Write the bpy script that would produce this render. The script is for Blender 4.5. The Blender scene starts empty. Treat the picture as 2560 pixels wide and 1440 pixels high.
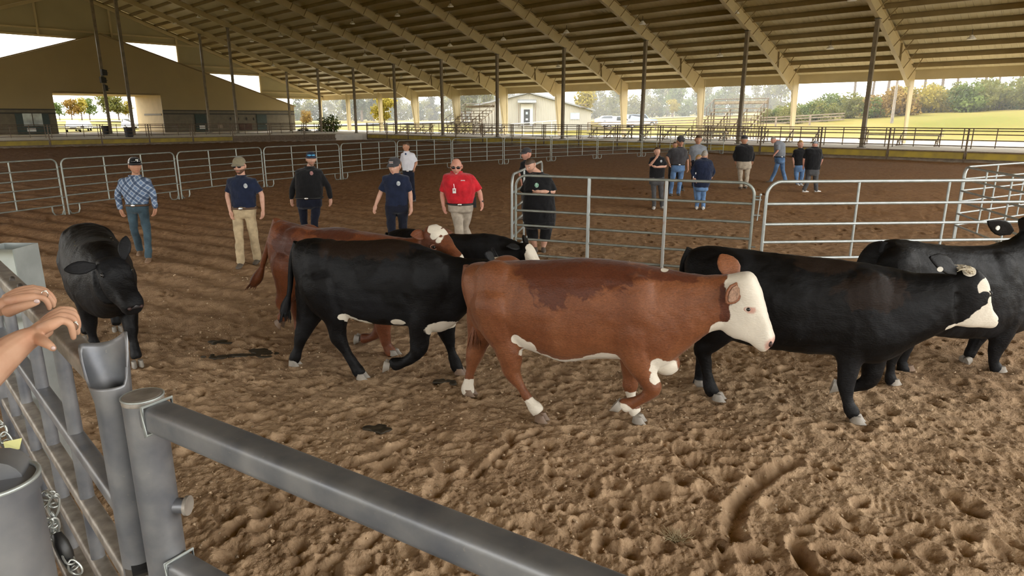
import bpy, bmesh, math, random
import numpy as np
from mathutils import Vector, Matrix, noise as mnoise
random.seed(7)
SC = bpy.context.scene
COL = SC.collection

# ------------------------------------------------------------------ camera
F_PX, TH, PSI, CAM_H = 1645.1, 0.2531, 0.7963, 2.5126
cd = bpy.data.cameras.new('camera'); cam = bpy.data.objects.new('camera', cd); COL.objects.link(cam)
cam.location = (0, 0, CAM_H); cam.rotation_euler = (math.pi/2 - TH, 0, 0)
cd.sensor_width = 36.0; cd.lens = 36.0*F_PX/2560.0; cd.clip_start = 0.05; cd.clip_end = 2000
SC.camera = cam
# ------------------------------------------------------------------ light
SC.view_settings.view_transform = 'Standard'
SC.view_settings.look = 'None'
SC.view_settings.gamma = 1.0
SC.view_settings.use_curve_mapping = False
SC.view_settings.exposure = 0.0
cy = SC.cycles; cy.max_bounces = 4; cy.diffuse_bounces = 4; cy.light_sampling_threshold = 0.03; cy.glossy_bounces = 2; cy.transmission_bounces = 2; cy.caustics_reflective = False; cy.caustics_refractive = False
SKY_STRENGTH = 5.0
SUN_STRENGTH = 6.0
w = bpy.data.worlds.new('hazy_sky'); SC.world = w; w.use_nodes = True
nt = w.node_tree; nt.nodes.clear()
wo = nt.nodes.new('ShaderNodeOutputWorld'); bg = nt.nodes.new('ShaderNodeBackground')
bg.inputs['Color'].default_value = (1.0, 0.985, 0.95, 1); bg.inputs['Strength'].default_value = SKY_STRENGTH
nt.links.new(bg.outputs[0], wo.inputs[0])
sl = bpy.data.lights.new('sun', 'SUN'); so = bpy.data.objects.new('sun', sl); COL.objects.link(so)
sl.energy = SUN_STRENGTH; sl.angle = math.radians(2.0); sl.color = (1.0, 0.95, 0.85)
so.rotation_euler = Vector((0.45, -0.90, -0.78)).to_track_quat('-Z', 'Y').to_euler()

# ------------------------------------------------------------------ helpers
def uv(u, v, z=0.0):
    """shed axes (u along the ridge, v across) to world"""
    return Vector((-u*math.sin(PSI) + v*math.cos(PSI), u*math.cos(PSI) + v*math.sin(PSI), z))
DIR_U = uv(1, 0); DIR_V = uv(0, 1)
def ray(px, py):
    x = px - 1280.0; up = 720.0 - py
    return Vector((x, F_PX*math.cos(TH) + up*math.sin(TH), -F_PX*math.sin(TH) + up*math.cos(TH)))
def gnd(px, py, z=0.0):
    r = ray(px, py); t = (z - CAM_H)/r.z
    return Vector((r.x*t, r.y*t, z))
def atY(px, py, Y):
    r = ray(px, py); t = Y/r.y
    return Vector((r.x*t, Y, CAM_H + r.z*t))
def onplane(px, py, p0, n):
    r = ray(px, py); c = Vector((0, 0, CAM_H))
    return c + r*((Vector(p0) - c).dot(n)/r.dot(n))
def headY(px, py, h):
    r = ray(px, py); t = (h - CAM_H)/r.z
    return r.y*t

ORD = ['first', 'second', 'third', 'fourth', 'fifth', 'sixth', 'seventh', 'eighth', 'ninth', 'tenth', 'eleventh', 'twelfth', 'thirteenth', 'fourteenth', 'fifteenth', 'sixteenth', 'seventeenth', 'eighteenth', 'nineteenth', 'twentieth']
def nth(k): return ORD[k] if k < 20 else ('thirtieth' if k == 29 else 'fortieth' if k == 39 else 'fiftieth' if k == 49 else ('twenty-', 'thirty-', 'forty-', 'fifty-')[(k + 1)//10 - 2] + ORD[(k + 1) % 10 - 1])
MATS = {}
def new_mat(name):
    m = bpy.data.materials.new(name); m.use_nodes = True
    return m, m.node_tree, m.node_tree.nodes['Principled BSDF']
def mat(name, col, rough=0.7, metal=0.0, var=0.15, scale=8.0, bump=0.0, bscale=None, col2=None, spec=0.5, detail=4.0, thr=None, sheen=0.0):
    """plain material with noise variation between col and col2"""
    if name in MATS: return MATS[name]
    m, t, b = new_mat(name)
    b.inputs['Roughness'].default_value = rough; b.inputs['Metallic'].default_value = metal
    b.inputs['Specular IOR Level'].default_value = spec
    if sheen: b.inputs['Sheen Weight'].default_value = sheen
    tc = t.nodes.new('ShaderNodeTexCoord')
    nz = t.nodes.new('ShaderNodeTexNoise'); nz.inputs['Scale'].default_value = scale; nz.inputs['Detail'].default_value = detail
    t.links.new(tc.outputs['Object'], nz.inputs['Vector'])
    rp = t.nodes.new('ShaderNodeValToRGB')
    c2 = col2 if col2 else tuple(max(0, c*(1 - var)) for c in col)
    c1 = col if col2 else tuple(min(1, c*(1 + var)) for c in col)
    lo, hi = thr if thr else (0.35, 0.65)
    rp.color_ramp.elements[0].position = lo; rp.color_ramp.elements[0].color = (*c2, 1)
    rp.color_ramp.elements[1].position = hi; rp.color_ramp.elements[1].color = (*c1, 1)
    t.links.new(nz.outputs['Fac'], rp.inputs['Fac']); t.links.new(rp.outputs['Color'], b.inputs['Base Color'])
    if bump:
        n2 = t.nodes.new('ShaderNodeTexNoise'); n2.inputs['Scale'].default_value = bscale or scale*4; n2.inputs['Detail'].default_value = 4
        t.links.new(tc.outputs['Object'], n2.inputs['Vector'])
        bp = t.nodes.new('ShaderNodeBump'); bp.inputs['Strength'].default_value = bump; bp.inputs['Distance'].default_value = 0.02
        t.links.new(n2.outputs['Fac'], bp.inputs['Height']); t.links.new(bp.outputs['Normal'], b.inputs['Normal'])
    MATS[name] = m
    return m

def tag(o, label=None, cat=None, group=None, kind=None):
    if label: o['label'] = label
    if cat: o['category'] = cat
    if group: o['group'] = group
    if kind: o['kind'] = kind
    return o
def empty(name, loc=(0, 0, 0), rz=0.0, label=None, cat=None, group=None, kind=None):
    o = bpy.data.objects.new(name, None); COL.objects.link(o)
    o.location = loc; o.rotation_euler = (0, 0, rz); o.empty_display_size = 0.1
    return tag(o, label, cat, group, kind)
def wmat(o): return (wmat(o.parent) @ o.matrix_parent_inverse if o.parent else Matrix.Identity(4)) @ o.matrix_basis
def link_mesh(name, me, m, parent=None, loc=(0, 0, 0), world=False):
    """world=True: mesh is in world coordinates under a purely translated parent"""
    o = bpy.data.objects.new(name, me); COL.objects.link(o); o.location = loc
    if m and not me.materials: me.materials.append(m)
    if parent:
        o.parent = parent
        if world:
            o.matrix_parent_inverse = wmat(parent).inverted()
    return o
def copy_tree(o, parent=None):
    c = o.copy(); COL.objects.link(c); c.parent = parent
    for ch in list(o.children): copy_tree(ch, c)
    return c

class MB:
    def __init__(s): s.v = []; s.f = []; s.sm = []
    def add(s, verts, faces, smooth=False):
        b = len(s.v); s.v += [tuple(v) for v in verts]; s.f += [tuple(i + b for i in f) for f in faces]; s.sm += [smooth]*len(faces)
        return s
    def box(s, c, d, rz=0.0):
        hx, hy, hz = d[0]/2, d[1]/2, d[2]/2; cr, sr = math.cos(rz), math.sin(rz)
        vs = []
        for dz in (-hz, hz):
            for dx, dy in ((-hx, -hy), (hx, -hy), (hx, hy), (-hx, hy)):
                vs.append((c[0] + dx*cr - dy*sr, c[1] + dx*sr + dy*cr, c[2] + dz))
        return s.add(vs, [(3, 2, 1, 0), (4, 5, 6, 7), (0, 1, 5, 4), (1, 2, 6, 5), (2, 3, 7, 6), (3, 0, 4, 7)])
    def frame(s, p0, p1, up=(0, 0, 1)):
        d = (Vector(p1) - Vector(p0)).normalized(); u = Vector(up)
        if abs(d.dot(u)) > 0.98: u = Vector((1, 0, 0)) if abs(d.x) < 0.9 else Vector((0, 1, 0))
        x = d.cross(u).normalized(); y = x.cross(d).normalized()
        return d, x, y
    def beam(s, p0, p1, w, h, up=(0, 0, 1)):
        p0 = Vector(p0); p1 = Vector(p1); d, x, y = s.frame(p0, p1, up)
        vs = [p + x*a*w/2 + y*b*h/2 for p in (p0, p1) for a, b in ((-1, -1), (1, -1), (1, 1), (-1, 1))]
        return s.add(vs, [(3, 2, 1, 0), (4, 5, 6, 7), (0, 1, 5, 4), (1, 2, 6, 5), (2, 3, 7, 6), (3, 0, 4, 7)])
    def rbeam(s, p0, p1, w, h, r, up=(0, 0, 1), n=4):
        """square tube with rounded corners"""
        p0 = Vector(p0); p1 = Vector(p1); d, x, y = s.frame(p0, p1, up)
        prof = []
        for cx, cy, a0 in ((1, 1, 0), (-1, 1, 90), (-1, -1, 180), (1, -1, 270)):
            for k in range(n + 1):
                a = math.radians(a0 + 90*k/n); prof.append((cx*(w/2 - r) + r*math.cos(a), cy*(h/2 - r) + r*math.sin(a)))
        N = len(prof); vs = [p + x*a + y*b for p in (p0, p1) for a, b in prof]
        fs = [(i, (i + 1) % N, N + (i + 1) % N, N + i) for i in range(N)]
        s.add(vs, fs, True); s.add(vs, [tuple(range(N))[::-1], tuple(range(N, 2*N))])
        return s
    def tube(s, p0, p1, r, n=10, r2=None, caps=True):
        return s.poly([p0, p1], [r, r if r2 is None else r2], n, caps)
    def poly(s, pts, r, n=10, caps=True, closed=False):
        pts = [Vector(p) for p in pts]; K = len(pts)
        rs = r if isinstance(r, (list, tuple)) else [r]*K
        ref = None; rings = []
        for i, p in enumerate(pts):
            if closed: d = pts[(i + 1) % K] - pts[i - 1]
            else: d = (pts[min(i + 1, K - 1)] - pts[max(i - 1, 0)])
            if d.length < 1e-9: d = Vector((0, 0, 1))
            d.normalize()
            if ref is None:
                ref = Vector((0, 0, 1)) if abs(d.z) < 0.9 else Vector((1, 0, 0))
            x = (ref - d*ref.dot(d)).normalized(); ref = x; y = d.cross(x)
            rings.append([p + (x*math.cos(2*math.pi*k/n) + y*math.sin(2*math.pi*k/n))*rs[i] for k in range(n)])
        vs = [q for rg in rings for q in rg]; fs = []
        for i in range(K if closed else K - 1):
            j = (i + 1) % K
            for k in range(n): fs.append((i*n + k, i*n + (k + 1) % n, j*n + (k + 1) % n, j*n + k))
        s.add(vs, fs, True)
        if caps and not closed: s.add(rings[0], [tuple(range(n))[::-1]]); s.add(rings[-1], [tuple(range(n))])
        return s
    def ellip(s, c, r, nu=12, nv=8, R=None):
        c = Vector(c); vs = []; fs = []
        for j in range(nv + 1):
            t = math.pi*j/nv
            for i in range(nu):
                a = 2*math.pi*i/nu
                p = Vector((r[0]*math.sin(t)*math.cos(a), r[1]*math.sin(t)*math.sin(a), r[2]*math.cos(t)))
                if R is not None: p = R @ p
                vs.append(c + p)
        for j in range(nv):
            for i in range(nu):
                fs.append((j*nu + i, (j + 1)*nu + i, (j + 1)*nu + (i + 1) % nu, j*nu + (i + 1) % nu))
        return s.add(vs, fs, True)
    def loft(s, rings, smooth=True, caps=True):
        n = len(rings[0]); vs = [q for rg in rings for q in rg]; fs = []
        for i in range(len(rings) - 1):
            for k in range(n): fs.append((i*n + k, i*n + (k + 1) % n, (i + 1)*n + (k + 1) % n, (i + 1)*n + k))
        s.add(vs, fs, smooth)
        if caps: s.add(rings[0], [tuple(range(n))[::-1]], smooth); s.add(rings[-1], [tuple(range(n))], smooth)
        return s
    def prism(s, poly, axis_pts):
        """poly: list of points (front face); axis_pts: same list displaced"""
        n = len(poly); s.add(list(poly) + list(axis_pts), [tuple(range(n)), tuple(range(2*n - 1, n - 1, -1))] + [(i, i + n, (i + 1) % n + n, (i + 1) % n) for i in range(n)])
        return s
    def mesh(s, name):
        me = bpy.data.meshes.new(name); me.from_pydata(s.v, [], s.f)
        me.polygons.foreach_set('use_smooth', s.sm); me.update()
        return me
    def build(s, name, m, parent=None, world=True, loc=(0, 0, 0), fix=False):
        me = s.mesh(name)
        if fix:
            bm = bmesh.new(); bm.from_mesh(me); bmesh.ops.remove_doubles(bm, verts=bm.verts, dist=1e-5); bmesh.ops.recalc_face_normals(bm, faces=bm.faces); bm.to_mesh(me); bm.free()
        return link_mesh(name, me, m, parent, loc, world)

TMP = None
def remeshed(mb, voxel, smooth=4, factor=0.5, adapt=0.0):
    """union overlapping closed shapes into one continuous skin"""
    me = mb.mesh('tmp'); bm = bmesh.new(); bm.from_mesh(me); bmesh.ops.remove_doubles(bm, verts=bm.verts, dist=1e-5); bmesh.ops.recalc_face_normals(bm, faces=bm.faces); bm.to_mesh(me); bm.free()
    global TMP
    if TMP is None: TMP = bpy.data.scenes.new('scratch')
    o = bpy.data.objects.new('tmp', me); TMP.collection.objects.link(o)
    r = o.modifiers.new('r', 'REMESH'); r.mode = 'VOXEL'; r.voxel_size = voxel; r.adaptivity = adapt; r.use_smooth_shade = True
    if smooth:
        sm = o.modifiers.new('s', 'SMOOTH'); sm.iterations = smooth; sm.factor = factor
    vl = TMP.view_layers[0]; vl.update(); dg = vl.depsgraph
    out = bpy.data.meshes.new_from_object(o.evaluated_get(dg))
    bpy.data.objects.remove(o); bpy.data.meshes.remove(me)
    out.polygons.foreach_set('use_smooth', [True]*len(out.polygons))
    return out
def co_array(me):
    a = np.empty(len(me.vertices)*3, np.float32); me.vertices.foreach_get('co', a); return a.reshape(-1, 3)
def set_attr(me, name, vals):
    at = me.attributes.new(name, 'FLOAT', 'POINT'); at.data.foreach_set('value', np.asarray(vals, np.float32))
# ------------------------------------------------------------------ shed dimensions (metres)
BAY = 8.586; U_F0 = 14.56; V_POST = 47.87; V_COL = 57.3; V_RIDGE = 24.5; V_FENCE = 46.1; U_END = U_F0 + 10*BAY; U_FENCE = 70.8
CONC_Z = 0.62; U_NEAR = U_F0 - 3*BAY
def zroof(v): return 6.1 + 0.355*(V_COL - V_RIDGE - abs(v - V_RIDGE))
V_NEAR = 2*V_RIDGE - V_COL
frames_u = [U_F0 + i*BAY for i in range(-3, 10)]

m_beige = mat('beige_painted_steel', (0.54, 0.44, 0.245), 0.55, 0.0, 0.06, 0.8, spec=0.3)
m_purlin = mat('tan_purlin_steel', (0.27, 0.20, 0.095), 0.6, 0.0, 0.1, 1.0, spec=0.2)
m_post = mat('brown_grey_post_paint', (0.20, 0.16, 0.105), 0.55, 0.0, 0.2, 2.0)
m_siding = None
def ribbed(name, col, axis_scale, rough=0.5, dist=0.03, axis='X'):
    """ribbed metal sheet: colour + bump from a wave along object X"""
    m, t, b = new_mat(name); b.inputs['Roughness'].default_value = rough; b.inputs['Specular IOR Level'].default_value = 0.3
    tc = t.nodes.new('ShaderNodeTexCoord'); wv = t.nodes.new('ShaderNodeTexWave'); wv.wave_type = 'BANDS'; wv.bands_direction = axis
    wv.inputs['Scale'].default_value = axis_scale; wv.inputs['Distortion'].default_value = 0
    rp = t.nodes.new('ShaderNodeValToRGB'); rp.color_ramp.elements[0].position = 0.80; rp.color_ramp.elements[1].position = 0.98
    bp = t.nodes.new('ShaderNodeBump'); bp.inputs['Distance'].default_value = dist; bp.inputs['Strength'].default_value = 0.7
    nz = t.nodes.new('ShaderNodeTexNoise'); nz.inputs['Scale'].default_value = 0.35; nz.inputs['Detail'].default_value = 5
    mx = t.nodes.new('ShaderNodeMix'); mx.data_type = 'RGBA'
    mx.inputs['A'].default_value = (*[c*0.88 for c in col], 1); mx.inputs['B'].default_value = (*[min(1, c*1.1) for c in col], 1)
    t.links.new(tc.outputs['Object'], wv.inputs['Vector']); t.links.new(tc.outputs['Object'], nz.inputs['Vector'])
    t.links.new(wv.outputs['Fac'], rp.inputs['Fac']); t.links.new(rp.outputs['Color'], bp.inputs['Height'])
    t.links.new(nz.outputs['Fac'], mx.inputs['Factor']); t.links.new(mx.outputs['Result'], b.inputs['Base Color']); t.links.new(bp.outputs['Normal'], b.inputs['Normal'])
    return m
m_roof = ribbed('beige_ribbed_roof_sheet', (0.58, 0.49, 0.28), 0.75)
m_wall = ribbed('tan_ribbed_wall_sheet', (0.36, 0.275, 0.13), 0.9)
m_wallgable = ribbed('olive_ribbed_gable_sheet', (0.42, 0.36, 0.20), 0.9)

# roof: two slopes, each a thin sheet in shed axes (object rotated so object X runs along u)
def shed_obj(name, mb, m, parent=None):
    o = mb.build(name, m, parent, world=False)
    if parent is None: o.matrix_world = SHED
    return o
SHED = Matrix(((DIR_U.x, DIR_V.x, 0, 0), (DIR_U.y, DIR_V.y, 0, 0), (0, 0, 1, 0), (0, 0, 0, 1)))
U0R, U1R = U_NEAR - 0.8, U_END + 0.6
roof = empty('ceiling', label='long beige ribbed metal gable roof of the open arena shed', cat='roof', kind='structure')
roof.matrix_world = SHED
BAYS = [U0R] + [U_F0 + i*BAY for i in range(-2, 10)] + [U1R]
for sgn in (1, -1):
    ve = V_RIDGE + sgn*(V_COL - V_RIDGE + 1.1)
    mb = MB(); nb_ = 12
    for i in range(len(BAYS) - 1):
        for j in range(nb_):
            v0 = V_RIDGE + (ve - V_RIDGE)*j/nb_; v1 = V_RIDGE + (ve - V_RIDGE)*(j + 1)/nb_; z0, z1 = zroof(v0) + 0.24, zroof(v1) + 0.24
            q = [(BAYS[i], v0, z0), (BAYS[i + 1], v0, z0), (BAYS[i + 1], v1, z1), (BAYS[i], v1, z1)]
            mb.add(q + [(x, y, z + 0.05) for x, y, z in q], [(0, 1, 2, 3), (7, 6, 5, 4)])
    mb.build('roof_sheet', m_roof, roof, world=False)
    # eave strut band, one length per bay
    mb = MB()
    for i in range(len(BAYS) - 1): mb.box(((BAYS[i] + BAYS[i + 1])/2, V_RIDGE + sgn*(V_COL - V_RIDGE + 1.0), 5.66), (BAYS[i + 1] - BAYS[i], 0.08, 0.78))
    mb.build('eave_fascia', m_beige, roof, world=False)
    v = V_COL - 0.15; meshes = {}; joined = MB()
    def purlin(mb, c, L):
        mb.box((c[0], c[1], c[2] - 0.03), (L, 0.06, 0.30)); mb.box((c[0], c[1] + 0.06*sgn, c[2] - 0.17), (L, 0.12, 0.02)); mb.box((c[0], c[1] - 0.045*sgn, c[2] + 0.115), (L, 0.09, 0.02))
    while v > V_RIDGE + 0.5:
        vv = v if sgn > 0 else 2*V_RIDGE - v; z = zroof(vv) + 0.12
        for i in range(len(BAYS) - 1):
            L = round(BAYS[i + 1] - BAYS[i], 3); uc = (BAYS[i] + BAYS[i + 1])/2
            if sgn < 0: purlin(joined, (uc, vv, z), L); continue
            if L not in meshes:
                mb = MB(); purlin(mb, (0, 0, 0), L); meshes[L] = mb.mesh('purlin'); meshes[L].materials.append(m_purlin)
            link_mesh('purlin', meshes[L], None, roof, loc=(uc, vv, z))
        v -= 1.45
    if sgn < 0: tag(joined.build('purlins_of_near_slope', m_purlin, roof, world=False), kind='stuff')

# steel frames: tapered columns and rafters (I sections: web + flanges)
def i_section(mb, top, bot, u, tw=0.03, fl=0.26):
    """top/bot polylines (v,z); web plate between, flanges along both"""
    n = len(top)
    poly = [(u - tw/2, p[0], p[1]) for p in top] + [(u - tw/2, p[0], p[1]) for p in reversed(bot)]
    for i in range(n - 1):
        q = [top[i], top[i + 1], bot[i + 1], bot[i]]
        a = [(u - tw/2, p[0], p[1]) for p in q]; b = [(u + tw/2, p[0], p[1]) for p in q]
        mb.prism(a, b)
    for line in (top, bot):
        for i in range(n - 1):
            mb.beam((u, line[i][0], line[i][1]), (u, line[i + 1][0], line[i + 1][1]), fl, 0.03, up=(1, 0, 0)) if False else mb.beam((u, *line[i]), (u, *line[i + 1]), fl, 0.03)
    return mb
def steel_frame(i, u):
    heavy = i < 8
    fr = empty('steel_frame', kind='structure', cat='frame')
    fr.matrix_world = SHED @ Matrix.Translation((u, 0, 0))
    for sgn in (1, -1):
        def V(v): return v if sgn > 0 else 2*V_RIDGE - v
        # rafter
        d0, d1, d2, d3 = (1.30, 1.12, 0.86, 0.55) if heavy else (0.55, 0.5, 0.5, 0.45)
        st = [57.9, 56.6, 53.4, 47.9, 36.0, V_RIDGE]
        top = [(V(v), zroof(v)) for v in st]
        dp = [1.55, 1.60, 1.2, 0.88, 0.72, 0.62] if heavy else [0.6]*6
        bot = [(V(v), zroof(v) - d) for v, d in zip(st, dp)]
        bot[0] = (V(57.9), zroof(57.9) - 0.5)
        mb = MB(); i_section(mb, top[1:], bot[1:], 0.0); mb.build('rafter', m_beige, fr, world=False)
        # column
        wtop, wbot = (1.15, 0.5) if heavy else (0.5, 0.45)
        zt = zroof(57.9) - 0.02
        zk = zroof(56.7) - dp[1]
        outer = [(V(57.9), CONC_Z), (V(57.9), zk), (V(57.9), zt)]
        inner = [(V(57.9 - wbot), CONC_Z), (V(57.9 - wtop), zk), (V(57.9 - wtop), zroof(57.9 - wtop) - 0.02)]
        mb = MB(); i_section(mb, outer, inner, 0.0); mb.build('column', m_beige, fr, world=False)
        # stiffener plates and flange braces
        if i >= 0 and i < 8 and sgn > 0:
            mb = MB(); mb.beam((0.0, 53.3, zroof(53.3)), (0.0, 53.4, zroof(53.4) - 1.2), 0.3, 0.03, up=(0, 1, 0)); mb.build('splice_plate', m_purlin, fr, world=False)
            v = V_COL - 0.15 - 1.45
            while v > 34:
                db = np.interp(v, [V_RIDGE, 36, 47.9, 53.4, 56.6], [0.62, 0.72, 0.88, 1.2, 1.6])
                mb = MB(); mb.beam((-0.13, v, zroof(v) - db + 0.02), (-0.95, v, zroof(v) + 0.02), 0.05, 0.05); mb.build('flange_brace', m_purlin, fr, world=False)
                v -= 1.45
    return fr
fnames = {0: 'rightmost steel frame, over the bleachers nearest the right edge', 1: 'second steel frame from the right edge', 2: 'third steel frame from the right, beside the tall bleachers', 3: 'fourth steel frame from the right, in front of the parked truck',
          4: 'fifth steel frame from the right, crossing the white building end', 5: 'sixth steel frame from the right, left of the white building door', 6: 'seventh steel frame from the right edge', 7: 'eighth steel frame from the right, by the far bleachers',
          8: 'slender steel frame, second from the gable end wall', 9: 'slender steel frame next to the gable end wall'}
for i in range(-3, 10):
    fr = steel_frame(i, U_F0 + i*BAY)
    fr['label'] = fnames.get(i, 'beige steel frame of the shed behind the viewer'); fr['group'] = 'rigid steel frames'

# interior posts along the arena edge
m_plate = mat('dark_base_plate', (0.08, 0.07, 0.06), 0.6)
def support_post(u, v, ztop, label, wd=0.24):
    e = empty('support_post', uv(u, v, CONC_Z), PSI, label, 'post', 'posts standing along the arena edge')
    MB().box((0, 0, (ztop - CONC_Z)/2), (wd, wd, ztop - CONC_Z)).build('shaft', m_post, e, world=False)
    MB().box((0, 0, 0.02), (wd*1.8, wd*1.8, 0.04)).build('base_plate', m_plate, e, world=False)
    MB().box((0, 0, ztop - CONC_Z - 0.01), (wd*1.5, wd*1.5, 0.03)).build('cap_plate', m_plate, e, world=False)
    return e
ordn = ['rightmost', 'second', 'third', 'fourth', 'fifth', 'sixth', 'seventh', 'eighth', 'ninth', 'tenth']
for i in range(10):
    dz = 0.88 if i < 8 else 0.6
    lab = 'dark thin steel post along the arena edge, %s' % ('rightmost of the row' if i == 0 else '%s from the right' % ordn[i])
    support_post(U_F0 + i*BAY, V_POST, zroof(V_POST) - dz, lab)
support_post(U_F0 + 9*BAY, V_RIDGE, zroof(V_RIDGE) - 0.6, 'tall dark post carrying the loudspeakers, before the annex opening', 0.3)
support_post(U_F0 + 8*BAY, V_RIDGE, zroof(V_RIDGE) - 0.6, 'tall dark post right of the loudspeaker post, before the annex opening', 0.3)
support_post(U_F0 + 9*BAY, 36.3, zroof(36.3) - 0.6, 'dark post before the annex, beside its nearer green door', 0.26)
support_post(U_F0 + 8*BAY, 36.3, zroof(36.3) - 0.6, 'dark post before the annex, between its two green doors', 0.26)

# ------------------------------------------------------------------ concourse slab around the arena
m_conc = mat('pale_concrete', (0.74, 0.70, 0.62), 0.85, 0, 0.10, 1.2, 0.2)
def slab(u0, u1, v0, v1, zt, nu, nv):
    mb = MB()
    for i in range(nu):
        for j in range(nv):
            a0, a1 = u0 + (u1 - u0)*i/nu, u0 + (u1 - u0)*(i + 1)/nu; b0, b1 = v0 + (v1 - v0)*j/nv, v0 + (v1 - v0)*(j + 1)/nv
            mb.add([(a0, b0, zt), (a1, b0, zt), (a1, b1, zt), (a0, b1, zt)], [(0, 1, 2, 3)])
    for i in range(nu):
        a0, a1 = u0 + (u1 - u0)*i/nu, u0 + (u1 - u0)*(i + 1)/nu
        for vv in (v0, v1): mb.add([(a0, vv, zt), (a1, vv, zt), (a1, vv, zt - 1), (a0, vv, zt - 1)], [(0, 3, 2, 1)] if vv == v0 else [(0, 1, 2, 3)])
    for j in range(nv):
        b0, b1 = v0 + (v1 - v0)*j/nv, v0 + (v1 - v0)*(j + 1)/nv
        for uu in (u0, u1): mb.add([(uu, b0, zt), (uu, b1, zt), (uu, b1, zt - 1), (uu, b0, zt - 1)], [(0, 1, 2, 3)] if uu == u0 else [(0, 3, 2, 1)])
    return mb
tag(shed_obj('concourse_slab', slab(U_NEAR - 20, U_END + 5, V_FENCE + 0.3, 58.6, CONC_Z, 36, 4), m_conc), 'pale concrete walkway behind the long arena fence', 'walkway', kind='structure')
tag(shed_obj('end_walkway_slab', slab(U_FENCE + 0.3, U_END + 5, -12, V_FENCE + 0.3, CONC_Z - 0.05, 8, 14), m_conc), 'pale concrete walkway before the annex building', 'walkway', kind='structure')
# ------------------------------------------------------------------ gable end wall of the shed (siding hung below the roof, stepped openings)
endw = empty('wall_end', kind='structure', label='stepped ribbed siding of the far gable end under the big roof', cat='wall')
endw.matrix_world = SHED @ Matrix.Translation((U_END, 0, 0))
def wall_prism(pts, u, th, name, m, parent):
    a = [(u, v, z) for v, z in pts]; b = [(u + th, v, z) for v, z in pts]
    return MB().prism(a, b).build(name, m, parent, world=False, fix=True)
def zr2(v): return zroof(v) + 0.2
for sgn in (1, -1):
    def V(v): return V_RIDGE + sgn*(v - V_RIDGE)
    wall_prism([(V(V_RIDGE), 12.08), (V(36.4), 12.08), (V(36.4), zr2(36.4)), (V(V_RIDGE), zr2(V_RIDGE))], 0, 0.08, 'siding_panel', m_wallgable, endw)
    wall_prism([(V(36.4), 8.62), (V(47.9), 8.62), (V(47.9), zr2(47.9)), (V(36.4), zr2(36.4))], 0, 0.08, 'siding_panel', m_wallgable, endw)
    wall_prism([(V(47.9), 5.42), (V(58.3), 5.42), (V(58.3), zr2(58.3)), (V(47.9), zr2(47.9))], 0, 0.08, 'siding_panel', m_wallgable, endw)
    MB().beam((-0.2, V(58.2), zr2(58.2) - 0.45), (-0.2, V_RIDGE, zr2(V_RIDGE) - 0.45), 0.2, 0.4).build('gable_rafter', m_beige, endw, world=False)
    for z, v0, v1 in ((12.2, V_RIDGE, 40.5), (13.0, V_RIDGE, 38.0), (8.75, 36.4, 50.0), (9.6, 36.4, 48.0), (5.5, 47.9, 58.2), (6.3, 47.9, 56.0)):
        MB().beam((-0.1, V(v0), z), (-0.1, V(v1), z), 0.12, 0.2).build('girt', m_beige, endw, world=False)
    for v in (28.5, 36.4, 47.9, 57.9):
        zb = {28.5: 12.1, 36.4: 8.6, 47.9: 5.4, 57.9: CONC_Z}[v]
        MB().beam((-0.15, V(v), zb), (-0.15, V(v), zr2(v) - 0.4), 0.22, 0.22).build('end_post', m_beige, endw, world=False)

# ------------------------------------------------------------------ annex building behind the end wall, with a drive-through passage
m_wains = mat('dark_olive_wainscot', (0.17, 0.145, 0.10), 0.7, 0, 0.1, 2)
m_band = mat('dark_brown_trim_band', (0.045, 0.04, 0.03), 0.6)
m_green = mat('dark_green_door_paint', (0.02, 0.04, 0.03), 0.45)
m_paper = mat('white_paper_sign', (0.75, 0.75, 0.72), 0.8, 0, 0.03)
m_chrome = mat('bright_metal', (0.7, 0.7, 0.7), 0.25, 1.0, 0.05)
m_glass = mat('pale_window_glass', (0.35, 0.42, 0.46), 0.08, 0.0, 0.35, 0.8, spec=0.8)
m_tanin = mat('tan_passage_wall', (0.55, 0.42, 0.22), 0.7, 0, 0.06, 1)
UA = U_END - 0.75; DEP = 10.8
annex = empty('annex_building', uv(UA, 27.0, CONC_Z), 0, 'tan gabled annex with dark wainscot and a drive-through opening', 'building')
annex.matrix_world = SHED @ Matrix.Translation((UA, 0, 0))
def za(v): return 12.75 - 0.33*abs(v - 27.0)
P0, P1, PT = 20.8, 33.3, 5.5
VL, VR = 1.3, 52.7
zb = CONC_Z - 0.1
wall_prism([(VL, 3.45), (P0, 3.45), (P0, za(P0)), (VL, za(VL))], 0, 0.15, 'wall_siding', m_wall, annex)
wall_prism([(P0, PT), (P1, PT), (P1, za(P1)), (27.0, za(27.0)), (P0, za(P0))], 0, 0.15, 'wall_siding', m_wall, annex)
wall_prism([(P1, 3.45), (VR, 3.45), (VR, za(VR)), (P1, za(P1))], 0, 0.15, 'wall_siding', m_wall, annex)
for a, b in ((VL, P0), (P1, VR)):
    wall_prism([(a, zb), (b, zb), (b, 3.45), (a, 3.45)], -0.03, 0.15, 'wainscot', m_wains, annex)
    MB().box((-0.06, (a + b)/2, 3.5), (0.12, b - a, 0.14)).build('trim_band', m_band, annex, world=False)
    MB().box((-0.06, (a + b)/2, 3.05), (0.12, b - a, 0.16)).build('trim_band', m_band, annex, world=False)
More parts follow.
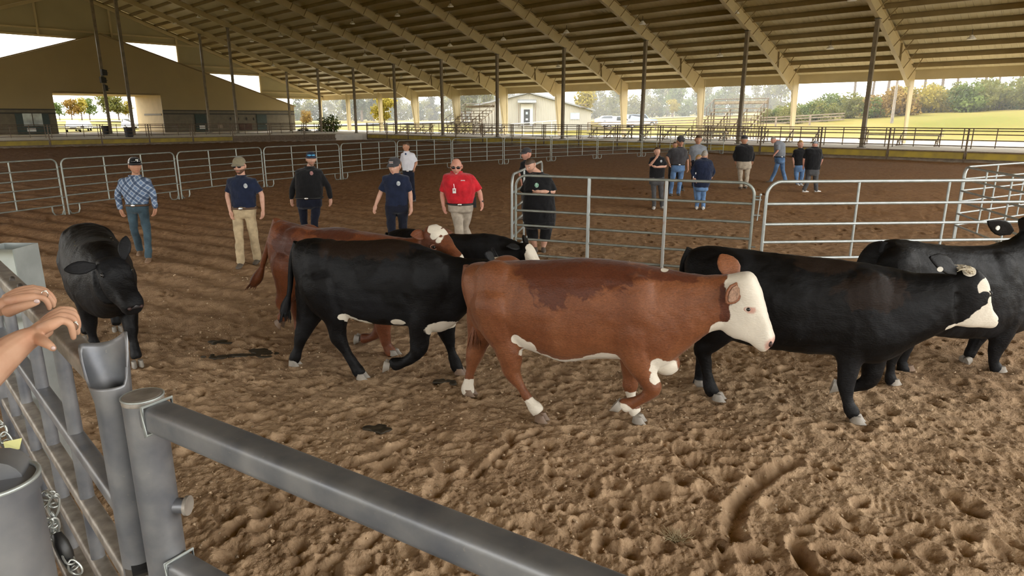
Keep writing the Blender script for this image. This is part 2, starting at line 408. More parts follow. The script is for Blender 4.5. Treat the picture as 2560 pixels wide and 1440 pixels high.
# passage walls, ceiling, outer side walls and roof
for v in (P0, P1):
    s = 1 if v == P1 else -1
    MB().box((DEP/2 + 0.1, v + s*0.08, 3.0), (DEP, 0.16, 6.0)).build('passage_wall', m_tanin, annex, world=False)
MB().box((DEP/2, (P0 + P1)/2, PT + 0.1), (DEP, P1 - P0, 0.2)).build('passage_ceiling', m_tanin, annex, world=False)
MB().box((4.0, P1 - 0.02, 2.95), (7.0, 0.1, 0.25)).build('passage_trim', m_wains, annex, world=False)
for v in (VL, VR): MB().box((DEP/2, v, (za(VL) + zb)/2), (DEP, 0.15, za(VL) - zb)).build('side_wall', m_wall, annex, world=False)
for s in (1, -1):
    ve = 27.0 + s*(VR - 27.0 + 0.3)
    a = [(-0.15, 27.0, za(27.0) + 0.02), (DEP, 27.0, za(27.0) + 0.02), (DEP, ve, za(ve) + 0.02), (-0.15, ve, za(ve) + 0.02)]
    MB().prism(a, [(x, y, z + 0.14) for x, y, z in a]).build('roof_slope', m_purlin, annex, world=False)
for v0, v1, hx in ((37.45, 38.99, 38.75), (46.5, 48.05, 47.85), (16.6, 20.0, 0)):
    d = MB().box((-0.12, (v0 + v1)/2, (zb + 3.0)/2), (0.1, v1 - v0, 3.0 - zb)).build('door', m_green, annex, world=False)
    if hx: MB().ellip((-0.2, hx, 1.55), (0.05, 0.06, 0.08)).build('door_handle', m_chrome, d, world=False)
w_ = MB().box((-0.2, 18.3, 2.3), (0.06, 1.95, 1.45)).build('window', m_glass, annex, world=False)
MB().box((-0.24, 18.3, 2.3), (0.04, 0.08, 1.45)).build('mullion', m_band, w_, world=False)
MB().box((-0.22, 18.0, 1.1), (0.03, 0.9, 0.42)).build('door_sign', m_paper, annex, world=False)
MB().box((-0.2, 38.3, 1.35), (0.03, 0.75, 0.22)).build('door_sign', m_paper, annex, world=False)
MB().box((-0.2, 38.3, 1.08), (0.03, 0.75, 0.22)).build('door_sign', m_paper, annex, world=False)
MB().box((-0.1, 40.9, 1.3), (0.03, 0.7, 0.5)).build('wall_notice', mat('tan_notice', (0.4, 0.33, 0.25), 0.8), annex, world=False)
MB().box((-0.1, 34.6, 1.3), (0.03, 0.8, 0.5)).build('wall_notice', mat('dull_notice', (0.2, 0.18, 0.14), 0.8), annex, world=False)
MB().box((-0.18, 44.6, 1.2), (0.3, 1.9, 0.9)).build('wall_bench', mat('red_brown_bench', (0.09, 0.045, 0.03), 0.7), annex, world=False)
for v in (42.5, 43.6, 44.9, 46.0): MB().ellip((-0.2, v, 2.35), (0.1, 0.13, 0.22), 8, 6).build('wall_lamp', m_band, annex, world=False)

# loudspeakers / floodlights on the ridge post
m_black = mat('black_plastic', (0.012, 0.012, 0.012), 0.45)
for z, dv, lab in ((7.7, 0.1, 'uppermost black loudspeaker on the tall post'), (6.85, -0.1, 'middle black loudspeaker on the tall post'), (5.95, 0.1, 'lowest dark floodlight cluster on the tall post')):
    e = empty('loudspeaker', uv(U_F0 + 9*BAY - 0.45, V_RIDGE + dv, z - 0.35), PSI, lab, 'speaker', 'speakers on the tall post')
    mb = MB(); sx = 0.4 if z > 6 else 0.22
    mb.add([(-sx*.7, -sx, 0), (sx*.7, -sx*.6, 0), (sx*.7, sx*.6, 0), (-sx*.7, sx, 0), (-sx*.7, -sx, .7), (sx*.7, -sx*.6, .6), (sx*.7, sx*.6, .6), (-sx*.7, sx, .7)],
           [(3, 2, 1, 0), (4, 5, 6, 7), (0, 1, 5, 4), (1, 2, 6, 5), (2, 3, 7, 6), (3, 0, 4, 7)])
    mb.build('cabinet', m_black, e, world=False)
    MB().box((sx*.5 + 0.1, 0, 0.3), (0.3, 0.08, 0.08)).build('bracket', m_plate, e, world=False)
    MB().box((-sx*.72, 0, 0.35), (0.02, sx*1.5, 0.5)).build('grille', m_plate, e, world=False)

# ------------------------------------------------------------------ high-bay lamps under the roof
m_shade = mat('white_lamp_shade', (0.85, 0.83, 0.78), 0.4)
lamp_me = {}
mb = MB(); mb.poly([(0, 0, 0.0), (0, 0, 0.05), (0, 0, 0.22), (0, 0, 0.26)], [0.27, 0.26, 0.11, 0.08], 14); lamp_me['shade'] = mb.mesh('shade'); lamp_me['shade'].materials.append(m_shade)
mb = MB(); mb.tube((0, 0, 0.25), (0, 0, 0.62), 0.02, 6); lamp_me['stem'] = mb.mesh('stem'); lamp_me['stem'].materials.append(m_plate)
rows = [(52.1, [10.2 + 8.6*k for k in range(11)]), (45.95, [15.6 + 7.62*k for k in range(11)]), (39.7, [23.3 + 7.64*k for k in range(10)]), (33.5, [38.5 + 7.64*k for k in range(8)])]
rown = ['row nearest the far eave', 'second row from the far eave', 'third row from the far eave', 'highest row below the ridge']
for ri, (v, us) in enumerate(rows):
    for ui, u in enumerate(us):
        e = empty('high_bay_lamp', uv(u, v, zroof(v) - 0.62), 0, 'round white high-bay lamp, %s, %s from the right' % (rown[ri], nth(ui)), 'lamp', 'high-bay lamps under the roof')
        link_mesh('lamp_shade', lamp_me['shade'], None, e); link_mesh('stem', lamp_me['stem'], None, e)

# ------------------------------------------------------------------ arena fence with yellow kickboards
m_rail = mat('dark_brown_rail', (0.15, 0.105, 0.065), 0.5, 0.3, 0.25, 5)
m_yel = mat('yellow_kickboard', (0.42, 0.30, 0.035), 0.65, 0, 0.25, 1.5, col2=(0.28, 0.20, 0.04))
m_foot = mat('stained_footing', (0.22, 0.17, 0.12), 0.9, 0, 0.3, 2)
def fence_panel_meshes(L, yellow=True):
    ms = []
    for z in (1.92, 1.78, 1.58, 1.25, 0.93):
        ms.append(('rail', MB().tube((0.03, 0, z), (L - 0.03, 0, z), 0.028, 6), m_rail))
    ms.append(('post', MB().box((0.0, 0, 0.97), (0.085, 0.085, 1.94)), m_rail))
    for x in (L/3, 2*L/3): ms.append(('stay', MB().box((x, 0, 1.38), (0.045, 0.045, 1.1)), m_rail))
    for x in (0.22, L - 0.22): ms.append(('stay', MB().box((x, 0, 1.35), (0.05, 0.05, 1.15)), m_rail))
    ms.append(('lower_bar', MB().box((L/2, -0.03, 0.60), (L, 0.07, 0.07)), m_rail))
    ms.append(('lower_bar', MB().box((L/2, -0.03, 0.16), (L, 0.07, 0.06)), m_rail))
    if yellow: ms.append(('kickboard', MB().box((L/2, 0.03, 0.36), (L - 0.16, 0.04, 0.52)), m_yel))
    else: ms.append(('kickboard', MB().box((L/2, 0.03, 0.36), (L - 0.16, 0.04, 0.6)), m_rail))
    ms.append(('footing', MB().box((L/2, 0.1, 0.05), (L, 0.2, 0.2)), m_foot))
    out = []
    for n, mb, m in ms:
        me = mb.mesh(n); me.materials.append(m); out.append((n, me))
    return out
LP = 4.08
fp_y = fence_panel_meshes(LP); fp_d = fence_panel_meshes(LP, False)
def place_panel(u, v, rz, meshes, label, group):
    e = empty('arena_fence_panel', uv(u, v, 0), rz, label, 'fence', group)
    for n, me in meshes: link_mesh(n, me, None, e)
ang_u = math.atan2(DIR_U.y, DIR_U.x); ang_v = math.atan2(DIR_V.y, DIR_V.x)
u = 0.24; kk = 0
while u + LP < U_FENCE + 0.5:
    kk += 1
    place_panel(u + LP, V_FENCE, ang_u + math.pi, fp_y, 'yellow-boarded pipe fence panel, %s from the right edge of the long side' % nth(kk - 1), 'fence panels along the far right side')
    u += LP
v = -10.5; kk = 0
while v < 27.5:
    kk += 1
    place_panel(U_FENCE, v, ang_v, fp_y, 'yellow-boarded pipe fence panel before the annex, %s from its left end' % nth(kk - 1), 'fence panels before the annex'); v += LP
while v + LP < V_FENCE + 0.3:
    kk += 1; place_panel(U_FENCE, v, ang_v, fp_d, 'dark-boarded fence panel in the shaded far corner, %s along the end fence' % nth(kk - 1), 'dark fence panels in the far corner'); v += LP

# bins by the annex passage
m_bin = mat('black_bin_plastic', (0.015, 0.016, 0.02), 0.5)
for px, u_, lab in ((322, 78.0, 'black round rubbish bin beside the second tall post'), (265, 92.5, 'black rubbish bin left of the loudspeaker post')):
    r_ = ray(px, 330); uu = -r_.x*math.sin(PSI) + r_.y*math.cos(PSI); vv = r_.x*math.cos(PSI) + r_.y*math.sin(PSI)
    e = empty('rubbish_bin', uv(u_, vv/uu*u_, CONC_Z - 0.05), 0, lab, 'bin')
    MB().poly([(0, 0, 0), (0, 0, 0.95)], [0.36, 0.44], 16).build('barrel', m_bin, e, world=False)
    MB().poly([(0, 0, 0.93), (0, 0, 1.0)], [0.47, 0.46], 16).build('rim', m_bin, e, world=False)

# ------------------------------------------------------------------ bleachers on the walkway
m_alum = mat('weathered_aluminium', (0.42, 0.36, 0.27), 0.5, 0.3, 0.2, 3)
def bleacher(u, v, L, tiers, rise, label, z0=CONC_Z, sc=1.0):
    e = empty('bleacher', uv(u, v, z0), ang_u, label, 'bleacher', 'spectator bleachers beyond the fence')
    # local x along u, local y toward -v... rotate so +y goes away from arena (-y local = +v)
    for k in range(tiers):
        y = -0.6*k; z = 0.43 + rise*k
        MB().box((0, y, z), (L, 0.30, 0.075)).build('seat_plank', m_alum, e, world=False)
        if k: MB().box((0, y + 0.3, z - 0.32), (L, 0.28, 0.06)).build('foot_plank', m_alum, e, world=False)
    nf = max(2, int(L/1.8) + 1)
    for j in range(nf):
        x = -L/2 + 0.2 + (L - 0.4)*j/(nf - 1); mb = MB()
        mb.beam((x, 0.25, 0.05), (x, -0.6*(tiers - 1) - 0.2, 0.05), 0.05, 0.06)
        mb.beam((x, 0.1, 0.1), (x, -0.6*(tiers - 1), rise*(tiers - 1) + 0.35), 0.05, 0.06)
        for k in range(tiers):
            mb.beam((x, -0.6*k, 0.05), (x, -0.6*k, 0.42 + rise*k), 0.04, 0.05, up=(1, 0, 0))
            if k: mb.beam((x, -0.6*k, 0.1), (x, -0.6*(k - 1), 0.36 + rise*(k - 1)), 0.03, 0.03)
        mb.build('support_frame', m_rail, e, world=False)
    if tiers > 4:
        yb = -0.6*(tiers - 1) - 0.25; zt = 0.43 + rise*(tiers - 1)
        for z in (zt + 0.45, zt + 0.9): MB().tube((-L/2, yb, z), (L/2, yb, z), 0.03, 6).build('guard_rail', m_rail, e, world=False)
        MB().box((0, yb, zt + 0.55), (L, 0.04, 0.28)).build('back_board', m_alum, e, world=False)
        for x in (-L/2, 0, L/2): MB().tube((x, yb, 0.0), (x, yb, zt + 0.95), 0.03, 6).build('guard_post', m_rail, e, world=False)
        for x in (-L/2, L/2):
            mb = MB()
            for k in range(1, tiers): mb.tube((x, -0.6*k, 0.43 + rise*k), (x, -0.6*k, 1.3 + rise*k), 0.025, 6)
            mb.poly([(x, -0.6, 1.3 + rise), (x, yb, zt + 0.95)], 0.03, 6)
            mb.build('side_guard', m_rail, e, world=False)
    return e
bleacher(13.6, 52.2, 5.0, 3, 0.3, 'low three-row bleacher beside the rightmost steel column')
bleacher(22.4, 52.3, 6.4, 3, 0.3, 'low bleacher between the first and second columns from the right')
bleacher(29.8, 52.6, 5.8, 3, 0.3, 'low bleacher in front of the tall bleacher')
bleacher(30.0, 57.4, 5.4, 8, 0.34, 'tall bleacher with a back board, right of the third column', 0.55)
bleacher(37.6, 52.4, 6.6, 3, 0.3, 'low bleacher left of the third column from the right')
bleacher(57.4, 53.2, 6.4, 3, 0.3, 'low bleacher left of the white building')
bleacher(63.5, 54.6, 5.4, 8, 0.34, 'tall bleacher far down the walkway, beside the eighth column', 0.55)
bleacher(66.5, 50.5, 5.6, 3, 0.3, 'low bleacher at the foot of the far tall bleacher')

# ------------------------------------------------------------------ ground outside
def smooth(t): t = min(1, max(0, t)); return t*t*(3 - 2*t)
def terr(X, Y):
    u = -X*math.sin(PSI) + Y*math.cos(PSI); v = X*math.cos(PSI) + Y*math.sin(PSI)
    d = max(v - 59.0, u - (U_END + 22), V_NEAR - 3 - v, U_NEAR - 3 - u, 0.0)
    z = 0.42 + 1.3*smooth(d/45.0)
    if v > 59: z += max(0.0, X - 14.0)*0.036*smooth(d/38.0)
    if d > 120: z += 0.3
    return z
m_grass, t, b = new_mat('dry_grass'); b.inputs['Roughness'].default_value = 0.95; b.inputs['Specular IOR Level'].default_value = 0.1
tc = t.nodes.new('ShaderNodeTexCoord'); n1 = t.nodes.new('ShaderNodeTexNoise'); n1.inputs['Scale'].default_value = 0.05; n1.inputs['Detail'].default_value = 6
n2 = t.nodes.new('ShaderNodeTexNoise'); n2.inputs['Scale'].default_value = 2.5; n2.inputs['Detail'].default_value = 8
r1 = t.nodes.new('ShaderNodeValToRGB'); cr = r1.color_ramp
cr.elements[0].position = 0.32; cr.elements[0].color = (0.13, 0.125, 0.018, 1); cr.elements[1].position = 0.66; cr.elements[1].color = (0.235, 0.185, 0.07, 1)
e_ = cr.elements.new(0.48); e_.color = (0.19, 0.155, 0.035, 1)
mx = t.nodes.new('ShaderNodeMix'); mx.data_type = 'RGBA'; mx.blend_type = 'MULTIPLY'; mx.inputs['Factor'].default_value = 0.35
for n in (n1, n2): t.links.new(tc.outputs['Object'], n.inputs['Vector'])
t.links.new(n1.outputs['Fac'], r1.inputs['Fac']); t.links.new(r1.outputs['Color'], mx.inputs['A']); t.links.new(n2.outputs['Color'], mx.inputs['B']); t.links.new(mx.outputs['Result'], b.inputs['Base Color'])
# grid with a hole under the shed
xs = [-420 + 840*i/140 for i in range(141)]; ys = [-160 + 660*i/110 for i in range(111)]
mb = MB(); vs = [(x, y, terr(x, y)) for y in ys for x in xs]; fs = []
for j in range(110):
    for i in range(140):
        cx, cy = xs[i] + 3, ys[j] + 3; u = -cx*math.sin(PSI) + cy*math.cos(PSI); v = cx*math.cos(PSI) + cy*math.sin(PSI)
        if V_NEAR + 4 < v < 54 and U_NEAR + 4 < u < U_END - 4: continue
        fs.append((j*141 + i, j*141 + i + 1, (j + 1)*141 + i + 1, (j + 1)*141 + i))
mb.add(vs, fs, True); tag(mb.build('ground', m_grass), 'sunlit dry grass field around the shed', 'ground', kind='structure')
# sandy strip and road
m_sand = mat('pale_sandy_ground', (0.30, 0.235, 0.16), 0.95, 0, 0.15, 0.4, 0.3)
def strip(name, pts_lo, pts_hi, m, label, cat, dz=0.03, n=40):
    mb = MB(); vs = []
    for k in range(n + 1):
        t_ = k/n
        for a, b_ in (pts_lo, pts_hi):
            p = Vector(a).lerp(Vector(b_), t_); vs.append((p.x, p.y, terr(p.x, p.y) + dz))
    mb.add(vs, [(2*k, 2*k + 2, 2*k + 3, 2*k + 1) for k in range(n)], True)
    return tag(mb.build(name, m), label, cat, kind='structure')
strip('sand_strip', (uv(-20, 58.4), uv(48, 58.4)), (uv(-20, 68.5), uv(48, 66)), m_sand, 'pale sandy strip of ground outside the far side of the shed', 'ground')
m_road = mat('grey_asphalt', (0.22, 0.21, 0.20), 0.9, 0, 0.1, 0.5)
strip('road', ((-200, 150, 0), (120, 128, 0)), ((-200, 158, 0), (120, 136, 0)), m_road, 'grey road across the field below the trees', 'road', 0.25)
strip('parking_lot', ((-140, 98, 0), (-52, 128, 0)), ((-160, 150, 0), (-80, 175, 0)), m_sand, 'pale gravel lot behind the annex passage', 'ground', 0.1)

# ------------------------------------------------------------------ trees, shrubs
def leaf_mat(name, c1, c2):
    m, t, b = new_mat(name); b.inputs['Roughness'].default_value = 0.7; b.inputs['Specular IOR Level'].default_value = 0.15
    tc = t.nodes.new('ShaderNodeTexCoord'); n = t.nodes.new('ShaderNodeTexNoise'); n.inputs['Scale'].default_value = 0.9; n.inputs['Detail'].default_value = 5
    r = t.nodes.new('ShaderNodeValToRGB'); r.color_ramp.elements[0].position = 0.35; r.color_ramp.elements[1].position = 0.65
    r.color_ramp.elements[0].color = (*c1, 1); r.color_ramp.elements[1].color = (*c2, 1)
    tr = t.nodes.new('ShaderNodeBsdfTranslucent'); ms = t.nodes.new('ShaderNodeMixShader'); ms.inputs[0].default_value = 0.35
    t.links.new(tc.outputs['Object'], n.inputs['Vector']); t.links.new(n.outputs['Fac'], r.inputs['Fac']); t.links.new(r.outputs['Color'], b.inputs['Base Color']); t.links.new(r.outputs['Color'], tr.inputs['Color'])
    t.links.new(b.outputs[0], ms.inputs[1]); t.links.new(tr.outputs[0], ms.inputs[2]); t.links.new(ms.outputs[0], t.nodes['Material Output'].inputs[0])
    return m
lm = {'olive': leaf_mat('olive_leaves', (0.09, 0.10, 0.025), (0.20, 0.19, 0.05)), 'yellow': leaf_mat('yellow_leaves', (0.20, 0.16, 0.02), (0.36, 0.29, 0.05)),
      'green': leaf_mat('green_leaves', (0.055, 0.085, 0.02), (0.14, 0.18, 0.045)), 'rust': leaf_mat('rust_leaves', (0.14, 0.08, 0.02), (0.28, 0.18, 0.04)), 'dark': leaf_mat('dark_pine_needles', (0.04, 0.055, 0.035), (0.09, 0.11, 0.055))}
m_bark = mat('grey_brown_bark', (0.12, 0.09, 0.065), 0.9, 0, 0.2, 4)
def leaf_cloud(rng, blobs, n, size):
    """blobs: list of (centre, radii); n leaf clumps as tilted small quads"""
    vs = []; fs = []; wts = [r[0]*r[1]*r[2] for c, r in blobs]
    for k in range(n):
        c, r = rng.choices(blobs, wts)[0]
        d = Vector((rng.gauss(0, 1), rng.gauss(0, 1), rng.gauss(0, 1))).normalized(); q = rng.uniform(0.55, 1.0)
        p = Vector((c[0] + d.x*r[0]*q, c[1] + d.y*r[1]*q, c[2] + d.z*r[2]*q))
        a = Vector((rng.gauss(0, 1), rng.gauss(0, 1), rng.gauss(0, 1))).normalized(); bb = a.cross(d if abs(a.dot(d)) < 0.9 else Vector((0, 0, 1))).normalized()
        s = size*rng.uniform(0.6, 1.3); i = len(vs)
        vs += [p + a*s, p + bb*s*0.7, p - a*s*0.8, p - bb*s*0.7]; fs.append((i, i + 1, i + 2, i + 3))
    mb = MB(); mb.add(vs, fs); return mb
def tree_proto(kind, seed):
    rng = random.Random(seed); crown = []
    if kind == 'round':
        for k in range(14):
            a = rng.uniform(0, 6.28); rr = rng.uniform(0, 2.0); crown.append(((rr*math.cos(a), rr*math.sin(a), rng.uniform(3.0, 7.0)), (rng.uniform(1.1, 1.8), rng.uniform(1.1, 1.8), rng.uniform(0.9, 1.5))))
        lf = leaf_cloud(rng, crown, 1500, 0.28); tr = MB().poly([(0, 0, 0), (0.1, 0, 2), (0, 0.1, 5.5)], [0.22, 0.17, 0.06], 8)
    elif kind == 'tall':
        for k in range(20):
            z = rng.uniform(3, 12); rr = rng.uniform(0, 2.2)*(1 - abs(z - 7)/9); a = rng.uniform(0, 6.28); crown.append(((rr*math.cos(a), rr*math.sin(a), z), (rng.uniform(0.9, 1.7), rng.uniform(0.9, 1.7), rng.uniform(0.8, 1.4))))
        lf = leaf_cloud(rng, crown, 1700, 0.32); tr = MB().poly([(0, 0, 0), (0.1, 0, 5), (0, 0.1, 11)], [0.28, 0.2, 0.06], 8)
    elif kind == 'pine':
        for k in range(12):
            z = rng.uniform(8, 14); a = rng.uniform(0, 6.28); rr = rng.uniform(0.5, 2.0); crown.append(((rr*math.cos(a), rr*math.sin(a), z), (rng.uniform(0.8, 1.4), rng.uniform(0.8, 1.4), rng.uniform(0.4, 0.8))))
        lf = leaf_cloud(rng, crown, 800, 0.28); tr = MB().poly([(0, 0, 0), (0.15, 0, 6), (0.05, 0.1, 13.5)], [0.26, 0.2, 0.06], 8)
        for c, r in crown: tr.poly([(0.1, 0, c[2] - 0.8), c], [0.06, 0.02], 5)
    else:  # bush
        for k in range(14):
            a = rng.uniform(0, 6.28); rr = rng.uniform(0, 1.5); crown.append(((rr*math.cos(a), rr*math.sin(a), rng.uniform(0.4, 2.3)), (rng.uniform(0.7, 1.2), rng.uniform(0.7, 1.2), rng.uniform(0.6, 1.0))))
        lf = leaf_cloud(rng, crown, 1700, 0.15); tr = MB()
        for k in range(6):
            c = crown[k][0]; tr.poly([(c[0]*0.2, c[1]*0.2, 0), c], [0.06, 0.02], 5)
    return lf.mesh('crown'), tr.mesh('trunk')
protos = {}
for kd in ('round', 'tall', 'pine', 'bush'):
    for s in range(3): protos[(kd, s)] = tree_proto(kd, hash(kd) % 1 + s*13 + len(kd))
def plant(name, kind, s, X, Y, sc, col, label, cat, group=None, sz=1.0):
    cm, tm = protos[(kind, s)]
    key = (kind, s, col)
    if key not in protos:
        c2 = cm.copy(); c2.materials.clear(); c2.materials.append(lm[col]); protos[key] = c2
        if not tm.materials: tm.materials.append(m_bark)
    e = empty(name, (X, Y, terr(X, Y) - (0.05 if name != 'distant_tree' else 2.4)), random.uniform(0, 6.28), label, cat, group)
    e.scale = (sc, sc, sc*sz)
    link_mesh('crown', protos[key], None, e); link_mesh('trunk', tm, None, e)
def pxX(px, Y): return atY(px, 300, Y).x
rng = random.Random(5)
# distant tree line, left part
for k in range(34):
    px = 690 + k*17.5 + rng.uniform(-4, 4); Y = rng.uniform(185, 225)
    plant('distant_tree', rng.choice(['round', 'tall']), k % 3, pxX(px, Y), Y, rng.uniform(0.85, 1.2), rng.choice(['green', 'olive', 'dark']), 'hazy distant tree left of the white building, %s from the left' % nth(k), 'tree', 'distant trees left of the white building')
for k in range(32):
    px = 1455 + k*16 + rng.uniform(-4, 4); Y = rng.uniform(170, 205)
    plant('distant_tree', rng.choice(['round', 'tall']), k % 3, pxX(px, Y), Y, rng.uniform(0.85, 1.15), rng.choice(['olive', 'green', 'olive']), 'hazy distant tree right of the white building, %s from the left' % nth(k), 'tree', 'distant trees right of the white building')
for dk, (px, Y, sc, kind) in enumerate(((870, 175, 1.0, 'tall'), (905, 170, 1.15, 'tall'), (935, 172, 1.1, 'tall'))):
    plant('dark_tree', kind, 1, pxX(px, Y), Y, sc, 'dark', 'dark blue-green tall tree beside the round yellow tree, %s from the left' % nth(dk), 'tree', 'dark tall trees')
for dk, (px, Y, sc) in enumerate(((1155, 142, 0.8), (1180, 140, 1.0), (1215, 138, 1.05))):
    plant('bright_tree', 'tall', 2, pxX(px, Y), Y, sc*0.9, 'olive', 'bright green-yellow tree left of the white building, %s from the left' % nth(dk), 'tree', 'bright trees beside the white building')
plant('yellow_tree', 'round', 0, pxX(962, 110), 110, 0.75, 'yellow', 'round yellow autumn tree left of the far bleacher', 'tree')
plant('yellow_tree', 'round', 1, pxX(1462, 120), 120, 0.85, 'yellow', 'yellow autumn tree right behind the white building', 'tree')
plant('yellow_tree', 'round', 2, pxX(1682, 150), 150, 0.5, 'yellow', 'small yellow tree in the field behind the fence rail', 'tree')
plant('small_autumn_tree', 'round', 1, pxX(765, 130), 130, 0.45, 'rust', 'small rust-tinted tree at the left end of the walkway', 'tree')
plant('garden_shrub', 'bush', 1, pxX(823, 95), 95, 0.85, 'green', 'rounded dark shrub behind the corner column', 'shrub')
for hk, px in enumerate((748, 768, 795)): plant('low_hedge', 'bush', 2, pxX(px, 98), 98, 0.35, 'dark', 'low clipped hedge bush right of the annex corner, %s from the left' % nth(hk), 'shrub', 'low hedge by the annex', 0.7)
# trees seen through the passage
for pk2, (px, Y, sc, c) in enumerate(((180, 165, 0.7, 'rust'), (205, 168, 0.75, 'yellow'), (272, 160, 0.85, 'olive'), (298, 163, 0.8, 'olive'), (322, 166, 0.65, 'yellow'), (225, 185, 0.8, 'green'), (150, 185, 0.65, 'green'))):
    plant('lot_tree', 'round', int(px) % 3, pxX(px, Y), Y, sc, c, {'rust': 'orange tree seen through the annex passage', 'yellow': 'yellow tree seen through the annex passage', 'olive': 'leafy olive tree seen through the annex passage', 'green': 'distant green tree seen through the annex passage'}[c] + (' beside the orange one' if pk2 == 1 else ' left of the second post' if pk2 == 2 else ' at the second post' if pk2 == 3 else ' right of the second post' if pk2 == 4 else ' behind the others' if pk2 == 5 else ', leftmost' if pk2 == 6 else ''), 'tree', 'trees seen through the passage')
# hillside thicket on the right
cols = ['green', 'olive', 'yellow', 'olive', 'rust', 'olive', 'green', 'yellow']
for k in range(46):
    px = 1900 + k*15.5 + rng.uniform(-8, 8); Y = rng.uniform(84, 97); sc = rng.uniform(0.95, 1.35)*np.interp(px, [1900, 2050, 2300, 2600], [0.5, 0.8, 1.0, 1.1])
    col = 'green' if 2075 < px < 2110 else ('rust' if 2150 < px < 2260 and k % 2 else ('yellow' if 2130 < px < 2330 and k % 3 else ('olive' if k % 3 else 'green')))
    plant('thicket_bush', 'bush', k % 3, pxX(px, Y), Y, sc, col, '%s bush in the hillside thicket, %s from the left' % ({'green': 'dense green', 'olive': 'olive green', 'yellow': 'yellow-green', 'rust': 'rusty orange'}[col], nth(k)), 'bush', 'hillside thicket bushes')
for k in range(11):
    px = 2130 + k*44 + rng.uniform(-14, 14); Y = rng.uniform(100, 118)
    plant('pine_tree', 'pine', k % 3, pxX(px, Y), Y, rng.uniform(0.85, 1.1), 'dark', 'tall bare-trunked pine above the hillside thicket, %s from the left' % nth(k), 'tree', 'pines above the thicket')

# utility pole
X = pxX(2230, 76)
e = empty('utility_pole', (X, 76, terr(X, 76)), 0, 'grey wooden utility pole on the grass beyond the rightmost column', 'pole')
MB().poly([(0, 0, 0), (0, 0, 9.5)], [0.16, 0.11], 12).build('shaft', mat('weathered_grey_wood', (0.22, 0.19, 0.16), 0.9, 0, 0.2, 3), e, world=False)
MB().box((0, 0, 9.0), (2.2, 0.1, 0.12)).build('crossarm', m_bark, e, world=False)
# wooden field fence rising along the hillside
m_wood = mat('grey_fence_wood', (0.20, 0.16, 0.12), 0.9, 0, 0.2, 3)
pts = [(1470, 92), (1560, 90), (1640, 88), (1745, 86), (1850, 84), (1940, 82), (2025, 81), (2110, 80)]
for k in range(len(pts) - 1):
    a = Vector((pxX(*pts[k]), pts[k][1], 0)); b_ = Vector((pxX(*pts[k + 1]), pts[k + 1][1], 0)); a.z = terr(a.x, a.y); b_.z = terr(b_.x, b_.y)
    e = empty('field_fence', a, 0, 'grey wooden rail fence section by the hill, %s from the left' % nth(k), 'fence', 'wooden field fence')
    MB().box(a + Vector((0, 0, 0.55)), (0.16, 0.16, 1.3)).build('post', m_wood, e)
    for z in (0.45, 0.85, 1.15): MB().beam(a + Vector((0, 0, z)), b_ + Vector((0, 0, z)), 0.05, 0.13).build('rail', m_wood, e)

# ------------------------------------------------------------------ white metal building across the field
m_white = ribbed('off_white_ribbed_wall', (0.42, 0.40, 0.34), 1.3)
m_groof = mat('grey_metal_roof', (0.25, 0.26, 0.26), 0.5)
YB = 96.0
pk = atY(1322, 234, YB); lf_ = atY(1180, 268, YB); rt = atY(1478, 276, YB); base = 1.55
wb = empty('metal_building', (pk.x, YB, base), 0, 'off-white metal building with a gabled front and an awning over its door', 'building')
def zf(x): return pk.z - (pk.z - lf_.z)*(pk.x - x)/(pk.x - lf_.x) if x < pk.x else pk.z - (pk.z - rt.z)*(x - pk.x)/(rt.x - pk.x)
poly = [(lf_.x, YB, base - 1), (rt.x, YB, base - 1), (rt.x, YB, rt.z), (pk.x, YB, pk.z), (lf_.x, YB, lf_.z)]
MB().prism(poly, [(x, y + 24, z) for x, y, z in poly]).build('walls', m_white, wb, fix=True)
for s, q in ((-1, lf_), (1, rt)):
    ex = q.x + s*0.5; ez = q.z - 0.12
    a = [(pk.x, YB - 0.5, pk.z + 0.05), (ex, YB - 0.5, ez), (ex, YB + 24.5, ez), (pk.x, YB + 24.5, pk.z + 0.05)]
    MB().prism(a, [(x, y, z + 0.22) for x, y, z in a]).build('roof_slope', m_groof, wb, fix=True)
dc = atY(1317, 290, YB - 0.1)
MB().box((dc.x, YB - 0.12, base + 1.35), (1.7, 0.06, 3.0)).build('door_surround', m_paper, wb)
d = MB().box((dc.x, YB - 0.18, base + 1.05), (0.85, 0.06, 2.1)).build('door', mat('dark_grey_door', (0.06, 0.065, 0.07), 0.4), wb)
MB().box((dc.x, YB - 0.22, base + 1.6), (0.3, 0.03, 0.35)).build('door_pane', m_glass, d)
MB().box((dc.x, YB - 0.22, base + 0.75), (0.3, 0.03, 0.25)).build('door_sign', m_paper, d)
a = [(dc.x - 1.3, YB - 0.05, base + 3.35), (dc.x + 1.3, YB - 0.05, base + 3.35), (dc.x + 1.3, YB - 1.3, base + 2.95), (dc.x - 1.3, YB - 1.3, base + 2.95)]
MB().prism(a, [(x, y, z + 0.1) for x, y, z in a]).build('awning', m_groof, wb, fix=True)
for s in (-1, 1): MB().tube((dc.x + s*1.15, YB - 1.2, base - 0.3), (dc.x + s*1.15, YB - 1.2, base + 2.95), 0.05, 8).build('awning_post', m_wood, wb)
MB().box((pxX(1437, YB), YB - 0.05, base + 1.2), (1.3, 0.06, 0.9)).build('window', m_glass, wb)
for dz in (0, 0.4): MB().box((pxX(1457, YB), YB - 0.4, base + 2.4 + dz), (1.2, 0.7, 0.08)).build('wall_shelf', m_wood, wb)
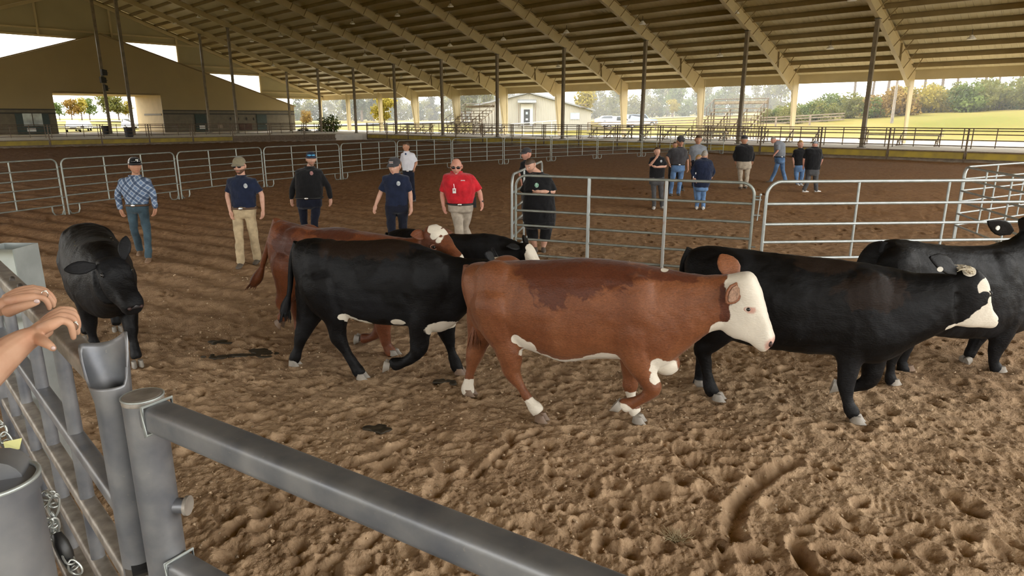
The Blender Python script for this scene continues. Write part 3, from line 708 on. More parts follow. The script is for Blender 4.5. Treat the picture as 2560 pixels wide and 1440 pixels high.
# white handrail of the ramp
e = empty('ramp_handrail', atY(1240, 318, 84), 0, 'long white ramp handrail sloping up to the building door', 'railing')
pa, pb = atY(1236, 314, 84), atY(1402, 301, 88)
MB().tube(pa, pb, 0.06, 8).build('top_rail', m_paper, e)
for k in range(8):
    q = pa.lerp(pb, k/7); MB().tube((q.x, q.y, terr(q.x, q.y) - 0.1), q, 0.04, 6).build('baluster', m_paper, e)

# ------------------------------------------------------------------ vehicles
m_tyre = mat('black_tyre', (0.015, 0.015, 0.015), 0.8)
m_cglass = mat('dark_car_glass', (0.03, 0.04, 0.05), 0.05, 0, 0.1, 1, spec=0.8)
def vehicle(name, X, Y, rz, body, prof, glass, label, Lw=(1.45, 3.9), wd=1.85, z=None):
    paint = mat(body[0], body[1], 0.25, 0.1, 0.03, 1)
    e = empty(name, (X, Y, terr(X, Y) if z is None else z), rz, label, 'vehicle')
    def ext(pr, w, nm, m, par, inset=0.0):
        rings = []
        for sy, k in ((-1, 0), (1, 0)):
            rings.append([(x, sy*(w/2 - (0.14 if zz > 1.05 else 0.0)), zz) for x, zz in pr])
        n = len(pr); mb = MB(); mb.add(rings[0] + rings[1], [tuple(range(n)), tuple(range(2*n - 1, n - 1, -1))] + [(i, i + n, (i + 1) % n + n, (i + 1) % n) for i in range(n)])
        return mb.build(nm, m, par, world=False, fix=True)
    bd = ext(prof, wd, 'body', paint, e)
    for g in glass: ext(g, wd + 0.03, 'window', m_cglass, e)
    for x in Lw:
        for s in (-1, 1):
            wl = MB().tube((x, s*(wd/2 - 0.2), 0.34), (x, s*(wd/2 + 0.02), 0.34), 0.34, 16).build('wheel', m_tyre, e, world=False)
            MB().tube((x, s*(wd/2 + 0.0), 0.34), (x, s*(wd/2 + 0.035), 0.34), 0.2, 12).build('hub', m_chrome, wl, world=False)
    xf = max(p[0] for p in prof)
    for s in (-1, 1): MB().box((xf - 0.03, s*0.68, 0.75), (0.1, 0.35, 0.16)).build('headlight', m_paper, e, world=False)
    MB().box((xf + 0.0, 0, 0.62), (0.06, 0.8, 0.22)).build('grille', m_plate, e, world=False)
    return e
sedan = [(0, 0.35), (0, 0.95), (0.6, 1.0), (1.2, 1.42), (2.6, 1.45), (3.4, 1.0), (4.6, 0.88), (4.75, 0.6), (4.7, 0.35)]
sed_g = [[(0.75, 1.02), (1.3, 1.37), (2.55, 1.4), (3.2, 1.02)]]
suv = [(0, 0.4), (0, 1.1), (0.25, 1.75), (2.9, 1.78), (3.5, 1.15), (4.6, 1.05), (4.8, 0.7), (4.75, 0.4)]
suv_g = [[(0.3, 1.15), (0.45, 1.68), (2.85, 1.7), (3.3, 1.17)]]
truck = [(0, 0.5), (0, 1.1), (2.0, 1.1), (2.1, 1.8), (3.6, 1.82), (4.2, 1.2), (5.4, 1.1), (5.6, 0.8), (5.5, 0.5)]
tru_g = [[(2.2, 1.2), (2.25, 1.72), (3.55, 1.74), (3.95, 1.22)]]
white = ('white_car_paint', (0.75, 0.76, 0.78)); silver = ('silver_car_paint', (0.5, 0.52, 0.55)); blue = ('pale_blue_car_paint', (0.3, 0.36, 0.45))
def lotpos(px, u_):
    r_ = ray(px, 330); uu = -r_.x*math.sin(PSI) + r_.y*math.cos(PSI); vv = r_.x*math.cos(PSI) + r_.y*math.sin(PSI); return uv(u_, vv/uu*u_)
for px, u_, rz, body, pr, g, lab, cz in ((185, 122, -1.0, white, suv, suv_g, 'white utility vehicle parked behind the annex passage', 0), (217, 128, -1.15, silver, sedan, sed_g, 'silver car parked right of the white one behind the passage', 0), (318, 134, -0.6, white, suv, suv_g, 'white vehicle parked right of the second tall post', 0)):
    p = lotpos(px, u_); vehicle('parked_car', p.x, p.y, rz, body, pr, g, lab)
vehicle('pickup_truck', pxX(1500, 97), 97, 0.15, white, truck, tru_g, 'white pickup truck parked left of the fourth column', (1.1, 4.5))
vehicle('parked_suv', pxX(1562, 101), 101, 0.1, blue, suv, suv_g, 'pale blue utility vehicle behind the fourth column')
vehicle('parked_car', pxX(1488, 112), 112, 0.0, white, sedan, sed_g, 'white car beside the metal building')
# ------------------------------------------------------------------ arena floor: churned dirt
def vnoise(x, y, seed=0):
    xi = np.floor(x).astype(np.int64); yi = np.floor(y).astype(np.int64); xf = x - xi; yf = y - yi
    def h(a, b):
        n = (a*374761393 + b*668265263 + seed*1442695041) & 0x7fffffff; n = ((n ^ (n >> 13))*1274126177) & 0x7fffffff; n = n ^ (n >> 16); return (n & 0xffff)/65535.0
    u = xf*xf*(3 - 2*xf); v = yf*yf*(3 - 2*yf)
    return (h(xi, yi)*(1 - u) + h(xi + 1, yi)*u)*(1 - v) + (h(xi, yi + 1)*(1 - u) + h(xi + 1, yi + 1)*u)*v
def billow(x, y, seed): return np.abs(2*vnoise(x, y, seed) - 1)
rngp = np.random.RandomState(3)
pits = []
for k in range(4200):
    ang = rngp.uniform(-0.85, 0.85); r = 1.5 + 24*rngp.rand()**1.5
    pits.append((r*math.sin(ang), r*math.cos(ang), rngp.uniform(0.04, 0.11), rngp.uniform(0.010, 0.042), rngp.uniform(0, 3.14), rngp.uniform(0.5, 0.95)))
# grooves: (list of points in world, half width, depth)
def gpx(pts): return [np.array(gnd(*p)[:2]) for p in pts]
grooves = [(gpx([(1985, 1165), (1930, 1185), (1880, 1220), (1845, 1265), (1830, 1310), (1838, 1350)]), 0.055, 0.06), (gpx([(1345, 1075), (1290, 1105), (1235, 1145), (1190, 1185)]), 0.03, 0.035), (gpx([(1010, 1110), (960, 1140), (905, 1155)]), 0.045, 0.04),
           (gpx([(1660, 1110), (1720, 1160), (1790, 1215)]), 0.02, 0.02), (gpx([(2380, 1240), (2440, 1290)]), 0.05, 0.045), (gpx([(1990, 1370), (2010, 1410), (2040, 1435)]), 0.05, 0.06), (gpx([(1500, 1370), (1560, 1380), (1590, 1365)]), 0.04, 0.04), (gpx([(2100, 1290), (2170, 1330)]), 0.05, 0.04)]
def height(X, Y):
    z = 0.040*(vnoise(X*0.9, Y*0.9, 1) - 0.5) + 0.040*(vnoise(X*2.6, Y*2.6, 2) - 0.5)
    R = np.sqrt(X*X + Y*Y); nf = np.clip((30 - R)/22, 0.25, 1)
    z += nf*0.028*(vnoise(X*6.5 + 1.2*vnoise(X*2, Y*2, 8), Y*6.5 + 1.2*vnoise(X*2.3, Y*2.3, 18), 3) - 0.5) + nf*0.016*(vnoise(X*13, Y*13, 4) - 0.5)
    nn = np.clip((12 - R)/6, 0, 1); z *= 0.72 + 0.28*np.clip((R - 3.5)/4, 0, 1)
    z += nn*0.018*(vnoise(X*34, Y*34, 5) - 0.5) + nn*0.010*(vnoise(X*75, Y*75, 6) - 0.5)
    # harrow rows farther back on the left
    a = X*0.5 + Y*0.87; w = np.clip((-X - 2 + 4*vnoise(X*0.4, Y*0.4, 9))/3, 0, 1)*np.clip((R - 8)/3, 0, 1)
    z += 0.03*w*np.sin(a*9 + 4*vnoise(X*0.7, Y*0.7, 7))
    # tyre tread bands
    for (p, q, hw) in ((np.array(gnd(1560, 1080)[:2]), np.array(gnd(1930, 1230)[:2]), 0.16), (np.array(gnd(2150, 1250)[:2]), np.array(gnd(2600, 1440)[:2]), 0.17)):
        d = q - p; L = np.linalg.norm(d); d = d/L; n = np.array((-d[1], d[0])); s = (X - p[0])*d[0] + (Y - p[1])*d[1]; t = (X - p[0])*n[0] + (Y - p[1])*n[1]
        m = np.clip((hw - np.abs(t))/0.03, 0, 1)*np.clip(s/0.1, 0, 1)*np.clip((L - s)/0.2, 0, 1)
        z = z*(1 - 0.75*m) + m*(0.006*np.sin((s + np.abs(t)*0.5)*2*np.pi/0.055)*np.clip(np.abs(np.sin(t*30))*2, 0, 1) - 0.01)
    for pts, hw, dep in grooves:
        dm = np.full(X.shape, 9.0)
        for i in range(len(pts) - 1):
            p, q = pts[i], pts[i + 1]; d = q - p; L2 = d@d; s = np.clip(((X - p[0])*d[0] + (Y - p[1])*d[1])/L2, 0, 1); dm = np.minimum(dm, np.hypot(X - p[0] - s*d[0], Y - p[1] - s*d[1]))
        q = dm/hw; z += np.where(q < 2.2, -dep*np.exp(-(q**2)*1.2) + 0.35*dep*np.exp(-((q - 1.5)**2)*5), 0)
    return z
A = np.linspace(-0.86, 0.86, 720); Rr = np.concatenate([np.geomspace(0.9, 2.4, 60, endpoint=False), np.geomspace(2.4, 8, 420, endpoint=False), np.geomspace(8, 20, 170, endpoint=False), np.geomspace(20, 78, 110)])
X = np.outer(Rr, np.sin(A)); Y = np.outer(Rr, np.cos(A)); Z = height(X, Y)
for px_, py_, r_, dep, an, el in pits:      # hoof prints
    rr = math.hypot(px_, py_); aa = math.atan2(px_, py_)
    i0, i1 = np.searchsorted(Rr, [rr - 2.4*r_, rr + 2.4*r_]); j0, j1 = np.searchsorted(A, [aa - 2.4*r_/rr, aa + 2.4*r_/rr])
    if i1 <= i0 or j1 <= j0: continue
    dx = X[i0:i1, j0:j1] - px_; dy = Y[i0:i1, j0:j1] - py_; c_, s_ = math.cos(an), math.sin(an)
    q = np.sqrt(((dx*c_ + dy*s_)/r_)**2 + ((-dx*s_ + dy*c_)/(r_*el))**2)
    Z[i0:i1, j0:j1] += -dep*np.exp(-(q**2)*1.6) + 0.45*dep*np.exp(-((q - 1.25)**2)*7)
Z -= 0.02*0
Vv = Vv_ = None
u_ = -X*math.sin(PSI) + Y*math.cos(PSI); v_ = X*math.cos(PSI) + Y*math.sin(PSI)
ins = (u_ < U_FENCE + 0.3) & (v_ < V_FENCE + 0.3)
co = np.stack([X, Y, Z], -1).reshape(-1, 3)
nr, nc = X.shape
idx = np.arange(nr*nc).reshape(nr, nc); quads = np.stack([idx[:-1, :-1], idx[:-1, 1:], idx[1:, 1:], idx[1:, :-1]], -1).reshape(-1, 4)
ok = (ins[:-1, :-1] & ins[1:, 1:]).reshape(-1); quads = quads[ok][:, ::-1]
me = bpy.data.meshes.new('floor'); me.vertices.add(len(co)); me.vertices.foreach_set('co', co.astype(np.float32).ravel())
me.loops.add(len(quads)*4); me.loops.foreach_set('vertex_index', quads.astype(np.int32).ravel()); me.polygons.add(len(quads))
me.polygons.foreach_set('loop_start', np.arange(0, len(quads)*4, 4, dtype=np.int32)); me.polygons.foreach_set('loop_total', np.full(len(quads), 4, np.int32)); me.polygons.foreach_set('use_smooth', np.ones(len(quads), bool)); me.update(); me.validate()
m_dirt, t, b = new_mat('arena_dirt'); N = t.nodes; L = t.links; b.inputs['Roughness'].default_value = 0.95; b.inputs['Specular IOR Level'].default_value = 0.15
tc = N.new('ShaderNodeTexCoord')
def nz(scale, det=6, dist=0.0):
    n = N.new('ShaderNodeTexNoise'); n.inputs['Scale'].default_value = scale; n.inputs['Detail'].default_value = det; n.inputs['Distortion'].default_value = dist; L.new(tc.outputs['Object'], n.inputs['Vector']); return n
n1 = nz(0.55, 4, 0.5); n2 = nz(7, 5, 0.6); n3 = nz(60, 2)
r1 = N.new('ShaderNodeValToRGB'); r1.color_ramp.elements[0].position = 0.30; r1.color_ramp.elements[1].position = 0.70
r1.color_ramp.elements[0].color = (0.355, 0.243, 0.150, 1); r1.color_ramp.elements[1].color = (0.51, 0.372, 0.243, 1)
r2 = N.new('ShaderNodeValToRGB'); r2.color_ramp.elements[0].position = 0.3; r2.color_ramp.elements[1].position = 0.7; r2.color_ramp.elements[0].color = (0.62, 0.57, 0.52, 1); r2.color_ramp.elements[1].color = (1.12, 1.1, 1.06, 1)
mx = N.new('ShaderNodeMix'); mx.data_type = 'RGBA'; mx.blend_type = 'MULTIPLY'; mx.inputs['Factor'].default_value = 1.0
# dirt turns darker and redder with distance: light falloff painted in, partly damp
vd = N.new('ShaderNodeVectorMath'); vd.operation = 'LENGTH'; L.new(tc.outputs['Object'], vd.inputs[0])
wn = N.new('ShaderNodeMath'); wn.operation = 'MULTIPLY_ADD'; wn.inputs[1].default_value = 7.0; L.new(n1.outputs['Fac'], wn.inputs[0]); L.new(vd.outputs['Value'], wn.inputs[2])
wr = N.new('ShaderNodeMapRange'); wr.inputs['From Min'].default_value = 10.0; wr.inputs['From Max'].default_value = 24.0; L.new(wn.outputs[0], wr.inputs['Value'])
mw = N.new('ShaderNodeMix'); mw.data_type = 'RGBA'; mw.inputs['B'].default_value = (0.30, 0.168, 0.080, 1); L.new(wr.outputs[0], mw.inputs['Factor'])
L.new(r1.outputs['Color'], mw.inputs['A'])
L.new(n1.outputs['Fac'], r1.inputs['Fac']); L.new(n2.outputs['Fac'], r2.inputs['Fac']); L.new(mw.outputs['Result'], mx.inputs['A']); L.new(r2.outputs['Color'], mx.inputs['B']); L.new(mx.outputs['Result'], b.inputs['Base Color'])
ad = N.new('ShaderNodeMath'); ad.operation = 'MULTIPLY_ADD'; ad.inputs[1].default_value = 0.35; L.new(n3.outputs['Fac'], ad.inputs[0]); L.new(n2.outputs['Fac'], ad.inputs[2])
bp = N.new('ShaderNodeBump'); bp.inputs['Strength'].default_value = 0.6; bp.inputs['Distance'].default_value = 0.05; L.new(ad.outputs[0], bp.inputs['Height']); L.new(bp.outputs['Normal'], b.inputs['Normal'])
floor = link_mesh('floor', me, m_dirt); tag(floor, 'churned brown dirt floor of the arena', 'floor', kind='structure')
# rest of the arena floor, beside and behind the viewer
mb = slab(U_NEAR - 0.3, U_FENCE + 0.3, V_NEAR - 0.3, V_FENCE + 0.3, -0.10, 20, 14)
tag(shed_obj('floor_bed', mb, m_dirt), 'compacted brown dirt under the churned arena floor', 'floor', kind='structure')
def floor_z(x, y): return float(height(np.array([x], float), np.array([y], float))[0])
# small stones and clods
mb = MB(); rr = random.Random(11)
base_v = [(1, 0, -.3), (-.5, .87, -.3), (-.5, -.87, -.3), (0, 0, 1), (.4, .5, .5)]
vs = []; fs = []
pk_ = [(rr.uniform(-0.8, 0.8), 1.5 + 11*rr.random()**1.3) for k in range(7000)]
xs_ = np.array([q*math.sin(a) for a, q in pk_]); ys_ = np.array([q*math.cos(a) for a, q in pk_]); hz = height(xs_, ys_)
for k in range(7000):
    s_ = rr.choice([0.005, 0.006, 0.008, 0.010, 0.015]); a = rr.uniform(0, 6.28); i = len(vs)
    for vx, vy, vz in ((1, 0, -.4), (-.5, .87, -.4), (-.5, -.87, -.4), (.5, .6, .5), (-.6, .1, .55), (.3, -.6, .45)):
        q = rr.uniform(0.7, 1.2); vs.append((xs_[k] + s_*q*(vx*math.cos(a) - vy*math.sin(a)), ys_[k] + s_*q*(vx*math.sin(a) + vy*math.cos(a)), hz[k] + s_*(vz*q + 0.3)))
    fs += [(i, i + 2, i + 1), (i + 3, i + 4, i + 5), (i, i + 1, i + 3), (i + 1, i + 4, i + 3), (i + 1, i + 2, i + 4), (i + 2, i + 5, i + 4), (i + 2, i, i + 5), (i, i + 3, i + 5)]
mb.add(vs, fs); tag(mb.build('loose_clods', mat('pale_clod', (0.46, 0.34, 0.22), 0.95, 0, 0.3, 6)), 'small loose stones and clods scattered over the dirt', 'dirt', kind='stuff')
# manure patches
m_dung = mat('dark_wet_manure', (0.035, 0.026, 0.014), 0.6, 0, 0.3, 20)
for px, py, s_, lab in ((945, 1078, 0.10, 'dark manure patch on the dirt below the black cow'), (610, 888, 0.22, 'wide dark manure patch left of the black cow'), (545, 860, 0.10, 'small dark manure patch, farther back of two on the left'), (1110, 955, 0.10, 'dark manure patch near the black cow front hoof'), (530, 895, 0.08, 'small dark manure patch beside the wide one')):
    P = gnd(px, py); rr = random.Random(px); mb = MB()
    for k in range(9):
        a = rr.uniform(0, 6.28); q = rr.uniform(0, s_); x, y = P.x + q*math.cos(a)*1.3, P.y + q*math.sin(a)*0.8
        mb.ellip((x, y, floor_z(x, y) + 0.012), (rr.uniform(0.03, 0.07)*s_*10, rr.uniform(0.02, 0.05)*s_*10, 0.014), 10, 6)
    tag(link_mesh('manure_patch', remeshed(mb, 0.012, 2), m_dung), lab, 'manure')
# tuft of dry straw
mb = MB(); P = gnd(1690, 1345); rr = random.Random(4)
for k in range(60):
    a = rr.uniform(0, 6.28); L_ = rr.uniform(0.03, 0.09); b0 = Vector((P.x + rr.gauss(0, 0.03), P.y + rr.gauss(0, 0.02), floor_z(P.x, P.y))); mb.poly([b0, b0 + Vector((L_*math.cos(a), L_*math.sin(a), 0.02 + 0.03*rr.random()))], [0.002, 0.001], 4)
tag(mb.build('straw_tuft', mat('dry_straw', (0.45, 0.37, 0.22), 0.9)), 'small tuft of dry straw on the dirt', 'straw')

# ------------------------------------------------------------------ portable corral panels
m_galv = mat('galvanised_tube', (0.30, 0.325, 0.295), 0.42, 0.55, 0.12, 6)
m_galvw = mat('bright_galvanised_tube', (0.46, 0.50, 0.49), 0.38, 0.5, 0.12, 6)
m_pipe_rust = mat('galvanised_tube_with_rust', (0.45, 0.46, 0.44), 0.45, 0.4, 0.1, 3, col2=(0.38, 0.22, 0.14), thr=(0.33, 0.42))
def corral_panel(pA, pB, label, zs, hgt, r=0.022, stays=(0.34, 0.67), feet=True, m=None, rc=0.16, stay_r=None, group='galvanised corral panels', pins=True, base=0.0, m_stay=None):
    pA = Vector((pA[0], pA[1], 0)); pB = Vector((pB[0], pB[1], 0)); d = pB - pA; L = d.length; m = m or m_galv
    e = empty('corral_panel', pA, math.atan2(d.y, d.x), label, 'fence panel', group)
    pts = [(0, 0, base)]
    for k in range(7): a = math.pi - math.pi/2*k/6; pts.append((rc + rc*math.cos(a), 0, hgt - rc + rc*math.sin(a)))
    for k in range(7): a = math.pi/2 - math.pi/2*k/6; pts.append((L - rc + rc*math.cos(a), 0, hgt - rc + rc*math.sin(a)))
    pts.append((L, 0, base)); MB().poly(pts, r, 10).build('outer_frame', m, e, world=False)
    for z in zs: MB().tube((0, 0, z), (L, 0, z), r*0.92, 8).build('rail', m, e, world=False)
    for t_ in stays: MB().tube((L*t_, 0, min(zs)), (L*t_, 0, hgt), stay_r or r*0.85, 8).build('stay', m_stay or m, e, world=False)
    if feet:
        for s, x in ((1, 0.0), (-1, L)):
            q = [(x, 0, 0.05)] + [(x + s*(0.16 + 0.16*math.cos(math.pi + math.pi*0.5*k/5)), 0, 0.18 + 0.16*math.sin(math.pi + math.pi*0.5*k/5)) for k in range(6)] + [(x + s*(0.22 + 0.1*math.sin(math.pi*0.5*k/5)), 0, 0.12 - 0.1*math.cos(math.pi*0.5*k/5)) for k in range(6)] + [(x + s*0.32, 0, min(zs))]
            MB().poly([(x + s*0.02, 0, 0.12), (x + s*0.06, 0, 0.03), (x + s*0.16, 0, 0.015), (x + s*0.27, 0, 0.03), (x + s*0.32, 0, 0.12), (x + s*0.32, 0, min(zs))], r*0.85, 8).build('foot', m, e, world=False)
    if pins:
        for z in (hgt*0.32, hgt*0.86): MB().tube((L, 0, z), (L + 0.09, 0, z), 0.014, 6).build('coupling_pin', m, e, world=False)
    return e
J = [(-13.1, 13.9), (-11.9, 17.54), (-10.56, 21.02), (-9.15, 24.6), (-7.14, 27.9), (-5.4, 31.4), (-3.1, 34.6), (-0.47, 37.2), (2.32, 39.9), (5.37, 42.3), (8.6, 44.6), (11.9, 46.6), (15.2, 48.2)]
ZS = [0.27, 0.51, 0.75, 0.98, 1.21]
lab = ['leftmost panel, cut by the left edge', 'behind the man in the plaid shirt', 'between the plaid-shirted and navy-shirted men', 'behind the man in the black jacket', 'behind the man in the white polo', 'right of the man in the white polo', 'beyond the man in the red polo', 'behind the capped man at the gate', 'third from the far end of the row', 'second from the far end of the row', 'reaching behind the standing group', 'last of the row, before the yellow boards']
for k in range(len(J) - 1):
    a, b_ = Vector(J[k]), Vector(J[k + 1]); d = (b_ - a).normalized()*0.06
    corral_panel(a + d, b_ - d, 'galvanised corral panel, ' + lab[k], ZS, 1.47, r=0.021)
corral_panel((0.07, 12.0), (3.86, 10.52), 'galvanised six-rail gate panel in front of the man in the black shirt', [0.065, 0.355, 0.61, 0.88, 1.18], 1.51, r=0.024, stays=(), feet=False, m=m_galv, rc=0.2)
E1 = [o for o in COL.objects if o.name.startswith('corral_panel')][-1]
for t_ in (0.335, 0.66):
    Lg = (Vector((0.07, 12.0)) - Vector((3.86, 10.52))).length; MB().rbeam((Lg*t_, 0, 0.02), (Lg*t_, 0, 1.5), 0.07, 0.05, 0.012).build('upright', m_pipe_rust if t_ > 0.5 else m_galvw, E1, world=False)
for z in (1.25, 1.0): MB().tube((Lg, 0, z), (Lg + 0.12, 0, z), 0.016, 8).build('hinge_lug', m_galvw, E1, world=False)
corral_panel((0.0, 12.1), (0.72, 16.0), 'galvanised panel running back behind the man at the gate', [0.065, 0.355, 0.61, 0.88, 1.18], 1.51, r=0.024, feet=False, m=m_galvw, rc=0.2)
corral_panel((4.02, 10.42), (8.5, 10.72), 'bright galvanised panel across the right side behind the black cows', [0.31, 0.575, 0.865, 1.19], 1.54, r=0.026, stays=(0.333, 0.667), feet=False, m=m_galvw, rc=0.22, stay_r=0.02, pins=False)
corral_panel((9.43, 13.89), (8.66, 10.82), 'galvanised panel at the right edge, running toward the viewer', [0.3, 0.55, 0.8, 1.03, 1.27], 1.52, r=0.022, feet=False, m=m_galvw)
corral_panel((9.5, 13.95), (12.9, 15.95), 'galvanised panel at the right edge, running away from the corner', [0.3, 0.55, 0.8, 1.03, 1.27], 1.52, r=0.022, feet=False, m=m_galvw)
e = empty('gate_pin_rod', (3.94, 10.46, 1.05), 0, 'thin steel hinge rod joining the two galvanised panels', 'rod'); MB().tube((3.92, 10.46, 0.92), (3.94, 10.46, 1.32), 0.009, 8).build('rod', m_galvw, e); MB().ellip((3.94, 10.46, 1.33), (0.02, 0.02, 0.025)).build('rod_head', m_galvw, e)
# ------------------------------------------------------------------ thin haze over the fields outside
m_haze = bpy.data.materials.new('thin_haze'); m_haze.use_nodes = True; t = m_haze.node_tree; t.nodes.remove(t.nodes['Principled BSDF'])
vs_ = t.nodes.new('ShaderNodeVolumeScatter'); vs_.inputs['Density'].default_value = 0.0017; vs_.inputs['Anisotropy'].default_value = 0.45; vs_.inputs['Color'].default_value = (1.0, 0.99, 0.96, 1)
t.links.new(vs_.outputs[0], t.nodes['Material Output'].inputs['Volume'])
mb = MB(); mb.box((60, 63 + 120, 16), (460, 240, 34)); hz_ = shed_obj('field_haze', mb, m_haze); tag(hz_, 'thin bright haze over the fields beyond the shed', 'haze', kind='stuff')
# ------------------------------------------------------------------ cattle
def crom(P, n):
    """Catmull-Rom through tuples"""
    P = [np.array(p, float) for p in P]; P = [2*P[0] - P[1]] + P + [2*P[-1] - P[-2]]; out = []
    for i in range(1, len(P) - 2):
        for k in range(n):
            t = k/n; a, b, c, d = P[i - 1:i + 3]
            out.append(0.5*((2*b) + (-a + c)*t + (2*a - 5*b + 4*c - d)*t*t + (-a + 3*b - 3*c + d)*t**3))
    out.append(P[-2]); return out
def coat_mat(name, c1, c2, white=(0.72, 0.66, 0.55), rough=0.5, c3=None, sheen=0.0, spec=0.35, pscale=3.0, ramp=(0.38, 0.62)):
    m, t, b = new_mat(name); N = t.nodes; L = t.links
    b.inputs['Roughness'].default_value = rough; b.inputs['Specular IOR Level'].default_value = spec
    if sheen: b.inputs['Sheen Weight'].default_value = sheen; b.inputs['Sheen Roughness'].default_value = 0.4
    tc = N.new('ShaderNodeTexCoord')
    n1 = N.new('ShaderNodeTexNoise'); n1.inputs['Scale'].default_value = pscale; n1.inputs['Detail'].default_value = 6; n1.inputs['Distortion'].default_value = 0.8
    r1 = N.new('ShaderNodeValToRGB'); r1.color_ramp.elements[0].position = ramp[0]; r1.color_ramp.elements[1].position = ramp[1]
    r1.color_ramp.elements[0].color = (*c2, 1); r1.color_ramp.elements[1].color = (*c1, 1)
    at = N.new('ShaderNodeAttribute'); at.attribute_name = 'white'
    n2 = N.new('ShaderNodeTexNoise'); n2.inputs['Scale'].default_value = 22; n2.inputs['Detail'].default_value = 5
    ma = N.new('ShaderNodeMath'); ma.operation = 'MULTIPLY_ADD'; ma.inputs[1].default_value = 0.34; ma.inputs[2].default_value = -0.17
    ad = N.new('ShaderNodeMath'); ad.operation = 'ADD'
    rw = N.new('ShaderNodeMapRange'); rw.inputs['From Min'].default_value = -0.02; rw.inputs['From Max'].default_value = 0.04
    mx = N.new('ShaderNodeMix'); mx.data_type = 'RGBA'; mx.inputs['B'].default_value = (*white, 1)
    for n in (n1, n2): L.new(tc.outputs['Object'], n.inputs['Vector'])
    L.new(n1.outputs['Fac'], r1.inputs['Fac']); L.new(n2.outputs['Fac'], ma.inputs[0]); L.new(at.outputs['Fac'], ad.inputs[0]); L.new(ma.outputs[0], ad.inputs[1])
    L.new(ad.outputs[0], rw.inputs['Value']); L.new(rw.outputs[0], mx.inputs['Factor'])
    src = r1.outputs['Color']
    if c3:   # swirled darker hair along the back
        a2 = N.new('ShaderNodeAttribute'); a2.attribute_name = 'dark'; m2 = N.new('ShaderNodeMix'); m2.data_type = 'RGBA'; m2.inputs['B'].default_value = (*c3, 1)
        n3 = N.new('ShaderNodeTexNoise'); n3.inputs['Scale'].default_value = 7; n3.inputs['Detail'].default_value = 7; n3.inputs['Distortion'].default_value = 1.5
        m3 = N.new('ShaderNodeMath'); m3.operation = 'MULTIPLY_ADD'; m3.inputs[1].default_value = 1.6; m3.inputs[2].default_value = -0.8
        s3 = N.new('ShaderNodeMath'); s3.operation = 'ADD'; r3 = N.new('ShaderNodeMapRange'); r3.inputs['From Min'].default_value = -0.08; r3.inputs['From Max'].default_value = 0.12; r3.inputs['To Max'].default_value = 0.85
        L.new(tc.outputs['Object'], n3.inputs['Vector']); L.new(n3.outputs['Fac'], m3.inputs[0]); L.new(a2.outputs['Fac'], s3.inputs[0]); L.new(m3.outputs[0], s3.inputs[1]); L.new(s3.outputs[0], r3.inputs['Value'])
        L.new(r3.outputs[0], m2.inputs['Factor']); L.new(src, m2.inputs['A']); src = m2.outputs['Result']
    mph = N.new('ShaderNodeMapping'); mph.inputs['Scale'].default_value = (60, 60, 140); nh_ = N.new('ShaderNodeTexNoise'); nh_.inputs['Scale'].default_value = 1.0; nh_.inputs['Detail'].default_value = 6; nh_.inputs['Distortion'].default_value = 1.0
    rh = N.new('ShaderNodeMapRange'); rh.inputs['From Min'].default_value = 0.3; rh.inputs['From Max'].default_value = 0.7; rh.inputs['To Min'].default_value = 0.68; rh.inputs['To Max'].default_value = 1.22
    mh_ = N.new('ShaderNodeMix'); mh_.data_type = 'RGBA'; mh_.blend_type = 'MULTIPLY'; mh_.inputs['Factor'].default_value = 1.0
    L.new(tc.outputs['Object'], mph.inputs['Vector']); L.new(mph.outputs[0], nh_.inputs['Vector']); L.new(nh_.outputs['Fac'], rh.inputs['Value']); L.new(src, mh_.inputs['A']); L.new(rh.outputs[0], mh_.inputs['B']); src = mh_.outputs['Result']
    L.new(src, mx.inputs['A'])
    a4 = N.new('ShaderNodeAttribute'); a4.attribute_name = 'pink'; m4 = N.new('ShaderNodeMix'); m4.data_type = 'RGBA'; m4.inputs['B'].default_value = (0.55, 0.33, 0.26, 1) if c1[0] > 0.1 else (0.09, 0.085, 0.085, 1)
    L.new(a4.outputs['Fac'], m4.inputs['Factor']); L.new(mx.outputs['Result'], m4.inputs['A']); L.new(m4.outputs['Result'], b.inputs['Base Color'])
    mp = N.new('ShaderNodeMapping'); mp.inputs['Scale'].default_value = (45, 45, 90)
    n4 = N.new('ShaderNodeTexNoise'); n4.inputs['Scale'].default_value = 1.0; n4.inputs['Detail'].default_value = 4
    bp = N.new('ShaderNodeBump'); bp.inputs['Strength'].default_value = 0.45; bp.inputs['Distance'].default_value = 0.008
    L.new(tc.outputs['Object'], mp.inputs['Vector']); L.new(mp.outputs[0], n4.inputs['Vector']); L.new(n4.outputs['Fac'], bp.inputs['Height']); L.new(bp.outputs['Normal'], b.inputs['Normal'])
    return m
m_red = coat_mat('russet_coat', (0.225, 0.082, 0.032), (0.165, 0.054, 0.019), c3=(0.085, 0.022, 0.009), sheen=0.1)
m_redb = coat_mat('deep_russet_coat', (0.185, 0.055, 0.017), (0.12, 0.034, 0.011), c3=(0.07, 0.018, 0.007), sheen=0.1)
m_blk = coat_mat('black_coat', (0.0095, 0.0098, 0.011), (0.003, 0.0026, 0.0026), rough=0.55, spec=0.2, pscale=2.3, ramp=(0.46, 0.56), c3=(0.018, 0.010, 0.006))  # blue-grey noise blotches put patches of sheen into the coat colour
m_hoof = mat('grey_hoof_horn', (0.30, 0.27, 0.23), 0.5, 0, 0.2, 12)
m_hoofd = mat('dark_hoof_horn', (0.20, 0.13, 0.085), 0.5, 0, 0.2, 12)
m_eye = mat('dark_wet_eye', (0.012, 0.009, 0.008), 0.06, 0, 0.1, 2, spec=0.8)
m_nos = mat('dark_nostril', (0.05, 0.022, 0.018), 0.5)
m_lid = mat('pink_eyelid', (0.52, 0.27, 0.20), 0.5)
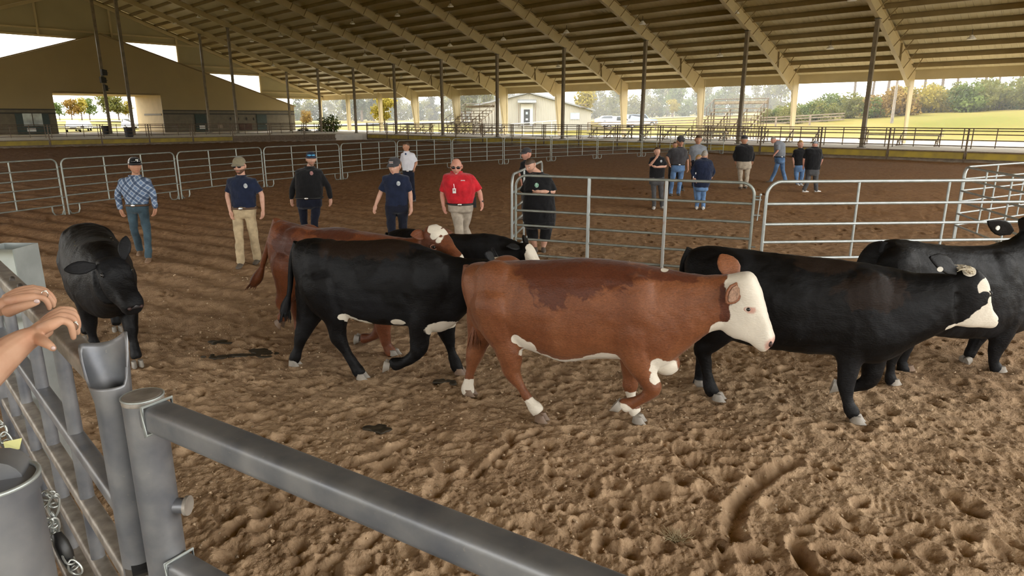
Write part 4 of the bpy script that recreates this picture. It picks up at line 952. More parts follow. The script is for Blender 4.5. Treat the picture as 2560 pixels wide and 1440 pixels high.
m_lidb = mat('black_eyelid', (0.012, 0.012, 0.012), 0.4)
m_tag = mat('white_ear_tag', (0.80, 0.78, 0.70), 0.4, 0, 0.03)

class Cow:
    def __init__(s, O, f, label, coat, group='cattle in the arena'):
        s.O = Vector((O[0], O[1], 0)); s.f = Vector((f[0], f[1], 0)).normalized(); s.l = Vector((-s.f.y, s.f.x, 0)); s.coat = coat
        s.e = empty('cow', s.O, 0, label, 'cow', group); s.mb = MB(); s.blobs = []; s.darks = []; s.pinks = []; s.negs = []
    def W(s, x, y, z): return s.O + s.f*x + s.l*y + Vector((0, 0, z))
    def px(s, a, b, y=0.0):
        """pixel on the vertical plane at lateral offset y -> local x,z"""
        p = onplane(a, b, s.O + s.l*y, s.l) - s.O
        return (p.dot(s.f), p.z)
    def loc(s, P): d = Vector(P) - s.O; return (d.dot(s.f), d.dot(s.l), d.z)
    def torso(s, st, n=24, sub=4):
        """st: (xt,zt,xb,zb,halfwidth)"""
        rings = []
        for xt, zt, xb, zb, hw in crom(st, sub):
            rg = []
            for k in range(n):
                a = 2*math.pi*k/n; c, q = math.cos(a), math.sin(a)
                cz = math.copysign(abs(c)**0.88, c); sy = math.copysign(abs(q)**0.82, q)
                m = 0.5 + 0.5*cz; wdt = hw*(1.0 - 0.10*max(0, cz)**2)
                rg.append(s.W(xb + (xt - xb)*m, wdt*sy, zb + (zt - zb)*m))
            rings.append(rg)
        s.mb.loft(rings)
    def limb(s, pts, flat=0.86):
        """pts: (x,y,z,r)"""
        a0, a1 = np.array(pts[0][:3]), np.array(pts[1][:3]); d0 = (a0 - a1)/max(1e-6, np.linalg.norm(a0 - a1)); e0 = a0 + d0*pts[0][3]*0.75
        pts = [(e0[0], e0[1]*0.6, e0[2], pts[0][3]*0.25)] + list(pts)
        K0 = len(pts); P = crom([(q[0], q[1], q[2], (q[3] + (0.014 if q[3] > 0.06 else 0.009))*(1.10 if i == K0 - 2 else 1.06 if i == K0 - 1 else 0.88 if (i in (K0 - 3, K0 - 4) and q[3] < 0.058) else 1.0)) for i, q in enumerate(pts)], 4)
        rings = []; K = len(P)
        for i, p in enumerate(P):
            d = P[min(i + 1, K - 1)][:3] - P[max(i - 1, 0)][:3]; d = Vector((d[0], d[1], d[2])).normalized()
            side = Vector((0, 1, 0)); side = (side - d*side.dot(d)).normalized(); fr = side.cross(d)
            r = p[3]; rg = []
            for k in range(12):
                a = 2*math.pi*k/12; q = Vector(p[:3]) + side*(r*flat*math.cos(a)) + fr*(r*math.sin(a)); rg.append(s.W(*q))
            rings.append(rg)
        s.mb.loft(rings)
    def blob(s, x, y, z, rx, ry, rz): s.mb.ellip(s.W(x, y, z), (rx, ry, rz), 14, 10, Matrix((s.f, s.l, Vector((0, 0, 1)))).transposed())
    def head(s, prof, yaw=0.0, pivot=None, sc=1.0):
        """prof: (xt,zt,xb,zb,hw) from behind the ears to the muzzle; yaw turns it about the vertical through pivot x"""
        rings = []; n = 20
        cx = pivot if pivot is not None else (prof[0][0] + prof[0][2])/2
        ca, sa = math.cos(yaw), math.sin(yaw)
        def T(x, y, z): dx = x - cx; return s.W(cx + dx*ca - y*sa, dx*sa + y*ca, z)
        s.hT = T
        for xt, zt, xb, zb, hw in crom(prof, 4):
            rg = []
            for k in range(n):
                a = 2*math.pi*k/n; c, q = math.cos(a), math.sin(a)
                cz = math.copysign(abs(c)**0.75, c); sy = math.copysign(abs(q)**0.7, q); m = 0.5 + 0.5*cz
                wd = hw*(0.80 + 0.24*m)
                rg.append(T(xb + (xt - xb)*m, wd*sy, zb + (zt - zb)*m))
            rings.append(rg)
        s.mb.loft(rings)
    def finish(s, voxel=0.0155, smooth=4):
        me = remeshed(s.mb, voxel, smooth, 0.6); co = co_array(me)
        nn = np.empty(len(co)*3, np.float32); me.vertices.foreach_get('normal', nn); nn = nn.reshape(-1, 3)
        dd = 0.016*(vnoise(co[:, 0]*5 + co[:, 1]*3 + 9, co[:, 2]*5 + co[:, 1]*2, 21) - 0.5) + 0.007*(vnoise(co[:, 0]*16 + co[:, 2]*4, co[:, 2]*13 + co[:, 1]*12, 22) - 0.5) + 0.003*(vnoise(co[:, 0]*45, co[:, 2]*40 + co[:, 1]*40, 23) - 0.5)
        co = (co + nn*dd[:, None]).astype(np.float32); me.vertices.foreach_set('co', co.ravel()); me.update()
        O = np.array(s.O); d = co - O; lx = d@np.array(s.f); ly = d@np.array(s.l); lz = d[:, 2]
        def field(bl, sym=True):
            w = np.full(len(co), -0.6)
            for x, y, z, rx, ry, rz in bl:
                yy = -np.abs(ly) if (sym and y <= 0) else ly
                q = np.sqrt(((lx - x)/rx)**2 + ((yy - y)/ry)**2 + ((lz - z)/rz)**2); w = np.maximum(w, np.clip(1.0 - q, -0.6, 0.6))
            return w
        wf = field(s.blobs); nf_ = field(s.negs); wf = np.where(nf_ > -0.25, np.minimum(wf, -nf_), wf) if s.negs else wf
        set_attr(me, 'white', wf); set_attr(me, 'dark', np.clip(field(s.darks) + 0.0, -1, 0.5)); set_attr(me, 'pink', np.clip(field(s.pinks)*4, 0, 1))
        s.body = link_mesh('body', me, s.coat, s.e, world=True)
        return s
    def hoof(s, x, y, z, ang=0.0, pitch=0.0, m=None, sc=1.0):
        """cloven hoof: x,z = fetlock end, toe points forward turned by ang; pitch tips it"""
        mb = MB(); sc = sc*0.82
        ca, sa = math.cos(ang), math.sin(ang); cp, sp = math.cos(pitch), math.sin(pitch)
        def T(px_, py_, pz_):
            X = px_*cp - pz_*sp; Z = px_*sp + pz_*cp; return s.W(x + X*ca - py_*sa, y + X*sa + py_*ca, z + Z)
        for sd in (-1, 1):
            rings = []
            for zz, x0, x1, w in ((0.0, -0.045, 0.045, 0.036), (-0.04, -0.05, 0.07, 0.04), (-0.075, -0.055, 0.10, 0.043)):
                rg = []
                for k in range(10):
                    a = 2*math.pi*k/10; cxm = (x0 + x1)/2; rx = (x1 - x0)/2
                    taper = 1 - 0.45*max(0, math.cos(a))
                    rg.append(T((cxm + rx*math.cos(a))*sc, sd*(0.032 + 0.004*math.cos(a)) + w*0.8*math.sin(a)*taper*sc, zz*sc))
                rings.append(rg)
            mb.loft(rings)
        return mb.build('hoof', m or m_hoof, s.e)
    def ear(s, base, tip, w, m, up=(0, 0, 1), thick=0.02, inner=None):
        """base/tip in world; leaf-shaped cupped ear"""
        base = Vector(base); tip = Vector(tip); d = (tip - base); L = d.length; d.normalize(); n = Vector(up); n = (n - d*n.dot(d)).normalized(); sd = d.cross(n)
        rings = []
        for t, wk in ((0.0, 0.38), (0.15, 0.62), (0.35, 0.95), (0.55, 1.0), (0.75, 0.82), (0.9, 0.5), (1.0, 0.14)):
            c = base + d*L*t; rg = []
            for k in range(12):
                a = 2*math.pi*k/12; cc = math.cos(a); cup = 0.28*w*wk*(cc*cc)
                rg.append(c + sd*(w*wk*cc) + n*(thick*math.sin(a)*(0.4 + 0.6*wk) + cup))
            rings.append(rg)
        mb = MB(); mb.loft(rings); o = mb.build('ear', m, s.e)
        me = o.data; set_attr(me, 'white', [-0.6]*len(me.vertices)); set_attr(me, 'dark', [-1.0]*len(me.vertices)); set_attr(me, 'pink', [0.0]*len(me.vertices))
        if inner:
            mb = MB(); rings = []
            for t, wk in ((0.15, 0.3), (0.35, 0.62), (0.6, 0.66), (0.8, 0.45), (0.92, 0.12)):
                c = base + d*L*t; rg = []
                for k in range(10):
                    a = 2*math.pi*k/10; cc = math.cos(a); cup = 0.28*w*wk*(cc*cc)
                    rg.append(c + sd*(w*wk*cc) + n*(thick*0.5*math.sin(a) + cup + thick*0.75))
                rings.append(rg)
            mb.loft(rings).build('inner_ear', inner, o)
        return o
    def eye(s, P, r=0.021, lid=None):
        P = Vector(P); o = MB().ellip(P, (r, r, r), 12, 8).build('eye', m_eye, s.e)
        MB().poly([P + s.f*(r*1.9*math.cos(a))*1.0 + Vector((0, 0, r*1.15*math.sin(a))) for a in [2*math.pi*k/14 for k in range(14)]], r*0.30, 6, closed=True).build('eyelid', lid or m_lidb, o)
        return o
    def tail(s, pts, m, sw):
        P = crom(pts, 5); o = MB().poly([s.W(*p[:3]) for p in P], [p[3] for p in P], 10).build('tail', m, s.e)
        for a in ('white', 'dark', 'pink'): set_attr(o.data, a, [-0.6 if a != 'pink' else 0.0]*len(o.data.vertices))
        Q = crom(sw, 5); q = MB().poly([s.W(*p[:3]) for p in Q], [p[3] for p in Q], 12)
        for k in range(26):
            rr = random.Random(k); e0 = Q[-3]; a = rr.uniform(0, 6.28); ro = 0.035*rr.random()
            st = s.W(*Q[len(Q)//3][:3]) + Vector((ro*math.cos(a), ro*math.sin(a), 0)); en = s.W(*Q[-1][:3]) + Vector((2.2*ro*math.cos(a), 2.2*ro*math.sin(a), -0.06*rr.random()))
            q.poly([st, st.lerp(en, 0.5) + Vector((0, 0, 0.0)), en], [0.008, 0.007, 0.002], 5)
        o2 = q.build('tail_switch', m, o)
        for a in ('white', 'dark', 'pink'): set_attr(o2.data, a, [-0.6 if a != 'pink' else 0.0]*len(o2.data.vertices))

def conv(x0, y0, sc): return lambda a, b: (x0 + a/sc, y0 + b/sc)
def station(c, cv, top, bot, hw, y=0.0):
    a = c.px(*cv(*top), y); b = c.px(*cv(*bot), y); return (a[0], a[1], b[0], b[1], hw)
def legpts(c, cv, pts, y, y0=None):
    """pts: (cx,cy,r in m[,y]) -> local"""
    out = []
    for i, p in enumerate(pts):
        yy = p[3] if len(p) > 3 else y
        x, z = c.px(*cv(p[0], p[1]), yy); out.append((x, yy, z, p[2]))
    return out

# --- russet cow with the white face, centre foreground
c = Cow((0.45, 5.235), (0.934, -0.358), 'russet brown cow with white face and white socks, walking right in front', m_red); cv = conv(1120, 600, 2.88)
ST = [((128, 240), (165, 430), 0.10), ((150, 180), (225, 600), 0.19), ((260, 157), (330, 690), 0.25), ((450, 150), (480, 735), 0.275), ((700, 143), (690, 800), 0.295), ((950, 126), (880, 862), 0.31), ((1200, 148), (1100, 838), 0.30),
      ((1380, 172), (1290, 850), 0.28), ((1530, 205), (1480, 925), 0.255), ((1680, 232), (1620, 860), 0.21), ((1830, 248), (1770, 745), 0.165), ((1950, 252), (1890, 660), 0.135), ((2060, 245), (1990, 640), 0.115)]
c.torso([station(c, cv, *p) for p in ST])
HD = [((2010, 262), (1960, 630), 0.095), ((2110, 228), (2000, 665), 0.125), ((2190, 232), (2050, 700), 0.135), ((2245, 330), (2105, 712), 0.125), ((2280, 430), (2150, 728), 0.105), ((2305, 520), (2190, 745), 0.09), ((2335, 620), (2225, 768), 0.082), ((2354, 690), (2262, 788), 0.08), ((2352, 722), (2292, 786), 0.062)]
c.head([station(c, cv, *p) for p in HD], yaw=-0.12)
c.limb(legpts(c, cv, [(330, 420, 0.20), (370, 590, 0.175), (420, 740, 0.125), (450, 860, 0.088), (462, 950, 0.066), (520, 1050, 0.047), (585, 1150, 0.045), (625, 1205, 0.05), (655, 1245, 0.045)], -0.15))
c.limb(legpts(c, cv, [(290, 470, 0.18), (255, 620, 0.14), (215, 740, 0.092), (185, 835, 0.066), (165, 930, 0.046), (150, 1020, 0.045), (143, 1075, 0.05), (150, 1110, 0.045)], 0.13))
c.limb(legpts(c, cv, [(1330, 620, 0.19, -0.12), (1350, 800, 0.13), (1395, 910, 0.095), (1440, 1000, 0.07), (1472, 1065, 0.064), (1440, 1115, 0.054), (1360, 1162, 0.043), (1285, 1188, 0.048), (1255, 1205, 0.043)], -0.15))
c.limb(legpts(c, cv, [(1340, 700, 0.15), (1325, 880, 0.085), (1312, 990, 0.06), (1308, 1050, 0.06), (1318, 1130, 0.042), (1338, 1215, 0.047), (1362, 1250, 0.044)], 0.12))
x, z = c.px(*cv(1330, 560), -0.2); c.blob(x, -0.15, z, 0.24, 0.14, 0.34)
x, z = c.px(*cv(320, 380), -0.2); c.blob(x, -0.12, z, 0.22, 0.16, 0.26); c.blob(x, 0.12, z, 0.22, 0.16, 0.26)
x, z = c.px(*cv(1560, 880)); c.blob(x, 0, z, 0.12, 0.09, 0.10)
def W_(a, b, rx, ry, rz, y=-0.0): x, z = c.px(*cv(a, b), y); c.blobs.append((x, y, z, rx, ry, rz))
for a, b, r in ((2170, 320, 0.20), (2190, 480, 0.19), (2230, 620, 0.19), (2290, 720, 0.15), (2120, 640, 0.15), (2020, 660, 0.11), (1960, 640, 0.09), (2235, 400, 0.15)): W_(a, b, r*0.85, 0.4, r)
for a, b, r in ((640, 795, 0.06), (740, 845, 0.075), (860, 880, 0.085), (1000, 872, 0.08), (1120, 842, 0.075), (1180, 815, 0.065)): W_(a, b - 22, r*1.9, 0.40, r*0.95)
for a, b, r in ((500, 715, 0.05), (535, 750, 0.055), (590, 775, 0.055)): x, z = c.px(*cv(a, b), -0.22); c.blobs.append((x, -0.22, z, r, 0.14, r))
for a, b, r in ((1530, 850, 0.10), (1570, 900, 0.11), (1520, 930, 0.08)): W_(a, b, r*0.9, 0.26, r)
W_(150, 1060, 0.12, 0.12, 0.10, 0.13); W_(640, 1200, 0.13, 0.12, 0.09, -0.15); W_(1350, 1245, 0.1, 0.1, 0.06, 0.12); W_(1270, 1205, 0.07, 0.1, 0.06, -0.15)
W_(1560, 215, 0.03, 0.06, 0.02)
for a, b, rx, rz in ((700, 200, 0.3, 0.14), (900, 230, 0.34, 0.2), (1100, 220, 0.3, 0.14), (760, 340, 0.16, 0.16), (1600, 260, 0.3, 0.06), (2060, 420, 0.1, 0.25)):
    x, z = c.px(*cv(a, b), -0.2); c.darks.append((x, -0.2, z, rx, 0.4, rz))
x, z = c.px(*cv(2330, 735)); c.pinks.append((x, 0, z, 0.06, 0.3, 0.07)); x, z = c.px(*cv(2182, 503), -0.12); c.pinks.append((x, -0.12, z, 0.04, 0.08, 0.03))
c.finish()
m_pinkear = mat('dusky_inner_ear', (0.26, 0.15, 0.095), 0.8, 0, 0.3, 60)
x, z = c.px(*cv(2178, 500), -0.13); c.eye(c.hT(x, -0.110, z), 0.0155, m_lid)
x, z = c.px(*cv(2330, 738), -0.06); MB().ellip(c.hT(x, -0.055, z), (0.016, 0.022, 0.024), 10, 8).build('nostril', m_nos, c.e)
a = c.px(*cv(2085, 320), -0.1); b = c.px(*cv(2005, 452), -0.2); c.ear(c.W(a[0], -0.10, a[1]), c.W(b[0], -0.22, b[1]), 0.068, c.coat, up=(0.35, -0.9, 0.25), inner=m_pinkear)
a = c.px(*cv(2070, 285), 0.1); b = c.px(*cv(1962, 105), 0.16); c.ear(c.W(a[0], 0.09, a[1]), c.W(b[0], 0.16, b[1]), 0.088, c.coat, up=(0.25, -0.95, 0.1))
x, z = c.px(*cv(665, 1262), -0.15); c.hoof(x, -0.15, 0.075, m=m_hoofd)
x, z = c.px(*cv(150, 1115), 0.13); c.hoof(x, 0.13, 0.075, m=m_hoofd)
x, z = c.px(*cv(1368, 1262), 0.12); c.hoof(x, 0.12, 0.075, m=m_hoof)
x, z = c.px(*cv(1250, 1208), -0.15); c.hoof(x, -0.15, z, pitch=-2.2, m=m_hoof)
c.tail([(-0.0 + c.px(*cv(150, 190))[0], 0, c.px(*cv(150, 190))[1], 0.05), (c.px(*cv(125, 330))[0], 0, c.px(*cv(125, 330))[1], 0.035), (c.px(*cv(150, 480))[0], 0.02, c.px(*cv(150, 480))[1], 0.028), (c.px(*cv(180, 620))[0], 0.03, c.px(*cv(180, 620))[1], 0.022)], c.coat,
       [(c.px(*cv(180, 600))[0], 0.03, c.px(*cv(180, 600))[1], 0.025), (c.px(*cv(185, 680))[0], 0.03, c.px(*cv(185, 680))[1], 0.035), (c.px(*cv(170, 760))[0], 0.03, c.px(*cv(170, 760))[1], 0.01)])

# --- black cow left of it
c = Cow((-1.35, 6.21), (0.992, -0.126), 'black cow with white belly patches, walking between the two russet cows', m_blk); cv = conv(600, 520, 3.13)
ST = [((425, 350), (455, 520), 0.09), ((450, 268), (520, 690), 0.19), ((570, 238), (620, 790), 0.25), ((760, 258), (780, 800), 0.27), ((980, 255), (960, 875), 0.30), ((1190, 242), (1180, 900), 0.30), ((1380, 285), (1350, 915), 0.28), ((1530, 330), (1540, 965), 0.25),
      ((1660, 375), (1690, 900), 0.20), ((1800, 395), (1830, 760), 0.15), ((1950, 400), (1960, 640), 0.12)]
c.torso([station(c, cv, *p) for p in ST])
HD = [((1950, 395), (1930, 640), 0.09), ((2060, 375), (1970, 690), 0.12), ((2130, 400), (2030, 730), 0.125), ((2180, 520), (2090, 770), 0.1), ((2220, 640), (2130, 810), 0.085), ((2250, 730), (2170, 840), 0.078), ((2255, 780), (2210, 850), 0.06)]
c.head([station(c, cv, *p) for p in HD])
c.limb(legpts(c, cv, [(640, 560, 0.22), (690, 720, 0.185), (745, 850, 0.12), (760, 950, 0.082), (775, 1020, 0.07), (830, 1120, 0.05), (890, 1220, 0.047), (920, 1270, 0.05), (945, 1305, 0.045)], -0.14))
c.limb(legpts(c, cv, [(590, 600, 0.19), (560, 780, 0.14), (510, 920, 0.09), (480, 1000, 0.066), (455, 1090, 0.048), (435, 1160, 0.05), (420, 1200, 0.045)], 0.13))
c.limb(legpts(c, cv, [(1440, 700, 0.18, -0.1), (1420, 880, 0.125), (1405, 1000, 0.085), (1400, 1090, 0.07), (1360, 1160, 0.055), (1280, 1205, 0.045), (1210, 1222, 0.05), (1185, 1228, 0.045)], -0.14))
c.limb(legpts(c, cv, [(1600, 760, 0.13), (1610, 940, 0.085), (1635, 1040, 0.06), (1655, 1120, 0.045), (1690, 1230, 0.047), (1710, 1275, 0.044)], 0.12))
x, z = c.px(*cv(1450, 620), -0.2); c.blob(x, -0.14, z, 0.24, 0.14, 0.34)
x, z = c.px(*cv(600, 480), -0.2); c.blob(x, -0.12, z, 0.2, 0.16, 0.24); c.blob(x, 0.12, z, 0.2, 0.16, 0.24)
for a, b, r in ((870, 830, 0.05), (920, 860, 0.055), (1000, 890, 0.06), (1280, 870, 0.055), (1560, 930, 0.085), (1620, 920, 0.085)): W_(a, b - 26, r*1.7, 0.30, r*0.95)
for a, b, r in ((2040, 395, 0.07), (2130, 420, 0.1), (2180, 560, 0.12), (2200, 700, 0.12)): W_(a, b, r, 0.3, r)
for a, b, rx, rz in ((800, 300, 0.25, 0.12), (1100, 300, 0.3, 0.12)):
    x, z = c.px(*cv(a, b), -0.2); c.darks.append((x, -0.2, z, rx, 0.4, rz))
c.finish()
P = c.px(*cv(1985, 420), -0.1); Q = c.px(*cv(1915, 330), -0.2); c.ear(c.W(P[0], -0.09, P[1]), c.W(Q[0], -0.2, Q[1] - 0.03), 0.06, c.coat, up=(0.3, -0.7, 0.6))
c.ear(c.W(P[0], 0.09, P[1]), c.W(Q[0], 0.22, Q[1] - 0.08), 0.06, c.coat, up=(0.5, 0.5, 0.5))
x, z = c.px(*cv(2075, 530), -0.1); c.eye(c.W(x, -0.105, z), 0.019)
x, z = c.px(*cv(950, 1315), -0.14); c.hoof(x, -0.14, 0.075)
x, z = c.px(*cv(420, 1215), 0.13); c.hoof(x, 0.13, 0.075)
x, z = c.px(*cv(1715, 1290), 0.12); c.hoof(x, 0.12, 0.075, m=m_hoofd)
x, z = c.px(*cv(1180, 1230), -0.14); c.hoof(x, -0.14, z, pitch=-1.75)
T_ = [c.px(*cv(*q)) for q in ((455, 275), (415, 380), (400, 500), (392, 620), (375, 720))]; S_ = [c.px(*cv(*q)) for q in ((380, 690), (358, 770), (350, 830), (352, 855))]
c.tail([(a, 0, b, r) for (a, b), r in zip(T_, (0.05, 0.036, 0.03, 0.026, 0.022))], c.coat, [(a, 0, b, r) for (a, b), r in zip(S_, (0.025, 0.05, 0.045, 0.012))])

# --- black white-faced cow on the right
c = Cow((2.55, 5.44), (0.915, -0.404), 'black cow with a white blaze and jaw, walking right behind the russet cow', m_blk); cv = conv(1660, 520, 2.482)
ST = [((128, 330), (150, 480), 0.10), ((165, 262), (200, 640), 0.20), ((260, 236), (300, 760), 0.255), ((420, 246), (420, 810), 0.28), ((650, 276), (640, 865), 0.30), ((900, 302), (880, 893), 0.31), ((1100, 325), (1080, 905), 0.29), ((1270, 347), (1270, 960), 0.265),
      ((1400, 372), (1420, 930), 0.225), ((1540, 398), (1570, 835), 0.18), ((1680, 404), (1690, 775), 0.145), ((1790, 402), (1790, 735), 0.12)]
c.torso([station(c, cv, *p) for p in ST])
HD = [((1790, 400), (1770, 725), 0.10), ((1890, 375), (1830, 735), 0.125), ((1960, 395), (1890, 748), 0.125), ((2015, 470), (1950, 755), 0.11), ((2030, 560), (1990, 760), 0.095), ((2050, 630), (2025, 764), 0.085), ((2090, 680), (2055, 768), 0.078), ((2105, 710), (2080, 765), 0.058)]
c.head([station(c, cv, *p) for p in HD], yaw=0.35)
c.limb(legpts(c, cv, [(330, 560, 0.23), (330, 720, 0.185), (290, 810, 0.12), (245, 880, 0.075), (255, 950, 0.056), (270, 1040, 0.046), (285, 1110, 0.05), (315, 1155, 0.045)], -0.13))
c.limb(legpts(c, cv, [(300, 600, 0.18), (270, 760, 0.12), (240, 860, 0.066), (230, 960, 0.046), (215, 1060, 0.045), (205, 1120, 0.048), (210, 1145, 0.044)], 0.14))
c.limb(legpts(c, cv, [(1180, 680, 0.20, -0.1), (1160, 860, 0.13), (1150, 960, 0.088), (1135, 1060, 0.066), (1130, 1110, 0.06), (1138, 1190, 0.045), (1165, 1260, 0.048), (1185, 1290, 0.045)], -0.13))
c.limb(legpts(c, cv, [(1290, 760, 0.15), (1300, 930, 0.10), (1285, 1030, 0.072), (1255, 1080, 0.06), (1180, 1110, 0.043), (1110, 1110, 0.046), (1095, 1108, 0.04)], 0.13))
x, z = c.px(*cv(1230, 640), -0.2); c.blob(x, -0.14, z, 0.25, 0.14, 0.34)
x, z = c.px(*cv(330, 480), -0.2); c.blob(x, -0.12, z, 0.22, 0.17, 0.26); c.blob(x, 0.12, z, 0.22, 0.17, 0.26)
for a, b, r in ((1780, 738, 0.05), (1860, 740, 0.07), (1930, 725, 0.1), (1985, 690, 0.11), (2030, 745, 0.07), (2000, 480, 0.075), (2020, 540, 0.06), (2010, 620, 0.055), (1890, 385, 0.045), (2060, 755, 0.05)): W_(a, b, r, 0.35, r*0.9)
for a, b, rx, rz in ((1000, 340, 0.25, 0.10), (1300, 520, 0.25, 0.15)):
    x, z = c.px(*cv(a, b), -0.2); c.darks.append((x, -0.2, z, rx, 0.4, rz))
for a, b, r in ((1992, 555, 0.042), (1985, 590, 0.035)): x, z = c.px(*cv(a, b), -0.08); c.negs.append((x, -0.08, z, r, 0.3, r))
c.finish()
x, z = c.px(*cv(1992, 545), -0.1); c.eye(c.hT(x, -0.09, z), 0.022)
x, z = c.px(*cv(2088, 712), -0.05); MB().ellip(c.hT(x - 0.01, -0.05, z), (0.014, 0.018, 0.016), 10, 8).build('nostril', m_nos, c.e)
m_blkpatch = mat('black_eye_patch', (0.010, 0.010, 0.011), 0.5)
P = c.px(*cv(1810, 400), -0.1); Q = c.px(*cv(1650, 305), -0.2); er = c.ear(c.W(P[0], -0.09, P[1]), c.W(Q[0], -0.2, Q[1]), 0.075, c.coat, up=(0.5, -0.8, 0.3))
x, z = c.px(*cv(1712, 378), -0.22); MB().tube(c.W(x, -0.225, z), c.W(x, -0.235, z), 0.02, 14).build('ear_tag', m_tag, c.e)
mb = MB()
for k in range(40):
    rr = random.Random(k); p0 = c.px(*cv(1900 + rr.uniform(-25, 25), 395 + rr.uniform(-12, 12)), -0.03); p1 = c.px(*cv(1835 + rr.uniform(-35, 40), 372 + rr.uniform(-16, 18)), -0.08)
    mb.poly([c.W(p0[0], rr.uniform(-0.08, 0.02), p0[1]), c.W((p0[0] + p1[0])/2, rr.uniform(-0.1, 0), (p0[1] + p1[1])/2 + 0.02), c.W(p1[0], rr.uniform(-0.12, 0), p1[1])], [0.006, 0.005, 0.002], 5)
mb.build('forelock', mat('cream_hair', (0.62, 0.55, 0.42), 0.6), c.e)
x, z = c.px(*cv(330, 1170), -0.13); c.hoof(x, -0.13, 0.075, sc=1.05)
x, z = c.px(*cv(212, 1150), 0.14); c.hoof(x, 0.14, 0.075, sc=1.05)
x, z = c.px(*cv(1190, 1300), -0.13); c.hoof(x, -0.13, 0.075, sc=1.05)
x, z = c.px(*cv(1090, 1108), 0.13); c.hoof(x, 0.13, z, pitch=-1.8)
T_ = [c.px(*cv(*q), 0.02) for q in ((170, 260), (125, 340), (112, 450), (118, 560))]
c.tail([(a, 0.03, b, r) for (a, b), r in zip(T_, (0.05, 0.036, 0.03, 0.024))], c.coat, [(T_[3][0], 0.03, T_[3][1] + 0.05, 0.025), (T_[3][0] + 0.02, 0.03, T_[3][1] - 0.1, 0.045), (T_[3][0] + 0.03, 0.03, T_[3][1] - 0.25, 0.012)])

# --- black cow at the right edge
c = Cow((4.05, 6.18), (0.967, 0.254), 'black cow with a raised head at the right edge, ear tag showing', m_blk); cv = conv(1660, 520, 2.482)
ST = [((1352, 300), (1365, 480), 0.09), ((1375, 215), (1420, 640), 0.19), ((1450, 190), (1480, 740), 0.25), ((1600, 208), (1600, 780), 0.28), ((1780, 232), (1770, 800), 0.30), ((1960, 236), (1940, 800), 0.29), ((2090, 222), (2070, 790), 0.265), ((2180, 190), (2200, 740), 0.22), ((2250, 130), (2330, 600), 0.17), ((2300, 80), (2390, 420), 0.13)]
c.torso([station(c, cv, *p) for p in ST])
HD = [((2230, 70), (2270, 330), 0.10), ((2290, 45), (2330, 330), 0.125), ((2370, 60), (2390, 320), 0.12), ((2450, 110), (2440, 320), 0.095), ((2530, 180), (2500, 320), 0.08), ((2570, 240), (2540, 320), 0.06)]
c.head([station(c, cv, *p) for p in HD], yaw=-0.3)
c.limb(legpts(c, cv, [(1500, 520, 0.21), (1480, 700, 0.16), (1440, 850, 0.09), (1415, 930, 0.06), (1405, 1010, 0.045), (1405, 1060, 0.048), (1410, 1085, 0.044)], -0.13))
c.limb(legpts(c, cv, [(1520, 560, 0.18), (1520, 740, 0.12), (1490, 880, 0.066), (1475, 950, 0.046), (1485, 1000, 0.047), (1495, 1020, 0.044)], 0.14))
c.limb(legpts(c, cv, [(2120, 600, 0.18, -0.1), (2105, 740, 0.12), (2075, 840, 0.075), (2055, 890, 0.06), (2045, 950, 0.045), (2055, 985, 0.046), (2068, 998, 0.044)], -0.13))
c.limb(legpts(c, cv, [(2010, 640, 0.14), (1960, 780, 0.085), (1925, 850, 0.06), (1900, 900, 0.046), (1890, 925, 0.044)], 0.13))
c.blob(*[c.px(*cv(2090, 480), -0.2)[0], -0.14, c.px(*cv(2090, 480), -0.2)[1]], 0.24, 0.14, 0.32)
x, z = c.px(*cv(1490, 400), -0.2); c.blob(x, -0.12, z, 0.2, 0.16, 0.24); c.blob(x, 0.12, z, 0.2, 0.16, 0.24)
c.finish()
P = c.px(*cv(2160, 150), -0.1); Q = c.px(*cv(2010, 85), -0.22); c.ear(c.W(P[0], -0.09, P[1]), c.W(Q[0], -0.22, Q[1]), 0.075, c.coat, up=(0.2, -0.9, -0.3))
x, z = c.px(*cv(2058, 122), -0.22); MB().tube(c.W(x, -0.235, z), c.W(x, -0.245, z), 0.022, 14).build('ear_tag', m_tag, c.e)
x, z = c.px(*cv(1415, 1092), -0.13); c.hoof(x, -0.13, 0.075)
x, z = c.px(*cv(1500, 1025), 0.14); c.hoof(x, 0.14, 0.075, m=m_hoofd)
x, z = c.px(*cv(2075, 1000), -0.13); c.hoof(x, -0.13, 0.075)
x, z = c.px(*cv(1888, 930), 0.13); c.hoof(x, 0.13, z, pitch=-1.2, m=m_hoof)
T_ = [c.px(*cv(*q), 0.02) for q in ((1385, 215), (1350, 300), (1340, 420), (1342, 520))]
c.tail([(a, 0.03, b, r) for (a, b), r in zip(T_, (0.05, 0.036, 0.03, 0.024))], c.coat, [(T_[3][0], 0.03, T_[3][1] + 0.05, 0.025), (T_[3][0] + 0.02, 0.03, T_[3][1] - 0.12, 0.045), (T_[3][0] + 0.03, 0.03, T_[3][1] - 0.28, 0.012)])

